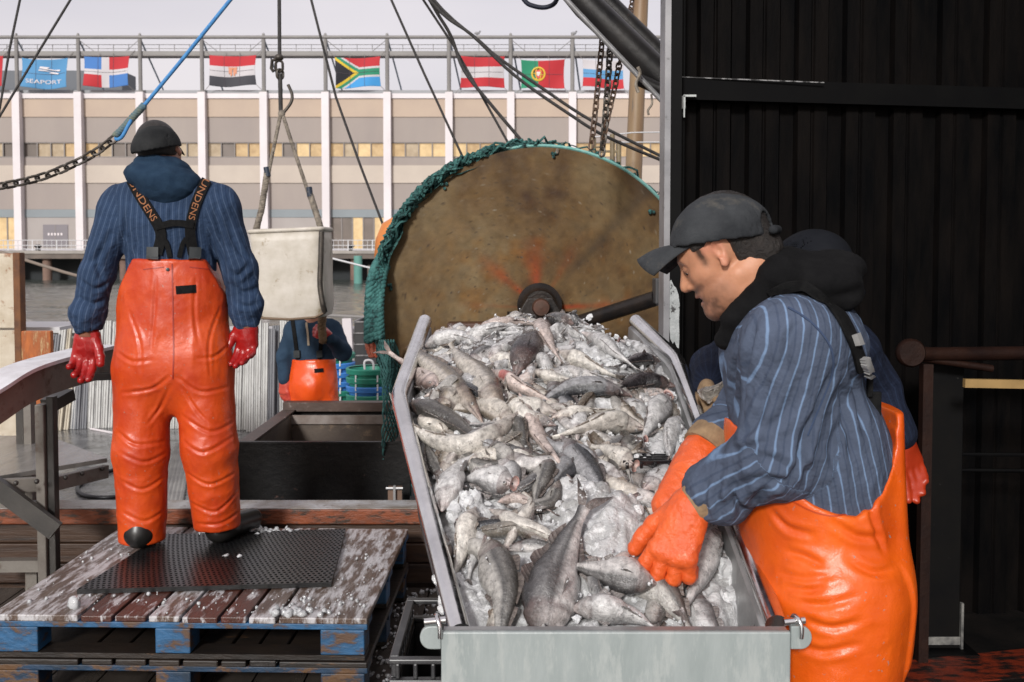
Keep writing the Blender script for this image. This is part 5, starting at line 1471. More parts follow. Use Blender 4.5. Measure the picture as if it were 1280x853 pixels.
def folds(v, f, amp, fr, st, seed, ridge=True, nrmv=None, mask=None):
    n = vnormals(v, f) if nrmv is None else nrmv
    q = v*np.array(st)[None]*fr
    w = q + .35*np.stack([fbm(q*.6+3, 2, seed+20), fbm(q*.6+9, 2, seed+30), fbm(q*.6+15, 2, seed+40)], 1)
    a = fbm(w, 3, seed)
    if ridge: a = 1-2.2*np.abs(a)
    a = a*amp
    if mask is not None: a = a*mask
    return v+n*a[:, None]
def bvh_of(v, f): return BVHTree.FromPolygons([tuple(p) for p in v], [tuple(int(i) for i in q) for q in f])
def crease(v, f, paths, depth=.010, width=.012, ridge=.5):
    """press fold lines into cloth: each path is a list of photo pixels on the near side"""
    b = bvh_of(v, f); n = vnormals(v, f); out = np.zeros(len(v))
    for pi_, path in enumerate(paths):
        k = 1.0
        if isinstance(path[0], (int, float)): k = path[0]; path = path[1:]
        pts = [cast(b, q.x, q.y, 0) for q in catmull([Vector((p[0], p[1], 0)) for p in path], 5)]
        pts = [V(p[0]) for p in pts if p is not None]
        if len(pts) < 2: continue
        best = np.full(len(v), 1e9); tt = np.zeros(len(v)); side = np.zeros(len(v))
        near = np.where(np.abs(v-np.mean(pts, 0)).max(1) < .6)[0]; vn = v[near]; bb = best[near]; t_ = tt[near]; sd_ = side[near]
        for i in range(len(pts)-1):
            a, c = pts[i], pts[i+1]; ab = c-a; s = np.clip((vn-a)@ab/max(1e-9, ab@ab), 0, 1); d = vn-a-s[:, None]*ab
            dl = np.linalg.norm(d, axis=1); m = dl < bb
            bb[m] = dl[m]; t_[m] = (i+s[m])/(len(pts)-1); sd_[m] = d[m][:, 2]
        tap = np.clip(np.sin(np.pi*np.clip(t_, .02, .98)), 0, 1)**.6
        g = -np.exp(-(bb/width)**2)+ridge*np.exp(-((bb-width*1.7)/(width*1.1))**2)
        out[near] += depth*k*g*tap
    return v+n*out[:, None]
CAM = Vector((0, 0, CAMH))
def cast(bvh, px, py, lift=.004):
    d = (P(px, py, 1.0)-CAM).normalized()
    h = bvh.ray_cast(CAM, d)
    if h[0] is None: return None
    n = h[1]
    if n.dot(d) > 0: n = -n
    return h[0]+n*lift, n
def ribbon(name, bvhs, path, width, m, parent, thick=.003, lift=.003, steps=40, pxs=True, smooth_it=3):
    """strap laid over a body, following a pixel path"""
    pts = catmull([Vector((p[0], p[1], 0)) for p in path], max(2, steps//max(1, len(path)-1)))
    vv = []
    W = width
    rows = []
    for i, p in enumerate(pts):
        t = (pts[min(i+1, len(pts)-1)]-pts[max(i-1, 0)]).normalized(); s = Vector((-t.y, t.x, 0))
        row = []
        for k in range(5):
            q = p+s*W*(k/4-.5)
            best = None
            for b in bvhs:
                h = cast(b, q.x, q.y, lift)
                if h and (best is None or h[0].y < best[0].y): best = h
            row.append(best)
        if all(r is not None for r in row): rows.append(row)
    if len(rows) < 2: return None
    A = np.array([[[*r[0]] for r in row] for row in rows])
    for _ in range(smooth_it):
        A[1:-1] = .25*A[:-2]+.5*A[1:-1]+.25*A[2:]
    nn = np.array([[[*r[1]] for r in row] for row in rows]).mean(1)
    nn[1:-1] = (nn[:-2]+nn[1:-1]+nn[2:])/3
    nn /= np.linalg.norm(nn, axis=1)[:, None]
    vv = []; n = len(rows)
    for i in range(n):
        for k in range(5): vv.append(A[i, k]+nn[i]*thick)
        for k in range(5): vv.append(A[i, 4-k]-nn[i]*.001)
    ff = [(i*10+k, i*10+(k+1) % 10, (i+1)*10+(k+1) % 10, (i+1)*10+k) for i in range(n-1) for k in range(10)]
    ff += [tuple(range(10))[::-1], tuple((n-1)*10+k for k in range(10))]
    o = mesh_obj(name, vv, ff, m, parent, 40)
    return o, A, nn
def strap_text(word, A, nn, s0, s1, height, m, parent, lift=.0045, flip=False):
    """lettering along a strap between fractions s0..s1; A rows x 5 across"""
    vv, ff = text_mesh(word, 1.0)
    xs = [p.x for p in vv]; ys = [p.y for p in vv]; x0, x1 = min(xs), max(xs); y0, y1 = min(ys), max(ys)
    n = len(A); out = []
    for p in vv:
        s = s0+(p.x-x0)/(x1-x0)*(s1-s0); c = .5+((p.y-y0)/(y1-y0)-.5)*height*(-1 if flip else 1)
        fi = min(max(s, 0), .9999)*(n-1); i = int(fi); f = fi-i
        row = A[i]*(1-f)+A[i+1]*f; no = nn[i]*(1-f)+nn[i+1]*f
        fc = c*4; j = min(3, max(0, int(fc))); g_ = fc-j
        out.append(row[j]*(1-g_)+row[j+1]*g_+no*lift)
    return mesh_obj('strap_lettering', out, ff, m, parent)

def torso_prims(J, R):
    return []

def cap_mesh(T, M, parent, m, sc=1.0, brim=1.0, back_hole=False, name='cap', flipbrim=False):
    M = np.array(M)
    s = SDF(T((0, 0, .05))-.2*sc, T((0, 0, .05))+.2*sc, .0045)
    s.ell(T((-.010, 0, .048)), (.114*sc, .092*sc, .100*sc), M.T, 0)
    s.ell(T((-.010, 0, .046)), (.107*sc, .086*sc, .094*sc), M.T, 0.0, op='c')
    up = M[:, 2]; o = T((0, 0, .046)); fw = M[:, 0]
    pl = nrm(up+fw*.02)
    s.keep(lambda X, Y, Z: -((X-o[0])*pl[0]+(Y-o[1])*pl[1]+(Z-o[2])*pl[2]))
    if back_hole:
        s.ell(T((-.125, .0, .066)), (.045*sc, .045*sc, .040*sc), M.T, .004, op='c')
        s.cone(T((-.118, -.045, .057)), T((-.122, 0, .057)), .009*sc, .009*sc, .004); s.cone(T((-.118, .045, .057)), T((-.122, 0, .057)), .009*sc, .009*sc, .004)
    v, f = s.mesh(); v = relax(v, f, 2)
    v = folds(v, f, .0016, 14, (1, 1, 1), 5)
    ob = grid_obj(name, v, f, m, parent)
    if brim:
        vv = []; ff = []; na, nr = 22, 8
        for i in range(nr+1):
            r = i/nr
            for k in range(na+1):
                a = rad((-62+124*k/na)*brim); aa = rad((-74+148*k/na)*brim)
                inner = np.array([.101*math.cos(aa)-.004, .085*math.sin(aa), .051]); 
                outer = np.array([.100+.078*math.cos(a)**.8*1.0-.018*(1-math.cos(a)), .080*math.sin(a)*1.02, .050-.020-.030*(math.sin(a))**2])
                p = inner*(1-r)+outer*r; p[2] += .006*math.sin(pi*r)
                p[2] -= .02*r*(math.sin(a))**2
                vv.append(T(p))
        for i in range(nr):
            for k in range(na): ff.append((i*(na+1)+k, i*(na+1)+k+1, (i+1)*(na+1)+k+1, (i+1)*(na+1)+k))
        b = mesh_obj('brim', vv, ff, m, ob, 180)
        so = b.modifiers.new('thickness', 'SOLIDIFY'); so.thickness = .004; so.offset = 0
    q = T((-.010, 0, .149*1.0)); MB().sphere(q, .006, 8, 6).build('cap_button', m, ob, 180)
    return ob

EYEW = mat('eye_white', (.55, .52, .48), None, .2); EYED = mat('eye_dark', (.012, .008, .006), None, .1)
def skin_colours(v, T, Minv_c, body_col, face=True):
    pass

# =========================================================== the standing man (back to us)
def build_standing():
    A = lambda px, py, dd=0.0: V(P(px, py, 4.09+dd))
    zf = PTOP+.020
    e = empty('person', (A(226, 690)[0], 4.09, zf), 'man seen from behind standing on the pallets in red bib overalls and striped shirt', 'person')
    hc = A(199, 190, .01)
    roll = rad(-10)
    M = np.array((Matrix.Rotation(roll, 3, 'Y') @ Matrix.Rotation(rad(90), 3, 'Z') @ Matrix.Rotation(rad(8), 3, 'Y')))
    hp, T = head_prims(hc, M, 1.0)
    neck = [('c', A(201, 205, .02), A(207, 240, .0), .060, .066, .03)]
    tor = [('c', A(165, 268, .02), A(262, 266, .02), .110, .110, .05, ((0, 1, 0), .95)), ('c', A(213, 285), A(216, 400), .185, .172, .07, ((0, 1, 0), .64)),
           ('c', A(204, 236, .01), A(152, 256, .01), .060, .075, .05), ('c', A(207, 236, .01), A(272, 254, .01), .060, .075, .05)]
    aL = [('c', A(146, 270), A(120, 345, .0), .074, .063, .035), ('c', A(120, 345, .0), A(110, 398, .01), .064, .054, .03), ('c', A(110, 396, .01), A(111, 410, .01), .056, .050, .012)]
    aR = [('c', A(277, 266), A(300, 335), .074, .063, .035), ('c', A(300, 335), A(306, 388, .01), .064, .056, .03), ('c', A(307, 388, .01), A(308, 401, .01), .056, .048, .012)]
    pel = [('c', A(216, 372, .01), A(217, 450, .01), .200, .212, .06, ((0, 1, 0), .66)), ('e', A(190, 448, -.02), (.11, .10, .13), None, .07), ('e', A(243, 448, -.02), (.11, .10, .13), None, .07)]
    lgs = [('c', A(180, 468), A(176, 565, -.015), .106, .088, .04), ('c', A(176, 565, -.015), A(178, 676, .0), .088, .074, .03),
           ('c', A(254, 468), A(262, 560, -.015), .106, .090, .04), ('c', A(262, 560, -.015), A(273, 662, .04), .090, .076, .03)]
    hands = []
    hL = hand_prims(A(109, 414, .01), (-.10, .02, -1), (.95, .15, -.08), (.15, -1, .0), 1.2, curl=(.42, .50, .58, .68), curl2=.55, thumb=(.50, .65, .35), spread=.0)
    hR = hand_prims(A(308, 404, .01), (-.02, .05, -1), (-.95, .2, 0), (-.2, -1, 0), 1.05, curl=(.42, .48, .52, .58), curl2=.6, thumb=(.5, .8, .3), spread=.10)
    feet = []
    ft = []
    for px, py, dd, sp in ((178, 690, -.02, -.05), (276, 678, .04, .08)):
        x = A(px, py, dd)[0]; y = 4.09+dd
        if px == 276: y = 4.09+.06
        ft += [('c', np.array([x, y-.03, zf+.055]), np.array([x+sp, y+.17, zf+.042]), .056, .046, .02), ('c', np.array([x, y-.02, zf+.06]), np.array([x, y, zf+.22]), .058, .062, .03)]
    # body (one continuous figure under the clothes)
    allp = hp+neck+tor+aL+aR+pel+lgs
    body = [q for q in hp]+neck
    lo, hi = bounds(allp+hL+hR+ft, .06)
    s = SDF(lo, hi, .0075)
    put(s, hp+neck); put(s, tor+aL+aR+pel+lgs, -.028); put(s, [(*q[:3], q[3]*.88, q[4]*.88, *q[5:]) for q in hL+hR], -.002); put(s, ft, -.014)
    s.keep(lambda X, Y, Z: (zf+.008)-Z)
    v, f = s.mesh(); v = relax(v, f, 1)
    b = grid_obj('body', v, f, m_sk, e)
    set_col(b, np.tile(np.array([[.36, .17, .11]]), (len(v), 1)))
    # hair
    s = SDF(T((0, 0, 0))-.17, T((0, 0, 0))+.17, .006)
    s.ell(T((-.014, 0, .030)), (.105, .082, .098), M.T, 0)
    bk = M[:, 0]; o_ = T((.015, 0, 0)); lw = T((-.03, 0, -.035)); up = M[:, 2]
    s.keep(lambda X, Y, Z: (X-o_[0])*bk[0]+(Y-o_[1])*bk[1]+(Z-o_[2])*bk[2])
    s.keep(lambda X, Y, Z: -((X-lw[0])*up[0]+(Y-lw[1])*up[1]+(Z-lw[2])*up[2]), .01)
    v, f = s.mesh(); v = relax(v, f, 1); grid_obj('hair', v, f, m_hair, e)
    Mc = M @ np.array(Matrix.Rotation(rad(-16), 3, 'Y')); oc = T((-.004, 0, -.040))
    cap_mesh(lambda p: oc+Mc @ np.array(p, float), Mc, e, m_cap, 1.035, brim=.7)
    # shirt
    lo, hi = bounds(tor+aL+aR, .05)
    s = SDF(lo, hi, .0065)
    put(s, tor+aL+aR)
    # blousing above the cuffs
    s.ell(A(109, 390, .0), (.062, .062, .045), None, .03); s.ell(A(309, 380, .0), (.061, .06, .045), None, .03)
    s.cone(A(112, 414, .01), A(113, 430, .01), .044, .044, .006, op='c')
    v, f = s.mesh(); v = relax(v, f, 1)
    n = vnormals(v, f)
    arm = np.zeros(len(v)); st = np.zeros(len(v))
    a0, d0, _ = seg_coord(v, A(212, 260), A(216, 400), (0, -1, 0))
    st = v[:, 0]*.92; best = d0*.62-.02
    for (p, q) in ((aL[0][1], aL[0][2]), (aL[1][1], aL[1][2]), (aR[0][1], aR[0][2]), (aR[1][1], aR[1][2])):
        a_, d_, tt = seg_coord(v, p, q, (0, -1, 0)); w = d_ < best
        ax_ = np.cross(nrm(q-p), [0, 1, 0]); st[w] = ((v-p)@ax_)[w]; best = np.where(w, d_, best); arm = np.where(w, 1, arm)
    low = np.clip((1.62-v[:, 2])/.35, 0, 1)
    v = folds(v, f, .0065, 8, (1.0, 1, .55), 3, mask=.35+.65*low*(1-arm)+.5*arm)
    v = folds(v, f, .0055, 13, (1, 1, 1.6), 8, mask=arm*np.clip((1.62-v[:, 2])*3, 0.2, 1))
    v = crease(v, f, [[(160, 262), (154, 300), (150, 340)], [(268, 258), (276, 300), (282, 345)], [(128, 300), (122, 330), (128, 352)], [(100, 350), (118, 362), (138, 352)], [(98, 372), (116, 380), (134, 372)], [(312, 330), (298, 345), (288, 338)], [(322, 360), (305, 366), (292, 358)], [(325, 378), (310, 384), (296, 378)], [(140, 285), (130, 310), (112, 330)], [(285, 280), (296, 310), (312, 325)], [(172, 300), (160, 350), (158, 378)], [(262, 290), (270, 330), (278, 365)], [.7, (215, 260), (213, 275)]], .009, .011)
    sh = grid_obj('shirt', v, f, m_stripe('blue_striped_shirt_back', (.028, .052, .105), (.066, .10, .17), (.018, .036, .08), .0225), e)
    at = sh.data.attributes.new('stripe', 'FLOAT', 'POINT'); at.data.foreach_set('value', st.astype(np.float32))
    bsh = bvh_of(v, f)
    # collar cuffs at wrists
    # hood bunched at the neck
    s = SDF(A(150, 250)-np.array([.1, .3, .12]), A(260, 190)+np.array([.1, .3, .12]), .006)
    R_ = np.array(Euler((0, rad(-9), 0)).to_matrix())
    s.ell(A(204, 224, -.03), (.150, .125, .062), R_.T, 0)
    s.ell(A(206, 236, -.07), (.105, .072, .072), R_.T, .03)
    s.ell(A(204, 208, .0), (.105, .105, .045), R_.T, .03)
    s.ell(A(203, 196, .03), (.078, .078, .09), None, .02, op='c')
    s.ell(A(203, 210, .11), (.10, .10, .07), None, .02, op='c')
    v, f = s.mesh(); v = relax(v, f, 1); v = folds(v, f, .009, 7, (1, 1, 2.2), 12)
    hd = grid_obj('hood', v, f, m_navy, e); bhd = bvh_of(v, f)
    # overalls
    op_ = tor[1:2]+pel+lgs
    lo, hi = bounds(op_, .06)
    s = SDF(lo, hi, .0065)
    put(s, op_, .014)
    # cut along bib edge
    tp = [(-9, 1.14), (A(141, 392)[0], A(141, 392)[2]), (A(152, 372)[0], A(152, 372)[2]), (A(165, 346)[0], A(165, 346)[2]), (A(177, 324)[0], A(177, 324)[2]), (A(262, 325)[0], A(262, 325)[2]), (A(275, 352)[0], A(275, 352)[2]), (A(286, 378)[0], A(286, 378)[2]), (A(293, 394)[0], A(293, 394)[2]), (9, 1.14)]
    xs = np.array([q[0] for q in tp]); zs = np.array([q[1] for q in tp])
    s.keep(lambda X, Y, Z: (Z-np.interp(X, xs, zs)))
    zl = A(179, 690)[2]
    s.keep(lambda X, Y, Z: np.where(X < A(226, 600)[0], A(179, 675)[2], A(274, 661)[2])+(0*Y)-Z)
    v, f = s.mesh(); v = relax(v, f, 1)
    low = np.clip((1.0-v[:, 2])/.3, 0, 1)
    v = folds(v, f, .0055, 4.6, (1, 1, 1.25), 31, mask=.25+.75*low)
    v = folds(v, f, .0030, 12, (1.2, 1, .7), 37)
    v = crease(v, f, [[(147, 540), (170, 556), (205, 552)], [(150, 566), (180, 578), (208, 566)], [(150, 600), (178, 612), (205, 596)], [(153, 640), (180, 652), (203, 640)], [(228, 520), (262, 540), (292, 528)], [(229, 552), (255, 566), (293, 545)], [(232, 590), (262, 606), (296, 590)], [(238, 628), (270, 640), (299, 612)], [(246, 655), (275, 655), (299, 640)],
        [(212, 470), (190, 486), (150, 492)], [(220, 470), (250, 490), (285, 484)], [(213, 482), (200, 510), (185, 530)], [(226, 482), (245, 512), (262, 530)], [.7, (160, 385), (175, 430), (176, 470)], [.7, (275, 385), (262, 425), (262, 470)], [.6, (195, 340), (193, 390), (188, 440)], [.6, (245, 345), (243, 390), (248, 430)], [.8, (146, 440), (165, 452), (190, 450)], [.8, (288, 430), (268, 446), (246, 448)]], .0055, .007)
    ov = grid_obj('overalls', v, f, m_pvc('red_orange_oilskin', (.60, .075, .010), (.44, .038, .007)), e)
    bov = bvh_of(v, f)
    # seams
    for path in ([(215, 330), (216, 380), (217, 440), (216, 474)],):
        ribbon('centre_seam', [bov], path, 1.6, mat('red_seam', (.30, .02, .008), None, .4), e, .0015, .001)
    for path in ([(179, 337), (205, 334)], [(237, 334), (262, 337)]):
        ribbon('top_seam', [bov], path, 1.2, mat('red_seam', (.3, .02, .008), None, .4), e, .001, .001)
    ribbon('patch', [bov], [(220, 363), (245, 361)], 10, m_web, e, .002, .002)
    h = cast(bov, 209.5, 337, .002); MB().lathe([(.007, 0), (.007, .003), (.003, .004)], h[0], h[1], 12).build('snap_button', m_buck, e, 40)
    # suspenders
    ml = mat('orange_thread', (.27, .105, .04), None, .8)
    both = [bsh, bhd]
    r1 = ribbon('suspender', [bsh], [(163, 224), (176, 246), (190, 268), (199, 283), (202, 297), (197, 318)], 13, m_web, e, .004, .006, 48)
    r2 = ribbon('suspender', [bsh], [(262, 220), (252, 240), (243, 262), (238, 283), (238, 297), (241, 318)], 13, m_web, e, .004, .006, 48)
    if r1: strap_text('GRUNDENS', r1[1], r1[2], -.32, .44, .62, ml, r1[0]) if False else strap_text('UNDENS', r1[1], r1[2], .0, .47, .62, ml, r1[0], flip=True)
    if r2: strap_text('UNDENS', r2[1], r2[2], .0, .47, .62, ml, r2[0], flip=True)
    ribbon('cross_strap', [bsh], [(196, 284), (212, 280), (225, 279), (242, 282)], 8, m_web, e, .006, .008)
    ribbon('strap_tail', [bsh], [(203, 296), (209, 305), (213, 322)], 6, m_web, e, .004, .006)
    ribbon('strap_tail', [bsh], [(233, 298), (228, 306), (224, 322)], 6, m_web, e, .004, .006)
    for px in (193, 243): ribbon('buckle', [bsh, bov], [(px, 309), (px-.4, 326)], 14, m_buck, e, .010, .008)
    # gloves
    for pr, w, cuffa, cuffb in ((hL, A(109, 414, .01), A(110.5, 404, .01), A(110, 419, .01)), (hR, A(308, 404, .01), A(308, 396, .01), A(308.5, 408, .01))):
        lo, hi = bounds(pr, .03); s = SDF(lo, hi, .004); put(s, pr, .0015)
        c = cuffb; s.cone(c, np.array(c)+[0, 0, -.05], .043, .036, .02, ((0, 1, 0), .8))
        v, f = s.mesh(); v = relax(v, f, 1); v = folds(v, f, .0022, 26, (1, 1, 1), 3)
        grid_obj('glove', v, f, m_glr, e)
        mb = MB(); mb.tube([Vector(cuffa), Vector(cuffb)-Vector((0, 0, .004))], [.036, .041], 20); mb.build('glove_cuff', mat('brown_cuff', (.22, .075, .035), (.14, .05, .025), .8, scale=30), e, 60)
    # boots
    lo, hi = bounds(ft, .03); s = SDF(lo, hi, .006); put(s, ft); s.keep(lambda X, Y, Z: zf+.0005-Z)
    v, f = s.mesh(); v = relax(v, f, 1); boots(v, f, e, A(226, 690)[0])
build_standing()
# =========================================================== the man at the chute
def rotM(fw, yaw=0): pass
def head_frame(yaw, pitch, roll=0):
    """yaw: heading of the face (radians, 0 = +X, ccw), pitch: nose down"""
    return np.array(Matrix.Rotation(yaw, 3, 'Z') @ Matrix.Rotation(pitch, 3, 'Y') @ Matrix.Rotation(roll, 3, 'X'))
def build_sorter():
    D0 = 2.12
    B = lambda px, py, dd=0.0: V(P(px, py, D0+dd))
    hip = B(1026, 745)
    e = empty('person', (hip[0], D0, 0), 'man in a dark cap, striped shirt and bright orange bib sorting fish at the chute', 'person')
    M = head_frame(rad(180-20), rad(30)); hp, T = head_prims(B(905, 316), M, 1.0, .004)
    nk = [('c', T((-.035, 0, -.055)), B(985, 408), .061, .078, .03), ('c', T((.0, 0, -.085)), B(960, 412), .050, .06, .03)]
    Y = (0, 1, 0)
    tor = [('c', B(980, 445), B(1012, 560), .126, .147, .06, (Y, 1.30)), ('e', B(1003, 428), (.112, .195, .095), None, .06),
           ('c', B(986, 432, -.160), B(982, 432, .17), .090, .090, .05), ('c', B(1014, 560), B(1028, 700), .146, .135, .05, (Y, 1.25))]
    aL = [('c', B(995, 440, -.16), B(970, 562, -.16), .082, .070, .04), ('c', B(970, 562, -.16), B(890, 616, -.065), .068, .052, .03)]
    aR = [('c', B(980, 436, .18), B(930, 535, .23), .09, .07, .035), ('c', B(930, 535, .23), B(893, 545, .17), .068, .05, .03)]
    pel = [('e', B(1028, 745), (.140, .185, .18), None, .05)]
    lg = []
    ft = []
    for sy, kx in ((-.105, .01), (.105, -.02)):
        h_ = np.array([hip[0]+.0, D0+sy, .83]); k_ = np.array([hip[0]-.02+kx, D0+sy*1.1, .47]); a_ = np.array([hip[0]+.04+kx, D0+sy*1.15, .13])
        lg += [('c', h_, k_, .112, .100, .05), ('c', k_, a_, .105, .09, .03)]
        ft += [('c', a_+[.02, 0, -.075], a_+[-.16, 0, -.087], .055, .044, .02), ('c', a_+[0, 0, -.07], a_+[0, 0, .05], .06, .07, .03)]
    wL = B(862, 634, -.075)
    hL = hand_prims(wL, (-.42, -.30, -.86), (-.85, .40, .25), (.27, .84, -.42), 1.16, curl=(.40, .50, .60, .70), curl2=.95, thumb=(.62, .75, .25), spread=.22, fat=.98)
    wR = B(872, 572, .13)
    hR = hand_prims(wR, (-.62, -.15, -.77), (.2, -.95, .1), (.67, .07, -.7), 1.1, curl=(.4, .45, .5, .5), curl2=.6, thumb=(.5, .6, .3), fat=1.1)
    lo, hi = bounds(hp+nk+tor+aL+aR+pel+lg+ft+hL+hR, .05)
    s = SDF(lo, hi, .0052)
    put(s, nk); put(s, hp)
    put(s, tor+aL+aR+pel+lg, -.028); put(s, [(*q[:3], q[3]*.85, q[4]*.85, *q[5:]) for q in hL+hR], -.002); put(s, ft, -.014)
    s.keep(lambda X, Y_, Z: .010-Z)
    v, f = s.mesh(); v = relax(v, f, 1, .35)
    b = grid_obj('body', v, f, m_sk, e)
    loc = (v-V(T((0, 0, 0)))) @ M
    base = np.tile(np.array([[.50, .235, .135]]), (len(v), 1))
    n_ = fbm(v*60, 3, 4)
    beard = np.clip((-.060-loc[:, 2])/.02, 0, 1)*np.clip((loc[:, 0]-.035)/.02, 0, 1)
    mous = np.clip(1-np.abs((loc[:, 2]+.044)/.012), 0, 1)*1.4*np.clip((loc[:, 0]-.06)/.01, 0, 1)
    jaw = np.clip((-.035-loc[:, 2])/.03, 0, 1)*np.clip((loc[:, 0]-.0)/.03, 0, 1)*.55
    w = np.clip(np.maximum(np.maximum(beard*.85, mous*.8), jaw)*(1+.6*n_), 0, .85)
    base = lerp_c(base, (.055, .032, .024), w)
    brow = np.clip(1-np.abs((loc[:, 2]-.034-.15*np.abs(np.abs(loc[:, 1])-.03))/.006), 0, 1)*((np.abs(loc[:, 1]) > .012) & (np.abs(loc[:, 1]) < .052) & (loc[:, 0] > .055))
    base = lerp_c(base, (.02, .013, .01), brow*.95)
    tmp = np.clip(1-np.abs((loc[:, 0]-.034)/.012), 0, 1)*np.clip((loc[:, 2]+.018)/.02, 0, 1)*(np.abs(loc[:, 1]) > .045)
    base = lerp_c(base, (.02, .014, .011), np.clip(tmp*1.3, 0, .9))
    lips = np.clip(1-np.abs((loc[:, 2]+.0625)/.016), 0, 1)*np.clip((loc[:, 0]-.083)/.006, 0, 1)
    base = lerp_c(base, (.36, .12, .095), lips*.8)
    earm = np.clip((np.abs(loc[:, 1])-.078)/.008, 0, 1)*(loc[:, 0] < .03)
    base = lerp_c(base, (.56, .21, .14), earm*.6)
    lash = np.clip(1-np.abs((loc[:, 2]-.003)/.0028), 0, 1)*((np.abs(np.abs(loc[:, 1])-.032) < .014) & (loc[:, 0] > .076))
    base = lerp_c(base, (.02, .012, .01), lash*.9)
    base = lerp_c(base, (.56, .27, .17), np.clip(n_*.8, 0, .5))
    set_col(b, base)
    # hair
    s = SDF(T((0, 0, 0))-.18, T((0, 0, 0))+.18, .0045)
    s.ell(T((-.015, 0, .030)), (.104, .0805, .096), M.T, 0)
    s.ell(T((-.060, 0, -.030)), (.054, .058, .050), M.T, .02)
    for sy in (1, -1): s.ell(T((-.004, .080*sy, .0)), (.026, .03, .040), M.T, .004, op='c')
    o_ = V(T((0, 0, 0)))
    def hairkeep(X, Y_, Z):
        x, y, z = X-o_[0], Y_-o_[1], Z-o_[2]
        lx = x*M[0, 0]+y*M[1, 0]+z*M[2, 0]; lz = x*M[0, 2]+y*M[1, 2]+z*M[2, 2]
        back = np.maximum(lx+.026, -.070-lz+.25*(lx+.05)*-1)
        side = np.maximum(lx-.046, .026-lz)
        sb = np.maximum(np.abs(lx-.033)-.008, -.008-lz)
        return np.minimum(back, side)
    s.keep(hairkeep, .004)
    v, f = s.mesh(); v = relax(v, f, 1); v = folds(v, f, .0022, 55, (1, 1, .6), 2)
    grid_obj('hair', v, f, m_hair, e)
    # eyes
    for sy in (1, -1):
        ey = MB().sphere(T((.0775, .032*sy, .001)), .0095, 12, 8).build('eye', EYEW, e, 180)
        MB().sphere(T((.0840, .032*sy, -.002)), .0048, 10, 6).build('iris', EYED, ey, 180)
    # cap
    Mc = head_frame(rad(180-20), rad(7)); oc = B(902, 330)
    Tc = lambda p: oc+Mc @ np.array(p, float)
    cap_mesh(Tc, Mc, e, mat('dirty_grey_cap', (.020, .022, .025), (.052, .056, .060), .85, scale=7, mixp=(.4, .7), bump=.3, bscale=160, c3=(.085, .08, .07), c3scale=9, c3pos=(.58, .72), spec=.2), 1.02, back_hole=True)
    # shirt
    lo, hi = bounds(tor+aL+aR, .05); s = SDF(lo, hi, .0048)
    put(s, tor+aL+aR)
    s.ell(B(900, 618, -.07), (.056, .056, .054), None, .03)
    s.ell(B(962, 588, -.15), (.06, .055, .045), None, .04)
    s.cone(B(985, 395), B(940, 350), .07, .09, .02, op='c')
    s.keep(lambda X, Y_, Z: B(1036, 690)[2]-Z)
    v, f = s.mesh(); v = relax(v, f, 1)
    a_, d_, t_ = seg_coord(v, B(988, 400), B(1030, 680), (-.9, -.45, 0)); sp_ = nrm(B(1030, 680)-B(975, 420)); ax_ = nrm(np.cross(sp_, [0, 1, 0])); st = (v-B(1000, 500))@ax_; best = d_-.085; arm = np.zeros(len(v)); ta = np.zeros(len(v))
    for i, (p, q) in enumerate(((aL[0][1], aL[0][2]), (aL[1][1], aL[1][2]), (aR[0][1], aR[0][2]), (aR[1][1], aR[1][2]))):
        a_, d_, tt = seg_coord(v, p, q, (-.3, -1, .2) if i % 2 == 0 else (-.2, -1, .6)); w = d_ < best
        ax_ = np.cross(nrm(q-p), [-.15, 1, -.1]); ax_ = nrm(ax_-nrm(q-p)*(ax_@nrm(q-p))); st[w] = ((v-p)@ax_)[w]; best = np.where(w, d_, best); arm = np.where(w, 1, arm); ta = np.where(w, tt+(i % 2), ta)
    v = folds(v, f, .0075, 7, (1, 1, .6), 3, mask=1-.2*arm); v = folds(v, f, .0035, 15, (1, 1, .7), 23)
    # creases gathering at the elbow and wrist
    v = folds(v, f, .0075, 11, (1.5, 1, 1.3), 9, mask=arm*np.clip(1-np.abs(ta-1.0)/.45, 0, 1))
    v = folds(v, f, .0045, 18, (1.6, 1, 1.2), 19, mask=arm*np.clip((ta-1.2)/.4, 0, 1))
    v = crease(v, f, [[1.3, (1040, 465), (1018, 520), (1000, 575), (984, 604)], [(1012, 602), (1000, 560), (1012, 520)], [(1050, 600), (1040, 560), (1055, 520)], [(990, 590), (955, 570), (925, 580)], [(985, 602), (945, 600), (915, 615)], [(968, 548), (940, 560), (915, 566)], [(930, 640), (915, 625), (900, 640)], [(905, 600), (895, 625), (902, 650)], [(885, 600), (880, 622), (886, 650)], [(925, 590), (915, 610), (922, 632)], [(925, 420), (918, 470), (912, 520)], [(945, 400), (934, 450), (930, 500)], [(1000, 400), (985, 430), (980, 470)], [(1062, 450), (1072, 500), (1080, 540)], [(1050, 480), (1058, 530), (1068, 570)], [(960, 480), (948, 520), (930, 545)], [(1000, 470), (985, 510), (960, 540)], [(940, 630), (955, 612), (980, 600)]], .010, .010)
    sh = grid_obj('shirt', v, f, m_stripe('blue_striped_shirt_front', (.074, .094, .140), (.155, .23, .36), (.056, .074, .116), .0262), e)
    at = sh.data.attributes.new('stripe', 'FLOAT', 'POINT'); at.data.foreach_set('value', st.astype(np.float32))
    bsh = bvh_of(v, f)
    # sleeve seam over the shoulder
    ribbon('sleeve_seam', [bsh], [(985, 385), (1010, 400), (1033, 425), (1041, 448), (1038, 475), (1024, 510), (1010, 545)], 2.2, mat('shirt_seam', (.03, .05, .10), None, .9), e, .0015, .001)
    # hood
    s = SDF(B(1000, 350)-np.array([.22, .3, .16]), B(1000, 350)+np.array([.16, .3, .14]), .0055)
    R1 = np.array(Euler((0, rad(22), 0)).to_matrix())
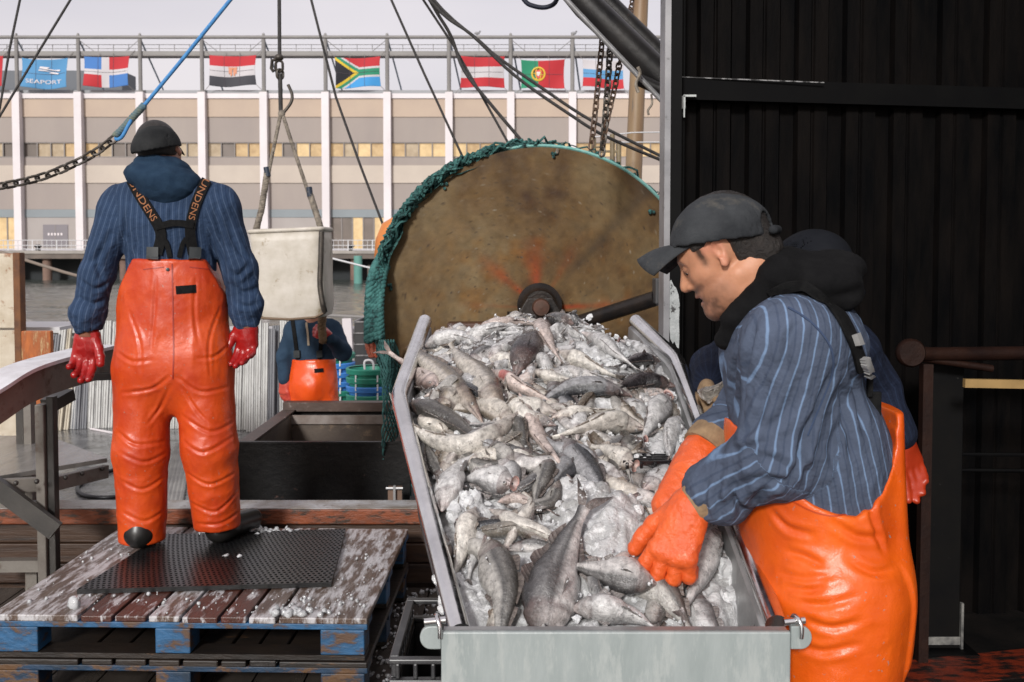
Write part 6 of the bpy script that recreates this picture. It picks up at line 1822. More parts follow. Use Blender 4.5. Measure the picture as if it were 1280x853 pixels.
    s.ell(B(1014, 352, .0), (.100, .150, .048), R1.T, 0)
    s.ell(B(1032, 372, .0), (.050, .130, .045), R1.T, .04)
    s.ell(B(985, 340, .02), (.075, .125, .040), np.array(Euler((0, rad(-30), 0)).to_matrix()).T, .04)
    s.cone(B(975, 345, -.10), B(922, 402, -.055), .034, .022, .03); s.cone(B(922, 402, -.055), B(908, 425, -.03), .022, .016, .02)
    s.cone(B(985, 345, .12), B(925, 400, .08), .034, .02, .03)
    s.cone(T((-.03, 0, -.03)), B(985, 405), .064, .066, .012, op='c')
    s.ell(T((-.02, 0, .0)), (.12, .09, .11), M.T, .01, op='c')
    v, f = s.mesh(); v = relax(v, f, 1); v = folds(v, f, .011, 8, (1, 1, 1.8), 12)
    hd = grid_obj('hood', v, f, m_blkf, e); bhd = bvh_of(v, f)
    # overalls
    op_ = [('c', B(1005, 540), B(1026, 690), .142, .138, .05, (Y, 1.25))]+pel+lg
    lo, hi = bounds(op_, .10); s = SDF(lo, hi, .005)
    put(s, op_, .024)
    s.cone(B(1105, 480), B(1098, 790), .017, .012, .05, (Y, 5.5))
    tp = [(800, 512), (905, 515), (930, 548), (960, 588), (985, 604), (1008, 613), (1032, 616), (1052, 606), (1070, 590), (1084, 570), (1092, 545), (1096, 506), (1250, 505)]
    xs = np.array([B(a, b)[0] for a, b in tp]); zs = np.array([B(a, b)[2] for a, b in tp])
    s.keep(lambda X, Y_, Z: Z-np.interp(X*1.0+0*Z, xs, zs), .004)
    # hollow it so the shirt shows inside the arm opening
    s.keep(lambda X, Y_, Z: .10-Z)
    v, f = s.mesh(); v = relax(v, f, 1)
    fm = np.clip((B(1000, 600)[2]-v[:, 2])/.15, .15, 1)
    fm = fm*np.clip((B(1090, 600)[0]-v[:, 0])/.05, .1, 1)
    v = folds(v, f, .0040, 4.2, (1, 1, 1.5), 33, mask=fm)
    v = folds(v, f, .0020, 10, (1, 1, 1.6), 39, mask=fm)
    v = crease(v, f, [[(985, 690), (1005, 696), (1030, 708)], [.8, (975, 716), (1005, 724), (1040, 720)], [(985, 733), (1010, 738), (1030, 732)], [.7, (1000, 752), (1030, 757), (1075, 745)], [(1040, 650), (1070, 670), (1100, 672)], [(1060, 700), (1090, 716), (1118, 712)], [(1005, 775), (1040, 785), (1080, 775)], [(995, 805), (1030, 815), (1075, 805)], [(965, 640), (985, 660), (1015, 668)], [(1080, 610), (1092, 650), (1104, 690)]], .006, .008)
    ov = grid_obj('overalls', v, f, m_pvc('bright_orange_oilskin', (.74, .120, .007), (.58, .074, .005)), e)
    bov = bvh_of(v, f)
    ribbon('bib_seam', [bov], [(960, 607), (990, 626), (1020, 641), (1050, 645), (1078, 636)], 1.8, mat('orange_seam', (.45, .05, .004), None, .4), e, .0012, .0006)
    # suspender
    r1 = ribbon('suspender', [bsh, bhd], [(962, 368), (986, 357), (1012, 360), (1040, 385), (1060, 420), (1076, 462), (1089, 500)], 12, m_web, e, .004, .006, 48)
    for a, b, w_ in (((1061, 420), (1066, 433), 5), ((1072, 447), (1078, 462), 6), ((1078, 466), (1083, 478), 5)):
        ribbon('buckle', [bsh, bhd], [a, ((a[0]+b[0])/2, (a[1]+b[1])/2), b], w_, mat('bright_buckle', (.45, .45, .44), None, .35, .4), e, .011, .010)
    q = B(1092, 505, -.09); MB().box(q, (.030, .012, .05)).box(q+np.array([-.012, -.01, .035]), (.012, .012, .04)).build('clip', m_web, e, bevel=.003)
    # gloves
    lo, hi = bounds(hL, .05); s = SDF(lo, hi, .003); put(s, hL, .001)
    s.cone(wL, B(880, 624, -.07), .036, .040, .02)
    v, f = s.mesh(); v = relax(v, f, 1); v = folds(v, f, .0025, 24, (1, 1, 1), 3); v = folds(v, f, .0012, 60, (1, 1, 1), 6)
    grid_obj('glove', v, f, m_glo, e)
    MB().tube([B(865, 634, -.074), B(873, 629, -.073), B(886, 619, -.068)], [.043, .047, .046], 22).build('glove_cuff', m_cuff, e, 60)
    lo, hi = bounds(hR, .09); s = SDF(lo, hi, .0035); put(s, hR, .001)
    s.cone(B(888, 556, .155), wR, .052, .040, .02)
    s.cone(wR, B(838, 632, .06), .042, .040, .02)
    v, f = s.mesh(); v = relax(v, f, 1); v = folds(v, f, .003, 20, (1, 1, 1), 5)
    grid_obj('glove', v, f, m_glo, e)
    a, b2 = B(880, 563, .145), B(893, 547, .165)
    MB().tube([a, (a+b2)/2, b2], [.055, .057, .056], 22).build('glove_cuff', m_cuff, e, 60)
    q = B(884, 556, .0); 
    # boots
    lo, hi = bounds(ft, .03); s = SDF(lo, hi, .008); put(s, ft); s.keep(lambda X, Y_, Z: .0045-Z)
    v, f = s.mesh(); boots(v, f, e, None, D0)
build_sorter()

# =========================================================== the two other men
def figure(d, label, floor, head, hyaw, hpitch, sh, el, wr, hipc, hipw, bib, shirt, stripe, gl, hands, capm, face_cam=False, kneez=None, bibw=(0, 0), hood=None, torw=.17, h=.009, toe=(0, 1), hroll=0, hs=1.0, slim=1.0):
    F = lambda p, dd=0.0: V(P(p[0], p[1], d+(p[2] if len(p) > 2 else 0)+dd))
    hip = F(hipc)
    e = empty('person', (hip[0], hip[1], floor), label, 'person')
    M = head_frame(hyaw, hpitch, hroll); hp, T = head_prims(F(head), M, hs)
    nb = (F(sh[0])+F(sh[1]))/2+np.array([0, 0, .03])
    nk = [('c', T((-.03, 0, -.05)), nb, .06, .07, .03)]
    mid = (F(sh[0])+F(sh[1]))/2
    Y = (0, 1, 0)
    tor = [('c', F(sh[0])+np.array([.04, 0, -.01]), F(sh[1])+np.array([-.04, 0, -.01]), .095, .095, .05), ('c', mid+[0, 0, -.12], hip+[0, 0, .10], torw, torw*.95, .07, (Y, .68))]
    arms = []
    for i in (0, 1): arms += [('c', F(sh[i]), F(el[i]), .078*slim, .066*slim, .035), ('c', F(el[i]), F(wr[i]), .066*slim, .048*slim, .03)]
    pel = [('e', hip, (hipw, .15, .17), None, .05)]
    lg = []; ft = []
    for sx in (-1, 1):
        h_ = hip+np.array([sx*hipw*.48, 0, -.05]); a_ = np.array([hip[0]+sx*.12, hip[1], floor+.12]); k_ = (h_+a_)/2+np.array([0, -.03*(-toe[1]), 0])
        lg += [('c', h_, k_, hipw*.56, .10*slim, .03), ('c', k_, a_, .10*slim, .09*slim, .03)]
        ft += [('c', a_+np.array([0, 0, -.07]), a_+np.array([toe[0]*.16, toe[1]*.16, -.08]), .055, .044, .02), ('c', a_+[0, 0, -.07], a_+[0, 0, .05], .06, .07, .03)]
    hpr = []
    for i in (0, 1): hpr.append(hand_prims(F(wr[i]), *hands[i][:3], 1.05, **hands[i][3]))
    lo, hi = bounds(hp+nk+tor+arms+pel+lg+ft+hpr[0]+hpr[1], .05)
    s = SDF(lo, hi, h); put(s, nk); put(s, hp); put(s, tor+arms+pel+lg, -.028); put(s, [(*q[:3], q[3]*.85, q[4]*.85, *q[5:]) for q in hpr[0]+hpr[1]], 0); put(s, ft, -.014)
    s.keep(lambda X, Y_, Z: floor+.012-Z)
    v, f = s.mesh(); v = relax(v, f, 1, .35); b = grid_obj('body', v, f, m_sk, e)
    set_col(b, np.tile(np.array([[.46, .22, .14]]), (len(v), 1)))
    for sy in (1, -1):
        ey = MB().sphere(T((.0805, .032*sy, .002)), .0095, 10, 6).build('eye', EYEW, e, 180)
        MB().sphere(T((.0875, .032*sy, .001)), .0046, 8, 6).build('iris', EYED, ey, 180)
    s = SDF(T((0, 0, 0))-.18, T((0, 0, 0))+.18, .007); s.ell(T((-.016, 0, .030)), (.105, .083, .098), M.T, 0)
    o_ = V(T((0, 0, 0)))
    def hk(X, Y_, Z):
        x, y, z = X-o_[0], Y_-o_[1], Z-o_[2]
        lx = x*M[0, 0]+y*M[1, 0]+z*M[2, 0]; lz = x*M[0, 2]+y*M[1, 2]+z*M[2, 2]
        return np.minimum(np.maximum(lx+.02, -.06-lz), np.maximum(lx-.06, .02-lz))
    s.keep(hk, .004); v, f = s.mesh(); grid_obj('hair', relax(v, f, 1), f, m_hair, e)
    if capm: cap_mesh(T, M, e, capm, 1.06*hs)
    lo, hi = bounds(tor+arms, .04); s = SDF(lo, hi, h*.8); put(s, tor+arms); v, f = s.mesh(); v = relax(v, f, 1)
    st = v[:, 0].copy(); best = np.full(len(v), .1)
    for p in arms:
        a_, d_, _ = seg_coord(v, p[1], p[2], (0, -1, 0)); w = d_ < best; st[w] = a_[w]*.075; best = np.where(w, d_, best)
    v = folds(v, f, .007, 9, (1, 1, .8), 5)
    so = grid_obj('shirt', v, f, shirt, e)
    if stripe: so.data.attributes.new('stripe', 'FLOAT', 'POINT').data.foreach_set('value', st.astype(np.float32))
    bsh = bvh_of(v, f)
    op_ = tor[1:]+pel+lg; lo, hi = bounds(op_, .05); s = SDF(lo, hi, h*.8); put(s, op_, .014)
    zt = F((hipc[0], bib))[2]; s.keep(lambda X, Y_, Z: Z-zt+0*X+0*Y_); s.keep(lambda X, Y_, Z: floor+.10-Z)
    v, f = s.mesh(); v = relax(v, f, 1); v = folds(v, f, .010, 6, (1, 1, .9), 31)
    grid_obj('overalls', v, f, m_pvc('orange_oilskin_far', (.80, .10, .012), (.68, .07, .008), False), e)
    bov = bvh_of(v, f)
    for i in (0, 1):
        pr = hpr[i]; lo, hi = bounds(pr, .03); s = SDF(lo, hi, .005); put(s, pr, .001); v, f = s.mesh(); v = relax(v, f, 1); grid_obj('glove', v, f, gl[i], e)
    lo, hi = bounds(ft, .03); s = SDF(lo, hi, .01); put(s, ft); s.keep(lambda X, Y_, Z: floor+.001-Z); v, f = s.mesh(); boots(v, f, e, hip[0])
    return e, F, bsh, bov, T, M
dn = dict(curl=(.3, .35, .4, .45), curl2=.5, thumb=(.5, .7, .3))
gr_ = dict(curl=(1.1, 1.15, 1.2, 1.2), curl2=.9, thumb=(.5, .8, .8))
m_far = mat('navy_knit', (.022, .042, .072), (.030, .055, .09), .95, scale=14, bump=.3, spec=.15)
m_glf = mat('faded_red_glove', (.55, .085, .05), (.45, .05, .035), .4, scale=14)
e, F, bsh, bov, T, M = figure(7.1, 'far worker on the boat deck in navy jersey and orange bib under the white tub', DZ, (391, 372), rad(-90), rad(5),
    [(367, 414), (416, 414)], [(357, 446, -.02), (428, 440, -.16)], [(356, 474, -.05), (413, 424, -.34)], (392, 482), .150, 449, m_far, False, [m_glf, mat('wet_red_glove_far', (.50, .05, .04), (.40, .03, .03), .3, scale=14)],
    [((.0, -.1, -1), (.9, -.4, 0), (.4, .9, -.1), dn), ((-.75, -.25, .55), (.4, -.2, .8), (-.4, .8, -.1), gr_)], None, torw=.148, toe=(0, -1), slim=.85)
for px0, px1 in ((366, 373), (404, 399)):
    ribbon('suspender', [bsh], [(px0, 402), ((px0+px1)/2, 425), (px1, 449)], 4.5, m_web, e, .004, .006, 24)
    ribbon('buckle', [bsh, bov], [(px1-.5, 438), (px1, 447)], 7, m_buck, e, .010, .010)
ribbon('zip_placket', [bsh], [(383, 404), (385, 420), (386, 432)], 2.6, mat('tan_zip', (.40, .33, .24), None, .6), e, .003, .004)
ribbon('patch', [bov], [(393, 464), (404, 463)], 5, m_web, e, .002, .003)
rr = MB(); strands(rr, [P(404, 388, 6.75), P(402, 408, 6.72), P(404, 428, 6.72)], .03, 3, 4, 6)
tag(rr.build('rope_end', mat('brown_tail_rope', (.24, .16, .09), (.14, .09, .05), .9, scale=30), None, 60), 'brown rope tail held in the far worker\'s raised glove', 'rope')

m_dk = m_stripe('shade_dimmed_striped_shirt', (.010, .015, .033), (.016, .026, .055), (.007, .010, .024), .026)  # second worker's clothes coloured darker to stand in for flash light falling off
e, F, bsh, bov, T, M = figure(2.78, 'second worker in black cap and shade-dimmed striped shirt, mostly hidden behind the fish sorter', .0045, (1012, 352), rad(15), rad(18),
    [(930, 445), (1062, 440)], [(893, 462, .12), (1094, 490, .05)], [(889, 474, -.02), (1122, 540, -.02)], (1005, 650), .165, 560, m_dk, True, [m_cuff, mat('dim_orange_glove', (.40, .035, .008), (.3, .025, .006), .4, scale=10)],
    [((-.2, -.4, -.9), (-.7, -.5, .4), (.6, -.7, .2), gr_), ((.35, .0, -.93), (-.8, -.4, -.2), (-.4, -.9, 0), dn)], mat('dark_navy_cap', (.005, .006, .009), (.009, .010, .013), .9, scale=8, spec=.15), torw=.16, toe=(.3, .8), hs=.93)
# ================================================================== fish and ice
FISH_COL = {
 'haddock': ((.035, .033, .034), (.33, .32, .315), (.66, .63, .61)),
 'cod': ((.075, .052, .032), (.38, .33, .26), (.66, .61, .54)),
 'pale': ((.16, .14, .115), (.56, .525, .47), (.72, .68, .62)),
 'dark': ((.012, .014, .018), (.11, .117, .13), (.36, .36, .37)),
 'black': ((.010, .009, .010), (.022, .014, .015), (.05, .03, .03)),
 'pink': ((.11, .08, .07), (.48, .385, .345), (.66, .55, .50)),
 'frost': ((.10, .097, .098), (.50, .495, .495), (.68, .67, .66)),
 'olive': ((.045, .040, .035), (.25, .238, .22), (.46, .44, .41)),
}
def m_fish():
    m = bpy.data.materials.new('wet_fish_skin'); m.use_nodes = True
    t = m.node_tree; n = t.nodes; l = t.links; bs = n['Principled BSDF']
    at = n.new('ShaderNodeAttribute'); at.attribute_name = 'Col'
    fr = n.new('ShaderNodeAttribute'); fr.attribute_name = 'frost'
    co = n.new('ShaderNodeTexCoord'); oi = n.new('ShaderNodeObjectInfo')
    def noise(sc, det=6, rg=.65):
        q = n.new('ShaderNodeTexNoise'); q.noise_dimensions = '3D'; q.inputs['Scale'].default_value = sc; q.inputs['Detail'].default_value = det; q.inputs['Roughness'].default_value = rg
        l.new(co.outputs['Object'], q.inputs[0]); return q.outputs[0]
    def math_(op, a, b):
        q = n.new('ShaderNodeMath'); q.operation = op
        for i, x in enumerate((a, b)):
            if isinstance(x, (int, float)): q.inputs[i].default_value = x
            else: l.new(x, q.inputs[i])
        return q.outputs[0]
    def rng(v, a, b, c, d):
        q = n.new('ShaderNodeMapRange'); q.inputs[1].default_value = a; q.inputs[2].default_value = b; q.inputs[3].default_value = c; q.inputs[4].default_value = d; l.new(v, q.inputs[0]); return q.outputs[0]
    mx = n.new('ShaderNodeMix'); mx.data_type = 'RGBA'; mx.blend_type = 'MULTIPLY'; mx.inputs[0].default_value = 1
    l.new(at.outputs['Color'], mx.inputs[6]); l.new(rng(noise(62), .32, .68, .42, 1.12), mx.inputs[7])
    sp = n.new('ShaderNodeMix'); sp.data_type = 'RGBA'; l.new(rng(noise(150, 3), .60, .68, 0, .6), sp.inputs[0]); l.new(mx.outputs[2], sp.inputs[6]); sp.inputs[7].default_value = (.05, .045, .04, 1)
    # frost and ice crumbs
    big = noise(20, 8, .75); thr = rng(fr.outputs['Fac'], 0, 1, .80, .42)
    f1 = math_('SUBTRACT', big, thr); f1 = rng(f1, 0, .05, 0, 1)
    fx = n.new('ShaderNodeMix'); fx.data_type = 'RGBA'; l.new(math_('MULTIPLY', f1, .82), fx.inputs[0]); l.new(sp.outputs[2], fx.inputs[6]); fx.inputs[7].default_value = (.60, .60, .61, 1)
    f2 = n.new('ShaderNodeMix'); f2.data_type = 'RGBA'; s2 = math_('SUBTRACT', noise(210, 4, .8), rng(fr.outputs['Fac'], 0, 1, .68, .50)); l.new(rng(s2, 0, .04, 0, .6), f2.inputs[0]); l.new(fx.outputs[2], f2.inputs[6]); f2.inputs[7].default_value = (.62, .62, .63, 1)
    l.new(f2.outputs[2], bs.inputs['Base Color'])
    l.new(rng(noise(40, 4), .3, .7, .12, .42), bs.inputs['Roughness']); bs.inputs['Specular IOR Level'].default_value = .6; bs.inputs['Coat Weight'].default_value = .45; bs.inputs['Coat Roughness'].default_value = .13
    hh = math_('ADD', math_('MULTIPLY', noise(70, 5), .7), math_('MULTIPLY', f1, .8))
    hh = math_('ADD', hh, math_('MULTIPLY', noise(260, 3), .35))
    bp = n.new('ShaderNodeBump'); bp.inputs['Strength'].default_value = .75; bp.inputs['Distance'].default_value = .007; l.new(hh, bp.inputs['Height']); l.new(bp.outputs[0], bs.inputs['Normal'])
    b2_ = n.new('ShaderNodeBump'); b2_.inputs['Strength'].default_value = .8; b2_.inputs['Distance'].default_value = .005; l.new(math_('ADD', noise(120, 4), math_('MULTIPLY', noise(38, 3), 1.2)), b2_.inputs['Height']); l.new(b2_.outputs[0], bs.inputs['Coat Normal'])
    return m
M_FISH = m_fish()
frnd = random.Random(99)
def lerp3(a, b, t): return tuple(a[i]*(1-t)+b[i]*t for i in range(3))
def fish_mesh(path, nrm_, W, style, roll=0.0, frost=.3, mouth=False, tail=True, fat=1.0, belly_open=False, seed=0, nose=.42):
    """loft a fish along path (head first); W is the greatest body height in metres"""
    rnd = random.Random(seed)
    pts = catmull(path, 12)
    L = [0]
    for i in range(1, len(pts)): L.append(L[-1]+(pts[i]-pts[i-1]).length)
    NR, NS = 34, 18
    prof = [(0, .10), (.03, .24), (.07, .42), (.13, .66), (.20, .86), (.29, 1.0), (.40, .98), (.52, .84), (.64, .62), (.75, .42), (.84, .28), (.90, .21), (.94, .22), (1.0, .26)]
    px_ = [a for a, _ in prof]; py_ = [b for _, b in prof]
    back, side, belly = FISH_COL[style]
    vv = []; cc = []; ff = []
    def at(s):
        s = s*L[-1]
        for i in range(1, len(L)):
            if s <= L[i] or i == len(L)-1:
                f = (s-L[i-1])/max(1e-9, L[i]-L[i-1]); return pts[i-1].lerp(pts[i], f), (pts[min(i+1, len(pts)-1)]-pts[max(i-2, 0)]).normalized()
    frames = []
    ph = rnd.uniform(0, 6)
    for i in range(NR+1):
        t = i/NR
        c, T_ = at(t)
        B_ = nrm_.cross(T_).normalized(); N_ = T_.cross(B_).normalized()
        r_ = roll+.12*math.sin(3*t+ph)
        Dd = B_*math.cos(r_)+N_*math.sin(r_); S_ = T_.cross(Dd).normalized()
        h = W/2*float(np.interp(t, px_, py_)); w = h*(.74 if t < .8 else .74-.5*(t-.8)/.2)*fat
        if t < .12: h *= (nose+ (1-nose)*t/.12)**.4
        frames.append((c, T_, Dd, S_, h, w))
        for k in range(NS):
            a = 2*pi*k/NS; ca, sa = math.cos(a), math.sin(a)
            bel = 1.0+(.12*fat if ca < -.2 and .18 < t < .55 else 0)
            dmp = 1+.035*math.sin(5*a+ph+9*t)+.03*math.sin(17*t+2*a+ph)
            if .205 < t < .235: dmp *= .93
            if .15 < t < .205 and abs(sa) > .3: dmp *= 1.035
            if t < .09 and .5 < (1-ca)/2 < .62: dmp *= .93
            vv.append(c+Dd*(h*ca*bel*dmp)+S_*(w*sa*dmp))
            q = (1-ca)/2
            col = lerp3(back, side, min(1, (q/.40)**1.5)) if q < .40 else lerp3(side, tuple(.90*c_ for c_ in belly), min(1, (q-.40)/.25))
            if style in ('haddock', 'olive', 'dark', 'cod') and abs(q-.36-.05*math.sin(3*t)) < .028 and t > .22: col = lerp3(col, (.02, .02, .02) if style != 'cod' else (.6, .55, .5), .75)
            if .195 < t < .235 and abs(sa) > .2: col = lerp3(col, (.09, .05, .045), .6)
            if t < .06: col = lerp3(col, (.42, .28, .25), .45)
            if .06 < t < .2: col = lerp3(col, (.20, .13, .11), .22+.2*rnd.random())
            if .0 < t < .1 and .52 < q < .60: col = lerp3(col, (.06, .03, .03), .8)
            if belly_open and .32 < t < .42 and q > .80: col = lerp3(col, (.36, .04, .03), .8)
            cc.append(col)
    for i in range(NR):
        for k in range(NS):
            l2 = (k+1) % NS; ff.append((i*NS+k, (i+1)*NS+k, (i+1)*NS+l2, i*NS+l2))
    ff.append(tuple((NR)*NS+k for k in range(NS))[::-1])
    c0, T0, D0_, S0, h0, w0 = frames[0]
    if mouth:
        # gaping mouth: lips flare out, dark throat inside
        for k in range(NS):
            a = 2*pi*k/NS; p = c0-T0*W*.10+D0_*(W*.26*math.cos(a))+S0*(W*.20*math.sin(a)); vv.append(p); cc.append((.58, .36, .31))
        b = len(vv)-NS
        for k in range(NS): ff.append((b+k, k, (k+1) % NS, b+(k+1) % NS))
        for r, dz, col in ((.80, .02, (.50, .26, .23)), (.62, .10, (.10, .03, .03)), (.05, .16, (.02, .008, .008))):
            for k in range(NS):
                a = 2*pi*k/NS; vv.append(c0-T0*W*.10+T0*W*dz+D0_*(W*.26*r*math.cos(a))+S0*(W*.20*r*math.sin(a))); cc.append(col)
            b2 = len(vv)-NS; b1 = b2-NS
            for k in range(NS): ff.append((b1+k, b1+(k+1) % NS, b2+(k+1) % NS, b2+k))
    else:
        vv.append(c0-T0*h0*.7); cc.append((.40, .28, .25)); n0 = len(vv)-1
        for k in range(NS): ff.append((n0, k, (k+1) % NS))
        # jaw line: a dark slit
    def blade(poly, th, col, col2, nn):
        b = len(vv); n = len(poly)
        for s_ in (-1, 1):
            for j, p in enumerate(poly): vv.append(p+nn*th*s_); cc.append(lerp3(col, col2, (j % 3)/2*.6))
        ff.append(tuple(b+j for j in range(n))); ff.append(tuple(b+n+j for j in range(n))[::-1])
        for j in range(n): ff.append((b+j, b+n+j, b+n+(j+1) % n, b+(j+1) % n))
    fincol = lerp3(back, (.18, .13, .11), .3); fin2 = lerp3(side, (.35, .25, .2), .4)
    if tail:
        c, T_, Dd, S_, h, w = frames[-1]; c = c-T_*W*.03
        tl = W*.62; sp = W*.42
        for sg in (1, -1):
            n_ = 7
            outer = []; inner = []
            for j in range(n_+1):
                f = j/n_
                o_ = c+Dd*sg*(h*.8+(sp-h*.8)*f**.8)+T_*tl*f+S_*(.10*W*math.sin(3*f+ph)*f)
                i_ = c+Dd*sg*(sp*.30*f*f)+T_*tl*(.62*f)+S_*(.07*W*math.sin(3*f+ph)*f)
                outer.append(o_); inner.append(i_)
            for j in range(n_):
                blade([outer[j], outer[j+1], inner[j+1], inner[j]], .0012*(1.3-j/n_), lerp3(fincol, fin2, .5-.5*j/n_), fincol, S_)
    def fin(t0, t1, ang, hgt, lean):
        b0_ = []; tp_ = []
        for j in range(5):
            t = t0+(t1-t0)*j/4; i = int(t*NR); c, T_, Dd, S_, h, w = frames[min(i, NR)]
            b_ = c+Dd*h*.96*math.cos(ang)+S_*w*.96*math.sin(ang); out = (Dd*math.cos(ang)+S_*math.sin(ang))
            b0_.append(b_-out*.004); tp_.append(b_+out*W*hgt*(.9, 1, .8, .5, .2)[j]+T_*W*lean)
        for j in range(4): blade([b0_[j], b0_[j+1], tp_[j+1], tp_[j]], .0009, fincol, fin2, frames[int(t0*NR)][3])
    fin(.30, .42, .15, .20, .16); fin(.46, .62, .1, .15, .14); fin(.66, .80, .05, .11, .12); fin(.48, .62, pi, .13, .12); fin(.66, .78, pi, .10, .10)
    fin(.24, .31, 1.75, .18, .30); fin(.24, .31, -1.75, .18, .30)
    # eyes
    i = int(.115*NR); c, T_, Dd, S_, h, w = frames[i]
    for sg in (1, -1):
        ce = c+Dd*h*.42+S_*sg*w*.86; s_ = MB().sphere(ce, (W*.075,)*3, 10, 8); b = len(vv)
        for p in s_.v:
            vv.append(p); dd_ = (p-ce).normalized().dot(S_*sg)
            cc.append((.015, .015, .018) if dd_ > .80 else ((.45, .44, .42) if dd_ > .45 else (.20, .16, .14)))
        ff.extend([tuple(q+b for q in f_) for f_ in s_.f])
    return vv, ff, cc, frost
FI = [0]
def fish(pix, wpx, style, label, roll=0.0, frost=.3, lift=.3, group='fish heaped in the chute', pts3=None, name='fish', **kw):
    """pix: head ... tail pixels on the heap; wpx: body height in photo pixels there"""
    FI[0] += 1
    if pts3 is None and style in ('pale', 'pink', 'frost'): roll = -abs(roll)
    if pts3 is None:
        pts = [HP(*p[:2]) for p in pix]
        dm = sum(p.y for p in pts)/len(pts); W = wpx*.82/FPX*dm
        pts = [p+heap_n(p)*(W*.5*.74*(lift if len(q) < 3 else q[2])) for p, q in zip(pts, pix)]
        nn = heap_n(pts[len(pts)//2])
    else:
        pts, W, nn = pts3
    vv, ff, cc, fr = fish_mesh(pts, nn, W, style, roll, frost, seed=FI[0]*7+1, **kw)
    for v in vv:
        if v.y < 1.882: v.y = 1.882+(v.y-1.882)*.02
    q_ = np.array([tuple(v) for v in vv]); dn_ = fbm(q_*28, 3, FI[0])*W*.045
    vv = [v+nn*float(d_) for v, d_ in zip(vv, dn_)]
    c0 = sum(pts, Vector())/len(pts)
    o = mesh_obj(name, [v-c0 for v in vv], ff, M_FISH, None, 60)
    o.location = c0
    set_col(o, np.array(cc)*frnd.uniform(.9, 1.1))
    at = o.data.attributes.new('frost', 'FLOAT', 'POINT'); at.data.foreach_set('value', np.full(len(vv), fr, np.float32))
    tag(o, label, 'fish', group)
    return o
# the ice bed: one rough sheet
NXI, NYI = 120, 230
gx = []; 
for j in range(NYI+1):
    y = 1.885+(3.36-1.885)*j/NYI; a = rimat(LP, y); b = rimat(RP, y)
    for i in range(NXI+1):
        u = i/NXI; x = a.x+.024+(b.x-a.x-.048)*u; gx.append((x, y, heap_z(x, y)))
ga = np.array(gx)
nb_ = fbm(ga*np.array([14, 14, 0]), 4, 2)*.020+fbm(ga*np.array([55, 55, 0]), 3, 7)*.010
PATCH = [(748, 640, .085, .034), (775, 668, .07, .034), (720, 625, .05, .022), (688, 700, .05, .018), (590, 632, .045, .026), (572, 752, .045, .022), (905, 748, .05, .03), (895, 775, .05, .03), (745, 438, .07, .022), (660, 722, .04, .014), (845, 560, .05, .03), (925, 700, .04, .03)]
for px, py, s_, am in PATCH:
    c_ = HP(px, py); ga[:, 2] += am*np.exp(-((ga[:, 0]-c_.x)**2+(ga[:, 1]-c_.y)**2)/s_**2)
cell = np.abs(fbm(ga*np.array([32, 32, 0]), 2, 11))
ga[:, 2] += nb_+np.clip(cell-.1, 0, .4)*.03-.016
m_bed = mat('crushed_ice_bed', (.56, .56, .565), (.34, .34, .335), .16, scale=13, mixp=(.40, .62), bump=1.0, bscale=130, bdist=.006, c3=(.70, .705, .71), c3scale=50, c3pos=(.52, .60), spec=.6, rvar=.1)
ib = mesh_obj('crushed_ice', ga, [(j*(NXI+1)+i, j*(NXI+1)+i+1, (j+1)*(NXI+1)+i+1, (j+1)*(NXI+1)+i) for j in range(NYI) for i in range(NXI)], m_bed, None, 180)
tag(ib, 'crushed ice bed filling the chute between the fish', 'ice', kind='stuff')

G_ = 'fish heaped in the chute'
fish([(604, 530, .1), (585, 505), (558, 478, .8), (530, 455, .9), (514, 441, 1.2)], 36, 'cod', 'brown backed fish with forked tail raised over the left rim, left of two tails', 2.6, .12, .55)
fish([(636, 524, .1), (618, 502), (600, 478, .8), (582, 458, .8), (566, 440, 1.1)], 40, 'cod', 'brown backed fish whose tail stands up beside the left rim pair, right one', 2.7, .12, .6)
fish([(512, 512), (535, 516), (565, 532), (594, 552), (610, 566)], 42, 'olive', 'mottled grey fish lying at the left rim above the curved pale fish', 2.4, .25, .5, fat=1.1)
fish([(648, 522, 1.0), (622, 548, .9), (590, 564), (552, 560), (520, 545, 1.2), (490, 528, 2.0)], 37, 'pale', 'pale curved fish lying belly up with its tail over the left rim', 1.3, .06, .8)
fish([(550, 488), (528, 478), (508, 466, 1.2), (484, 464, 2.4)], 36, 'pink', 'reddish fish at the left rim with an orange tail poking outside', .4, .2, .6)
fish([(646, 476, .4), (656, 456, 1), (668, 436), (688, 414)], 44, 'black', 'dark reddish fish with round eye and pale jaw on the upper heap', .3, .28, .8)
fish([(694, 446), (714, 455), (740, 466), (768, 478)], 36, 'pale', 'yellowish white fish in the upper middle of the heap', 1.2, .3, .7)
fish([(664, 466), (684, 474), (710, 482), (740, 490)], 26, 'pale', 'narrow pale fish below the yellowish white one', 1.0, .2, .6)
fish([(784, 502, 1), (752, 492), (720, 492), (690, 503), (662, 520, .3)], 30, 'dark', 'long blue black fish with red mouth crossing the middle of the heap', -.5, .22, 1.0)
fish([(606, 468), (628, 478), (652, 492), (680, 506), (700, 515)], 34, 'pink', 'pinkish white fish with a red wound in its side', 1.0, .1, .7, belly_open=True)
fish([(648, 498, .9), (662, 525), (676, 552), (694, 578), (712, 602, .6)], 30, 'pink', 'slim pinkish brown fish running down the middle of the heap', .9, .08, .7)
fish([(702, 550), (716, 572), (734, 596), (752, 620), (768, 648)], 40, 'dark', 'black speckled fish with silvery flank, tail pointing down to the open ice', .35, .34, .7)
fish([(808, 544), (780, 538), (752, 536), (722, 544), (692, 552, .4)], 38, 'pale', 'cream belly up fish with flared fins beside the black crate grid', 1.5, .06, .8)
fish([(840, 492, .8), (818, 486), (792, 486), (766, 494)], 40, 'black', 'black fish with dark red sheen by the right rim', .5, .16, .8)
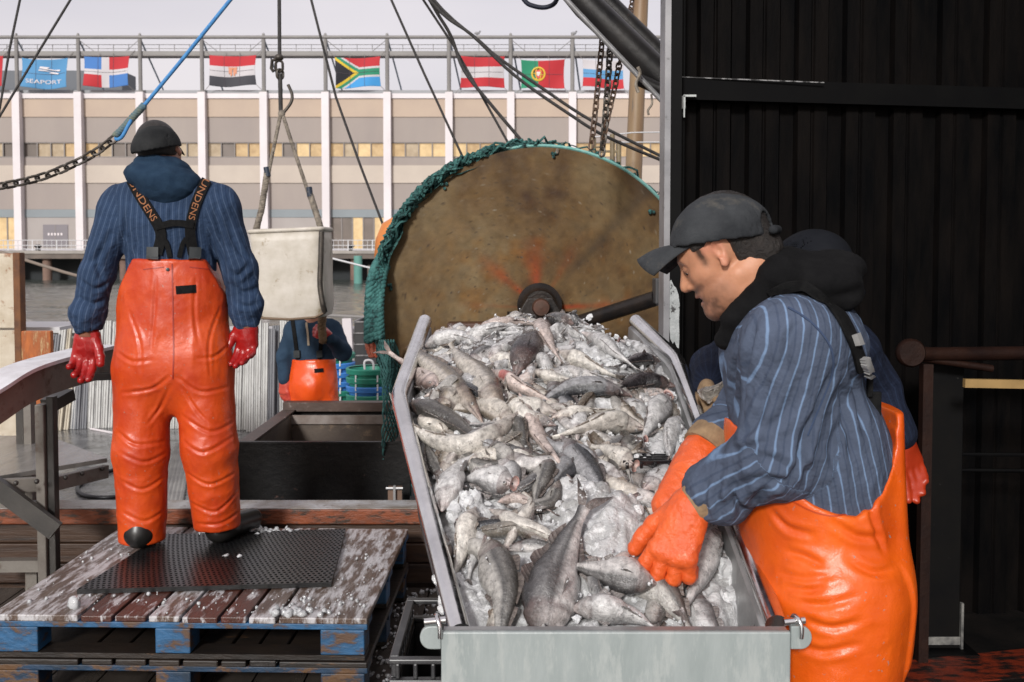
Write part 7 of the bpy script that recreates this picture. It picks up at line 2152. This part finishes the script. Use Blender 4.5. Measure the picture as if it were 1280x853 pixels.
fish([(822, 458), (804, 455), (786, 458), (770, 464)], 28, 'black', 'small black fish furthest back by the right rim', .5, .2, .9)
fish([(832, 508, 1.4), (822, 522), (812, 540), (800, 556, .2)], 38, 'frost', 'frosted fish with a gaping mouth by the right rim', .8, .4, .8, mouth=True)
fish([(792, 592, 1.2), (776, 582), (758, 570), (738, 560, .2)], 38, 'pale', 'pale fish head with ringed open lips right of the silvery flank', .6, .25, .8, mouth=True)
fish([(800, 622, 1), (814, 610), (828, 596), (842, 578, .3)], 40, 'frost', 'frosted pink headed fish beside the orange gauntlet', .7, .45, .9)
fish([(828, 640, .6), (820, 622), (818, 606), (824, 588)], 36, 'pink', 'pink gilled fish just left of the orange gauntlet', 1.2, .3, .7)
fish([(556, 646), (564, 616), (578, 590), (598, 570, .4)], 56, 'frost', 'big frosted grey fish along the left rim', .5, .5, .6)
fish([(645, 618, 1.3), (624, 612), (600, 606), (578, 604, .2)], 46, 'frost', 'frosted fish with a pink gaping mouth left of centre', .5, .42, .9, mouth=True)
fish([(686, 578), (682, 598), (674, 618), (668, 640, .7)], 36, 'olive', 'small plump fish with its tail toward the open ice', .3, .2, .6)
fish([(594, 640, .6), (588, 664), (578, 694), (568, 726, .2)], 44, 'pale', 'white bellied fish lying down the left rim', 1.2, .25, .7)
fish([(612, 682, 1.1), (622, 712, 1.0), (631, 748), (628, 786, .6), (622, 830, .3)], 60, 'olive', 'large brown grey fish with eye and snout up near the front left', .35, .08, .8)
fish([(682, 815, .2), (686, 772, .7), (696, 732, .8), (714, 694, 1.1), (730, 668, 1.6)], 84, 'haddock', 'big bellied grey fish head down with forked tail up at the front', .5, .22, .75, fat=1.1)
fish([(612, 642), (640, 655), (672, 668), (704, 684), (730, 696)], 34, 'pale', 'long white fish stretched under the raised forked tail', .9, .15, .7)
fish([(630, 690, .4), (664, 684), (700, 694), (740, 706)], 22, 'haddock', 'thin grey backed fish pressed beside the forked tail', .3, .2, .6)
fish([(622, 632), (644, 628), (668, 634), (690, 644)], 26, 'pink', 'small pinkish fish above the long white one', .8, .2, .6)
fish([(814, 744, 1.2), (788, 734, 1.1), (752, 724), (712, 716)], 54, 'haddock', 'grey fish with blue eye and pink lips facing right at the front', -.45, .16, .9)
fish([(716, 770, .6), (748, 772), (786, 780), (820, 800)], 58, 'frost', 'frost crusted fish lying against the front plate', .9, .55, .8)
fish([(776, 700, .2), (806, 728), (836, 758), (866, 796, .2)], 60, 'olive', 'smooth dark olive fish with black lateral line at the front right', .45, .04, .5)
fish([(892, 668, 1.3), (882, 700, 1.2), (868, 735), (850, 775, .8)], 46, 'frost', 'white frosted fish hanging from the orange glove, dark tail down', .6, .35, 1.3)
fish([(842, 748, .8), (842, 728), (846, 706), (856, 684)], 36, 'pink', 'dark pink fish head just below the gloved fingers', .4, .15, 1.0)
fish([(730, 700), (760, 712), (780, 700), (800, 688, .2)], 32, 'pink', 'pale pink fish between the forked tail and the glove', .9, .25, .5)
fish([(578, 432), (600, 424), (622, 416), (646, 414)], 32, 'frost', 'snow covered fish at the back left of the heap', .6, .6, .8)
fish([(536, 440), (556, 430), (580, 428), (604, 436)], 34, 'frost', 'snow covered grey fish at the far left top of the heap', .7, .6, .8)
fish([(600, 418), (622, 412), (650, 410), (676, 414)], 26, 'pink', 'snowy pinkish fish along the top edge of the heap', .7, .5, .9)
fish([(676, 408), (682, 422), (690, 442), (700, 462)], 30, 'pink', 'frosted pink fish pointing up at the heap\'s crest', .6, .4, 1.0)
fish([(716, 414), (702, 410), (690, 406), (676, 410)], 34, 'haddock', 'grey fish head at the crest of the heap', .4, .35, 1.0)
fish([(724, 424), (748, 436), (770, 452), (792, 470)], 40, 'frost', 'ice crusted fish sloping down at the back right', .8, .6, .8)
fish([(612, 452), (626, 442), (640, 430), (654, 420, .3)], 32, 'frost', 'frosted grey fish left of the dark reddish one', .6, .55, .7)
fish([(588, 462), (600, 450), (616, 442), (634, 440)], 28, 'haddock', 'grey fish behind the pair of raised tails', .4, .4, .6)
fish([(690, 526), (716, 520), (744, 518), (770, 514)], 28, 'pale', 'pale fish lying just under the long blue black one', 1.1, .2, .5)
fish([(572, 560), (598, 585), (640, 580), (660, 572)], 26, 'olive', 'narrow olive fish under the curved pale one', .5, .2, .4)
fish([(846, 530), (836, 552), (832, 572), (836, 590)], 38, 'frost', 'heavily frosted white fish along the right rim', .9, .75, .8)
fish([(552, 664), (558, 690), (556, 716), (560, 740)], 26, 'pink', 'small pink fish wedged at the left rim', .6, .3, .5)
fish([(560, 602), (548, 590), (538, 570), (532, 552)], 28, 'olive', 'dark fish half sunk in ice at the left rim', .4, .35, .3)
fish([(900, 712), (908, 690), (906, 668), (896, 650)], 30, 'frost', 'icy fish under the sleeve at the right rim', .7, .6, .5)
# half buried fillers, scattered over the heap between the others
fr2 = random.Random(42)
zones = [((1.95, 2.3), 26, 'half buried fish in the ice at the front of the chute'), ((2.3, 2.7), 62, 'half buried fish in the middle of the chute'), ((2.7, 3.25), 72, 'snow dusted fish half buried at the back of the chute')]
for (y0, y1), n_, lab in zones:
    for i in range(n_):
        y = fr2.uniform(y0, y1); a = rimat(LP, y); b = rimat(RP, y); x = a.x+.07+(b.x-a.x-.14)*fr2.random()
        px, py = proj((x, y, heap_z(x, y)))
        if any(math.hypot(px-p_[0], (py-p_[1])*1.3) < 42 for p_ in PATCH): continue
        an = fr2.uniform(0, 2*pi); Ln = fr2.uniform(.15, .26); W = fr2.uniform(.038, .062)
        d_ = Vector((math.cos(an), math.sin(an), 0)); pts = []
        for s_ in (-.5, -.2, .1, .5):
            q = Vector((x, y, 0))+d_*Ln*s_+Vector((-d_.y, d_.x, 0))*.03*math.sin(s_*5+i)
            al = rimat(LP, q.y); bl_ = rimat(RP, q.y)
            q.x = min(max(q.x, al.x+.06), bl_.x-.06); q.y = min(max(q.y, 1.93), 3.28)
            pts.append(Vector((q.x, q.y, heap_z(q.x, q.y)-W*.04+fr2.uniform(-.004, .012))))
        back_ = y > 2.7
        fish(None, 0, fr2.choice(['frost', 'frost', 'haddock', 'pale', 'pink'] if back_ else ['olive', 'pale', 'haddock', 'frost', 'cod', 'dark']), lab, fr2.uniform(-1.5, 1.2), fr2.uniform(.6, .85) if back_ else fr2.uniform(.1, .5), pts3=(pts, W, heap_n(pts[1])), mouth=fr2.random() < .15)
# a pale fish held by the second worker
q0 = P(876, 486, 2.66)
fish(None, 0, 'pale', 'pale fish held by the second worker behind the chute rim', 1.2, .05, group=None, pts3=([P(872, 488, 2.68), P(884, 493, 2.66), P(898, 486, 2.64), P(912, 470, 2.64)], .05, Vector((0, -1, .2))))
m_clear = mat('clear_wet_ice', (.90, .91, .92), (.78, .79, .80), .10, scale=18, bump=.5, bscale=60, spec=.6)
m_clear.node_tree.nodes['Principled BSDF'].inputs['Transmission Weight'].default_value = .35
m_clear.node_tree.nodes['Principled BSDF'].inputs['IOR'].default_value = 1.31
# loose ice lumps over the heap
il = MB(); ir = random.Random(5)
def ice_at(px, py, r, n=1, spread=8):
    for _ in range(n):
        p = HP(px+ir.uniform(-spread, spread), py+ir.uniform(-spread, spread)); lump(il, p+Vector((0, 0, r*.4)), r*ir.uniform(.6, 1.2), ir, 9)
for px, py, r, n, s in ((905, 745, .020, 8, 16), (912, 718, .028, 3, 7), (895, 770, .016, 14, 18), (925, 760, .014, 8, 12), (770, 690, .012, 10, 30), (770, 655, .012, 14, 34), (575, 642, .024, 4, 12), (590, 628, .02, 4, 10), (704, 632, .014, 5, 8), (722, 628, .012, 4, 8), (566, 745, .014, 14, 22), (600, 590, .012, 8, 14), (745, 432, .018, 12, 22), (770, 448, .016, 10, 14), (560, 440, .016, 10, 22), (640, 430, .014, 12, 40), (600, 446, .014, 10, 30), (700, 436, .014, 10, 40), (846, 560, .026, 6, 12), (840, 585, .02, 5, 8), (840, 505, .014, 6, 8), (660, 720, .012, 12, 24), (850, 660, .01, 8, 20)):
    ice_at(px, py, r, n, s)
for i in range(380):
    y = ir.uniform(1.92, 3.25); a = rimat(LP, y); b = rimat(RP, y); x = a.x+.04+(b.x-a.x-.08)*ir.random()
    lump(il, (x, y, heap_z(x, y)+ir.uniform(-.002, .016)), ir.choice([.003, .004, .005, .007, .010]), ir, 6)
for px, py in ((540, 640), (560, 770), (515, 520), (840, 470), (915, 640), (940, 720)):
    pass
# ice crumbs lying on the upper sides of the fish
vs_, fs_ = [], []
for o in list(bpy.data.objects):
    if o.name.startswith('fish') and o.type == 'MESH' and o.get('group') == 'fish heaped in the chute':
        b_ = len(vs_); vs_ += [tuple(v.co+o.location) for v in o.data.vertices]; fs_ += [tuple(i+b_ for i in p.vertices) for p in o.data.polygons]
fb = BVHTree.FromPolygons(vs_, fs_)
crumb = 0
for i in range(9000):
    y = ir.uniform(1.92, 3.28); a = rimat(LP, y); b = rimat(RP, y); x = a.x+.03+(b.x-a.x-.06)*ir.random()
    k_ = float(fbm(np.array([[x*7, y*7, 0]]), 3, 5)[0])
    if k_ < (.10 if y < 2.7 else -.05): continue
    h = fb.ray_cast(Vector((x, y, 2)), Vector((0, 0, -1)))
    if h[0] is None or h[1].z < .25: continue
    if h[0].z > heap_z(x, y)+.12: continue
    r = ir.choice([.002, .0025, .003, .0035, .005]); lump(il, h[0]+h[1]*r*.3, r, ir, 5); crumb += 1
print('crumbs', crumb)
tag(il.build('ice_lumps', m_clear, None, 25), 'loose ice lumps strewn over the fish in the chute', 'ice', kind='stuff')
# black plastic grid surfacing in the heap
bg = MB(); c = HP(806, 572)
n_ = heap_n(c)
for i in range(5): bg.box(c+Vector((0, -.05+i*.025, -.006)), (.12, .008, .02))
for i in range(4): bg.box(c+Vector((-.05+i*.034, 0, -.008)), (.008, .12, .016))
tag(bg.build('crate_corner', mat('gloss_black_plastic', (.008, .008, .009), None, .15), None, bevel=.002), 'black plastic grating surfacing in the ice by the gaping fish', 'grating')
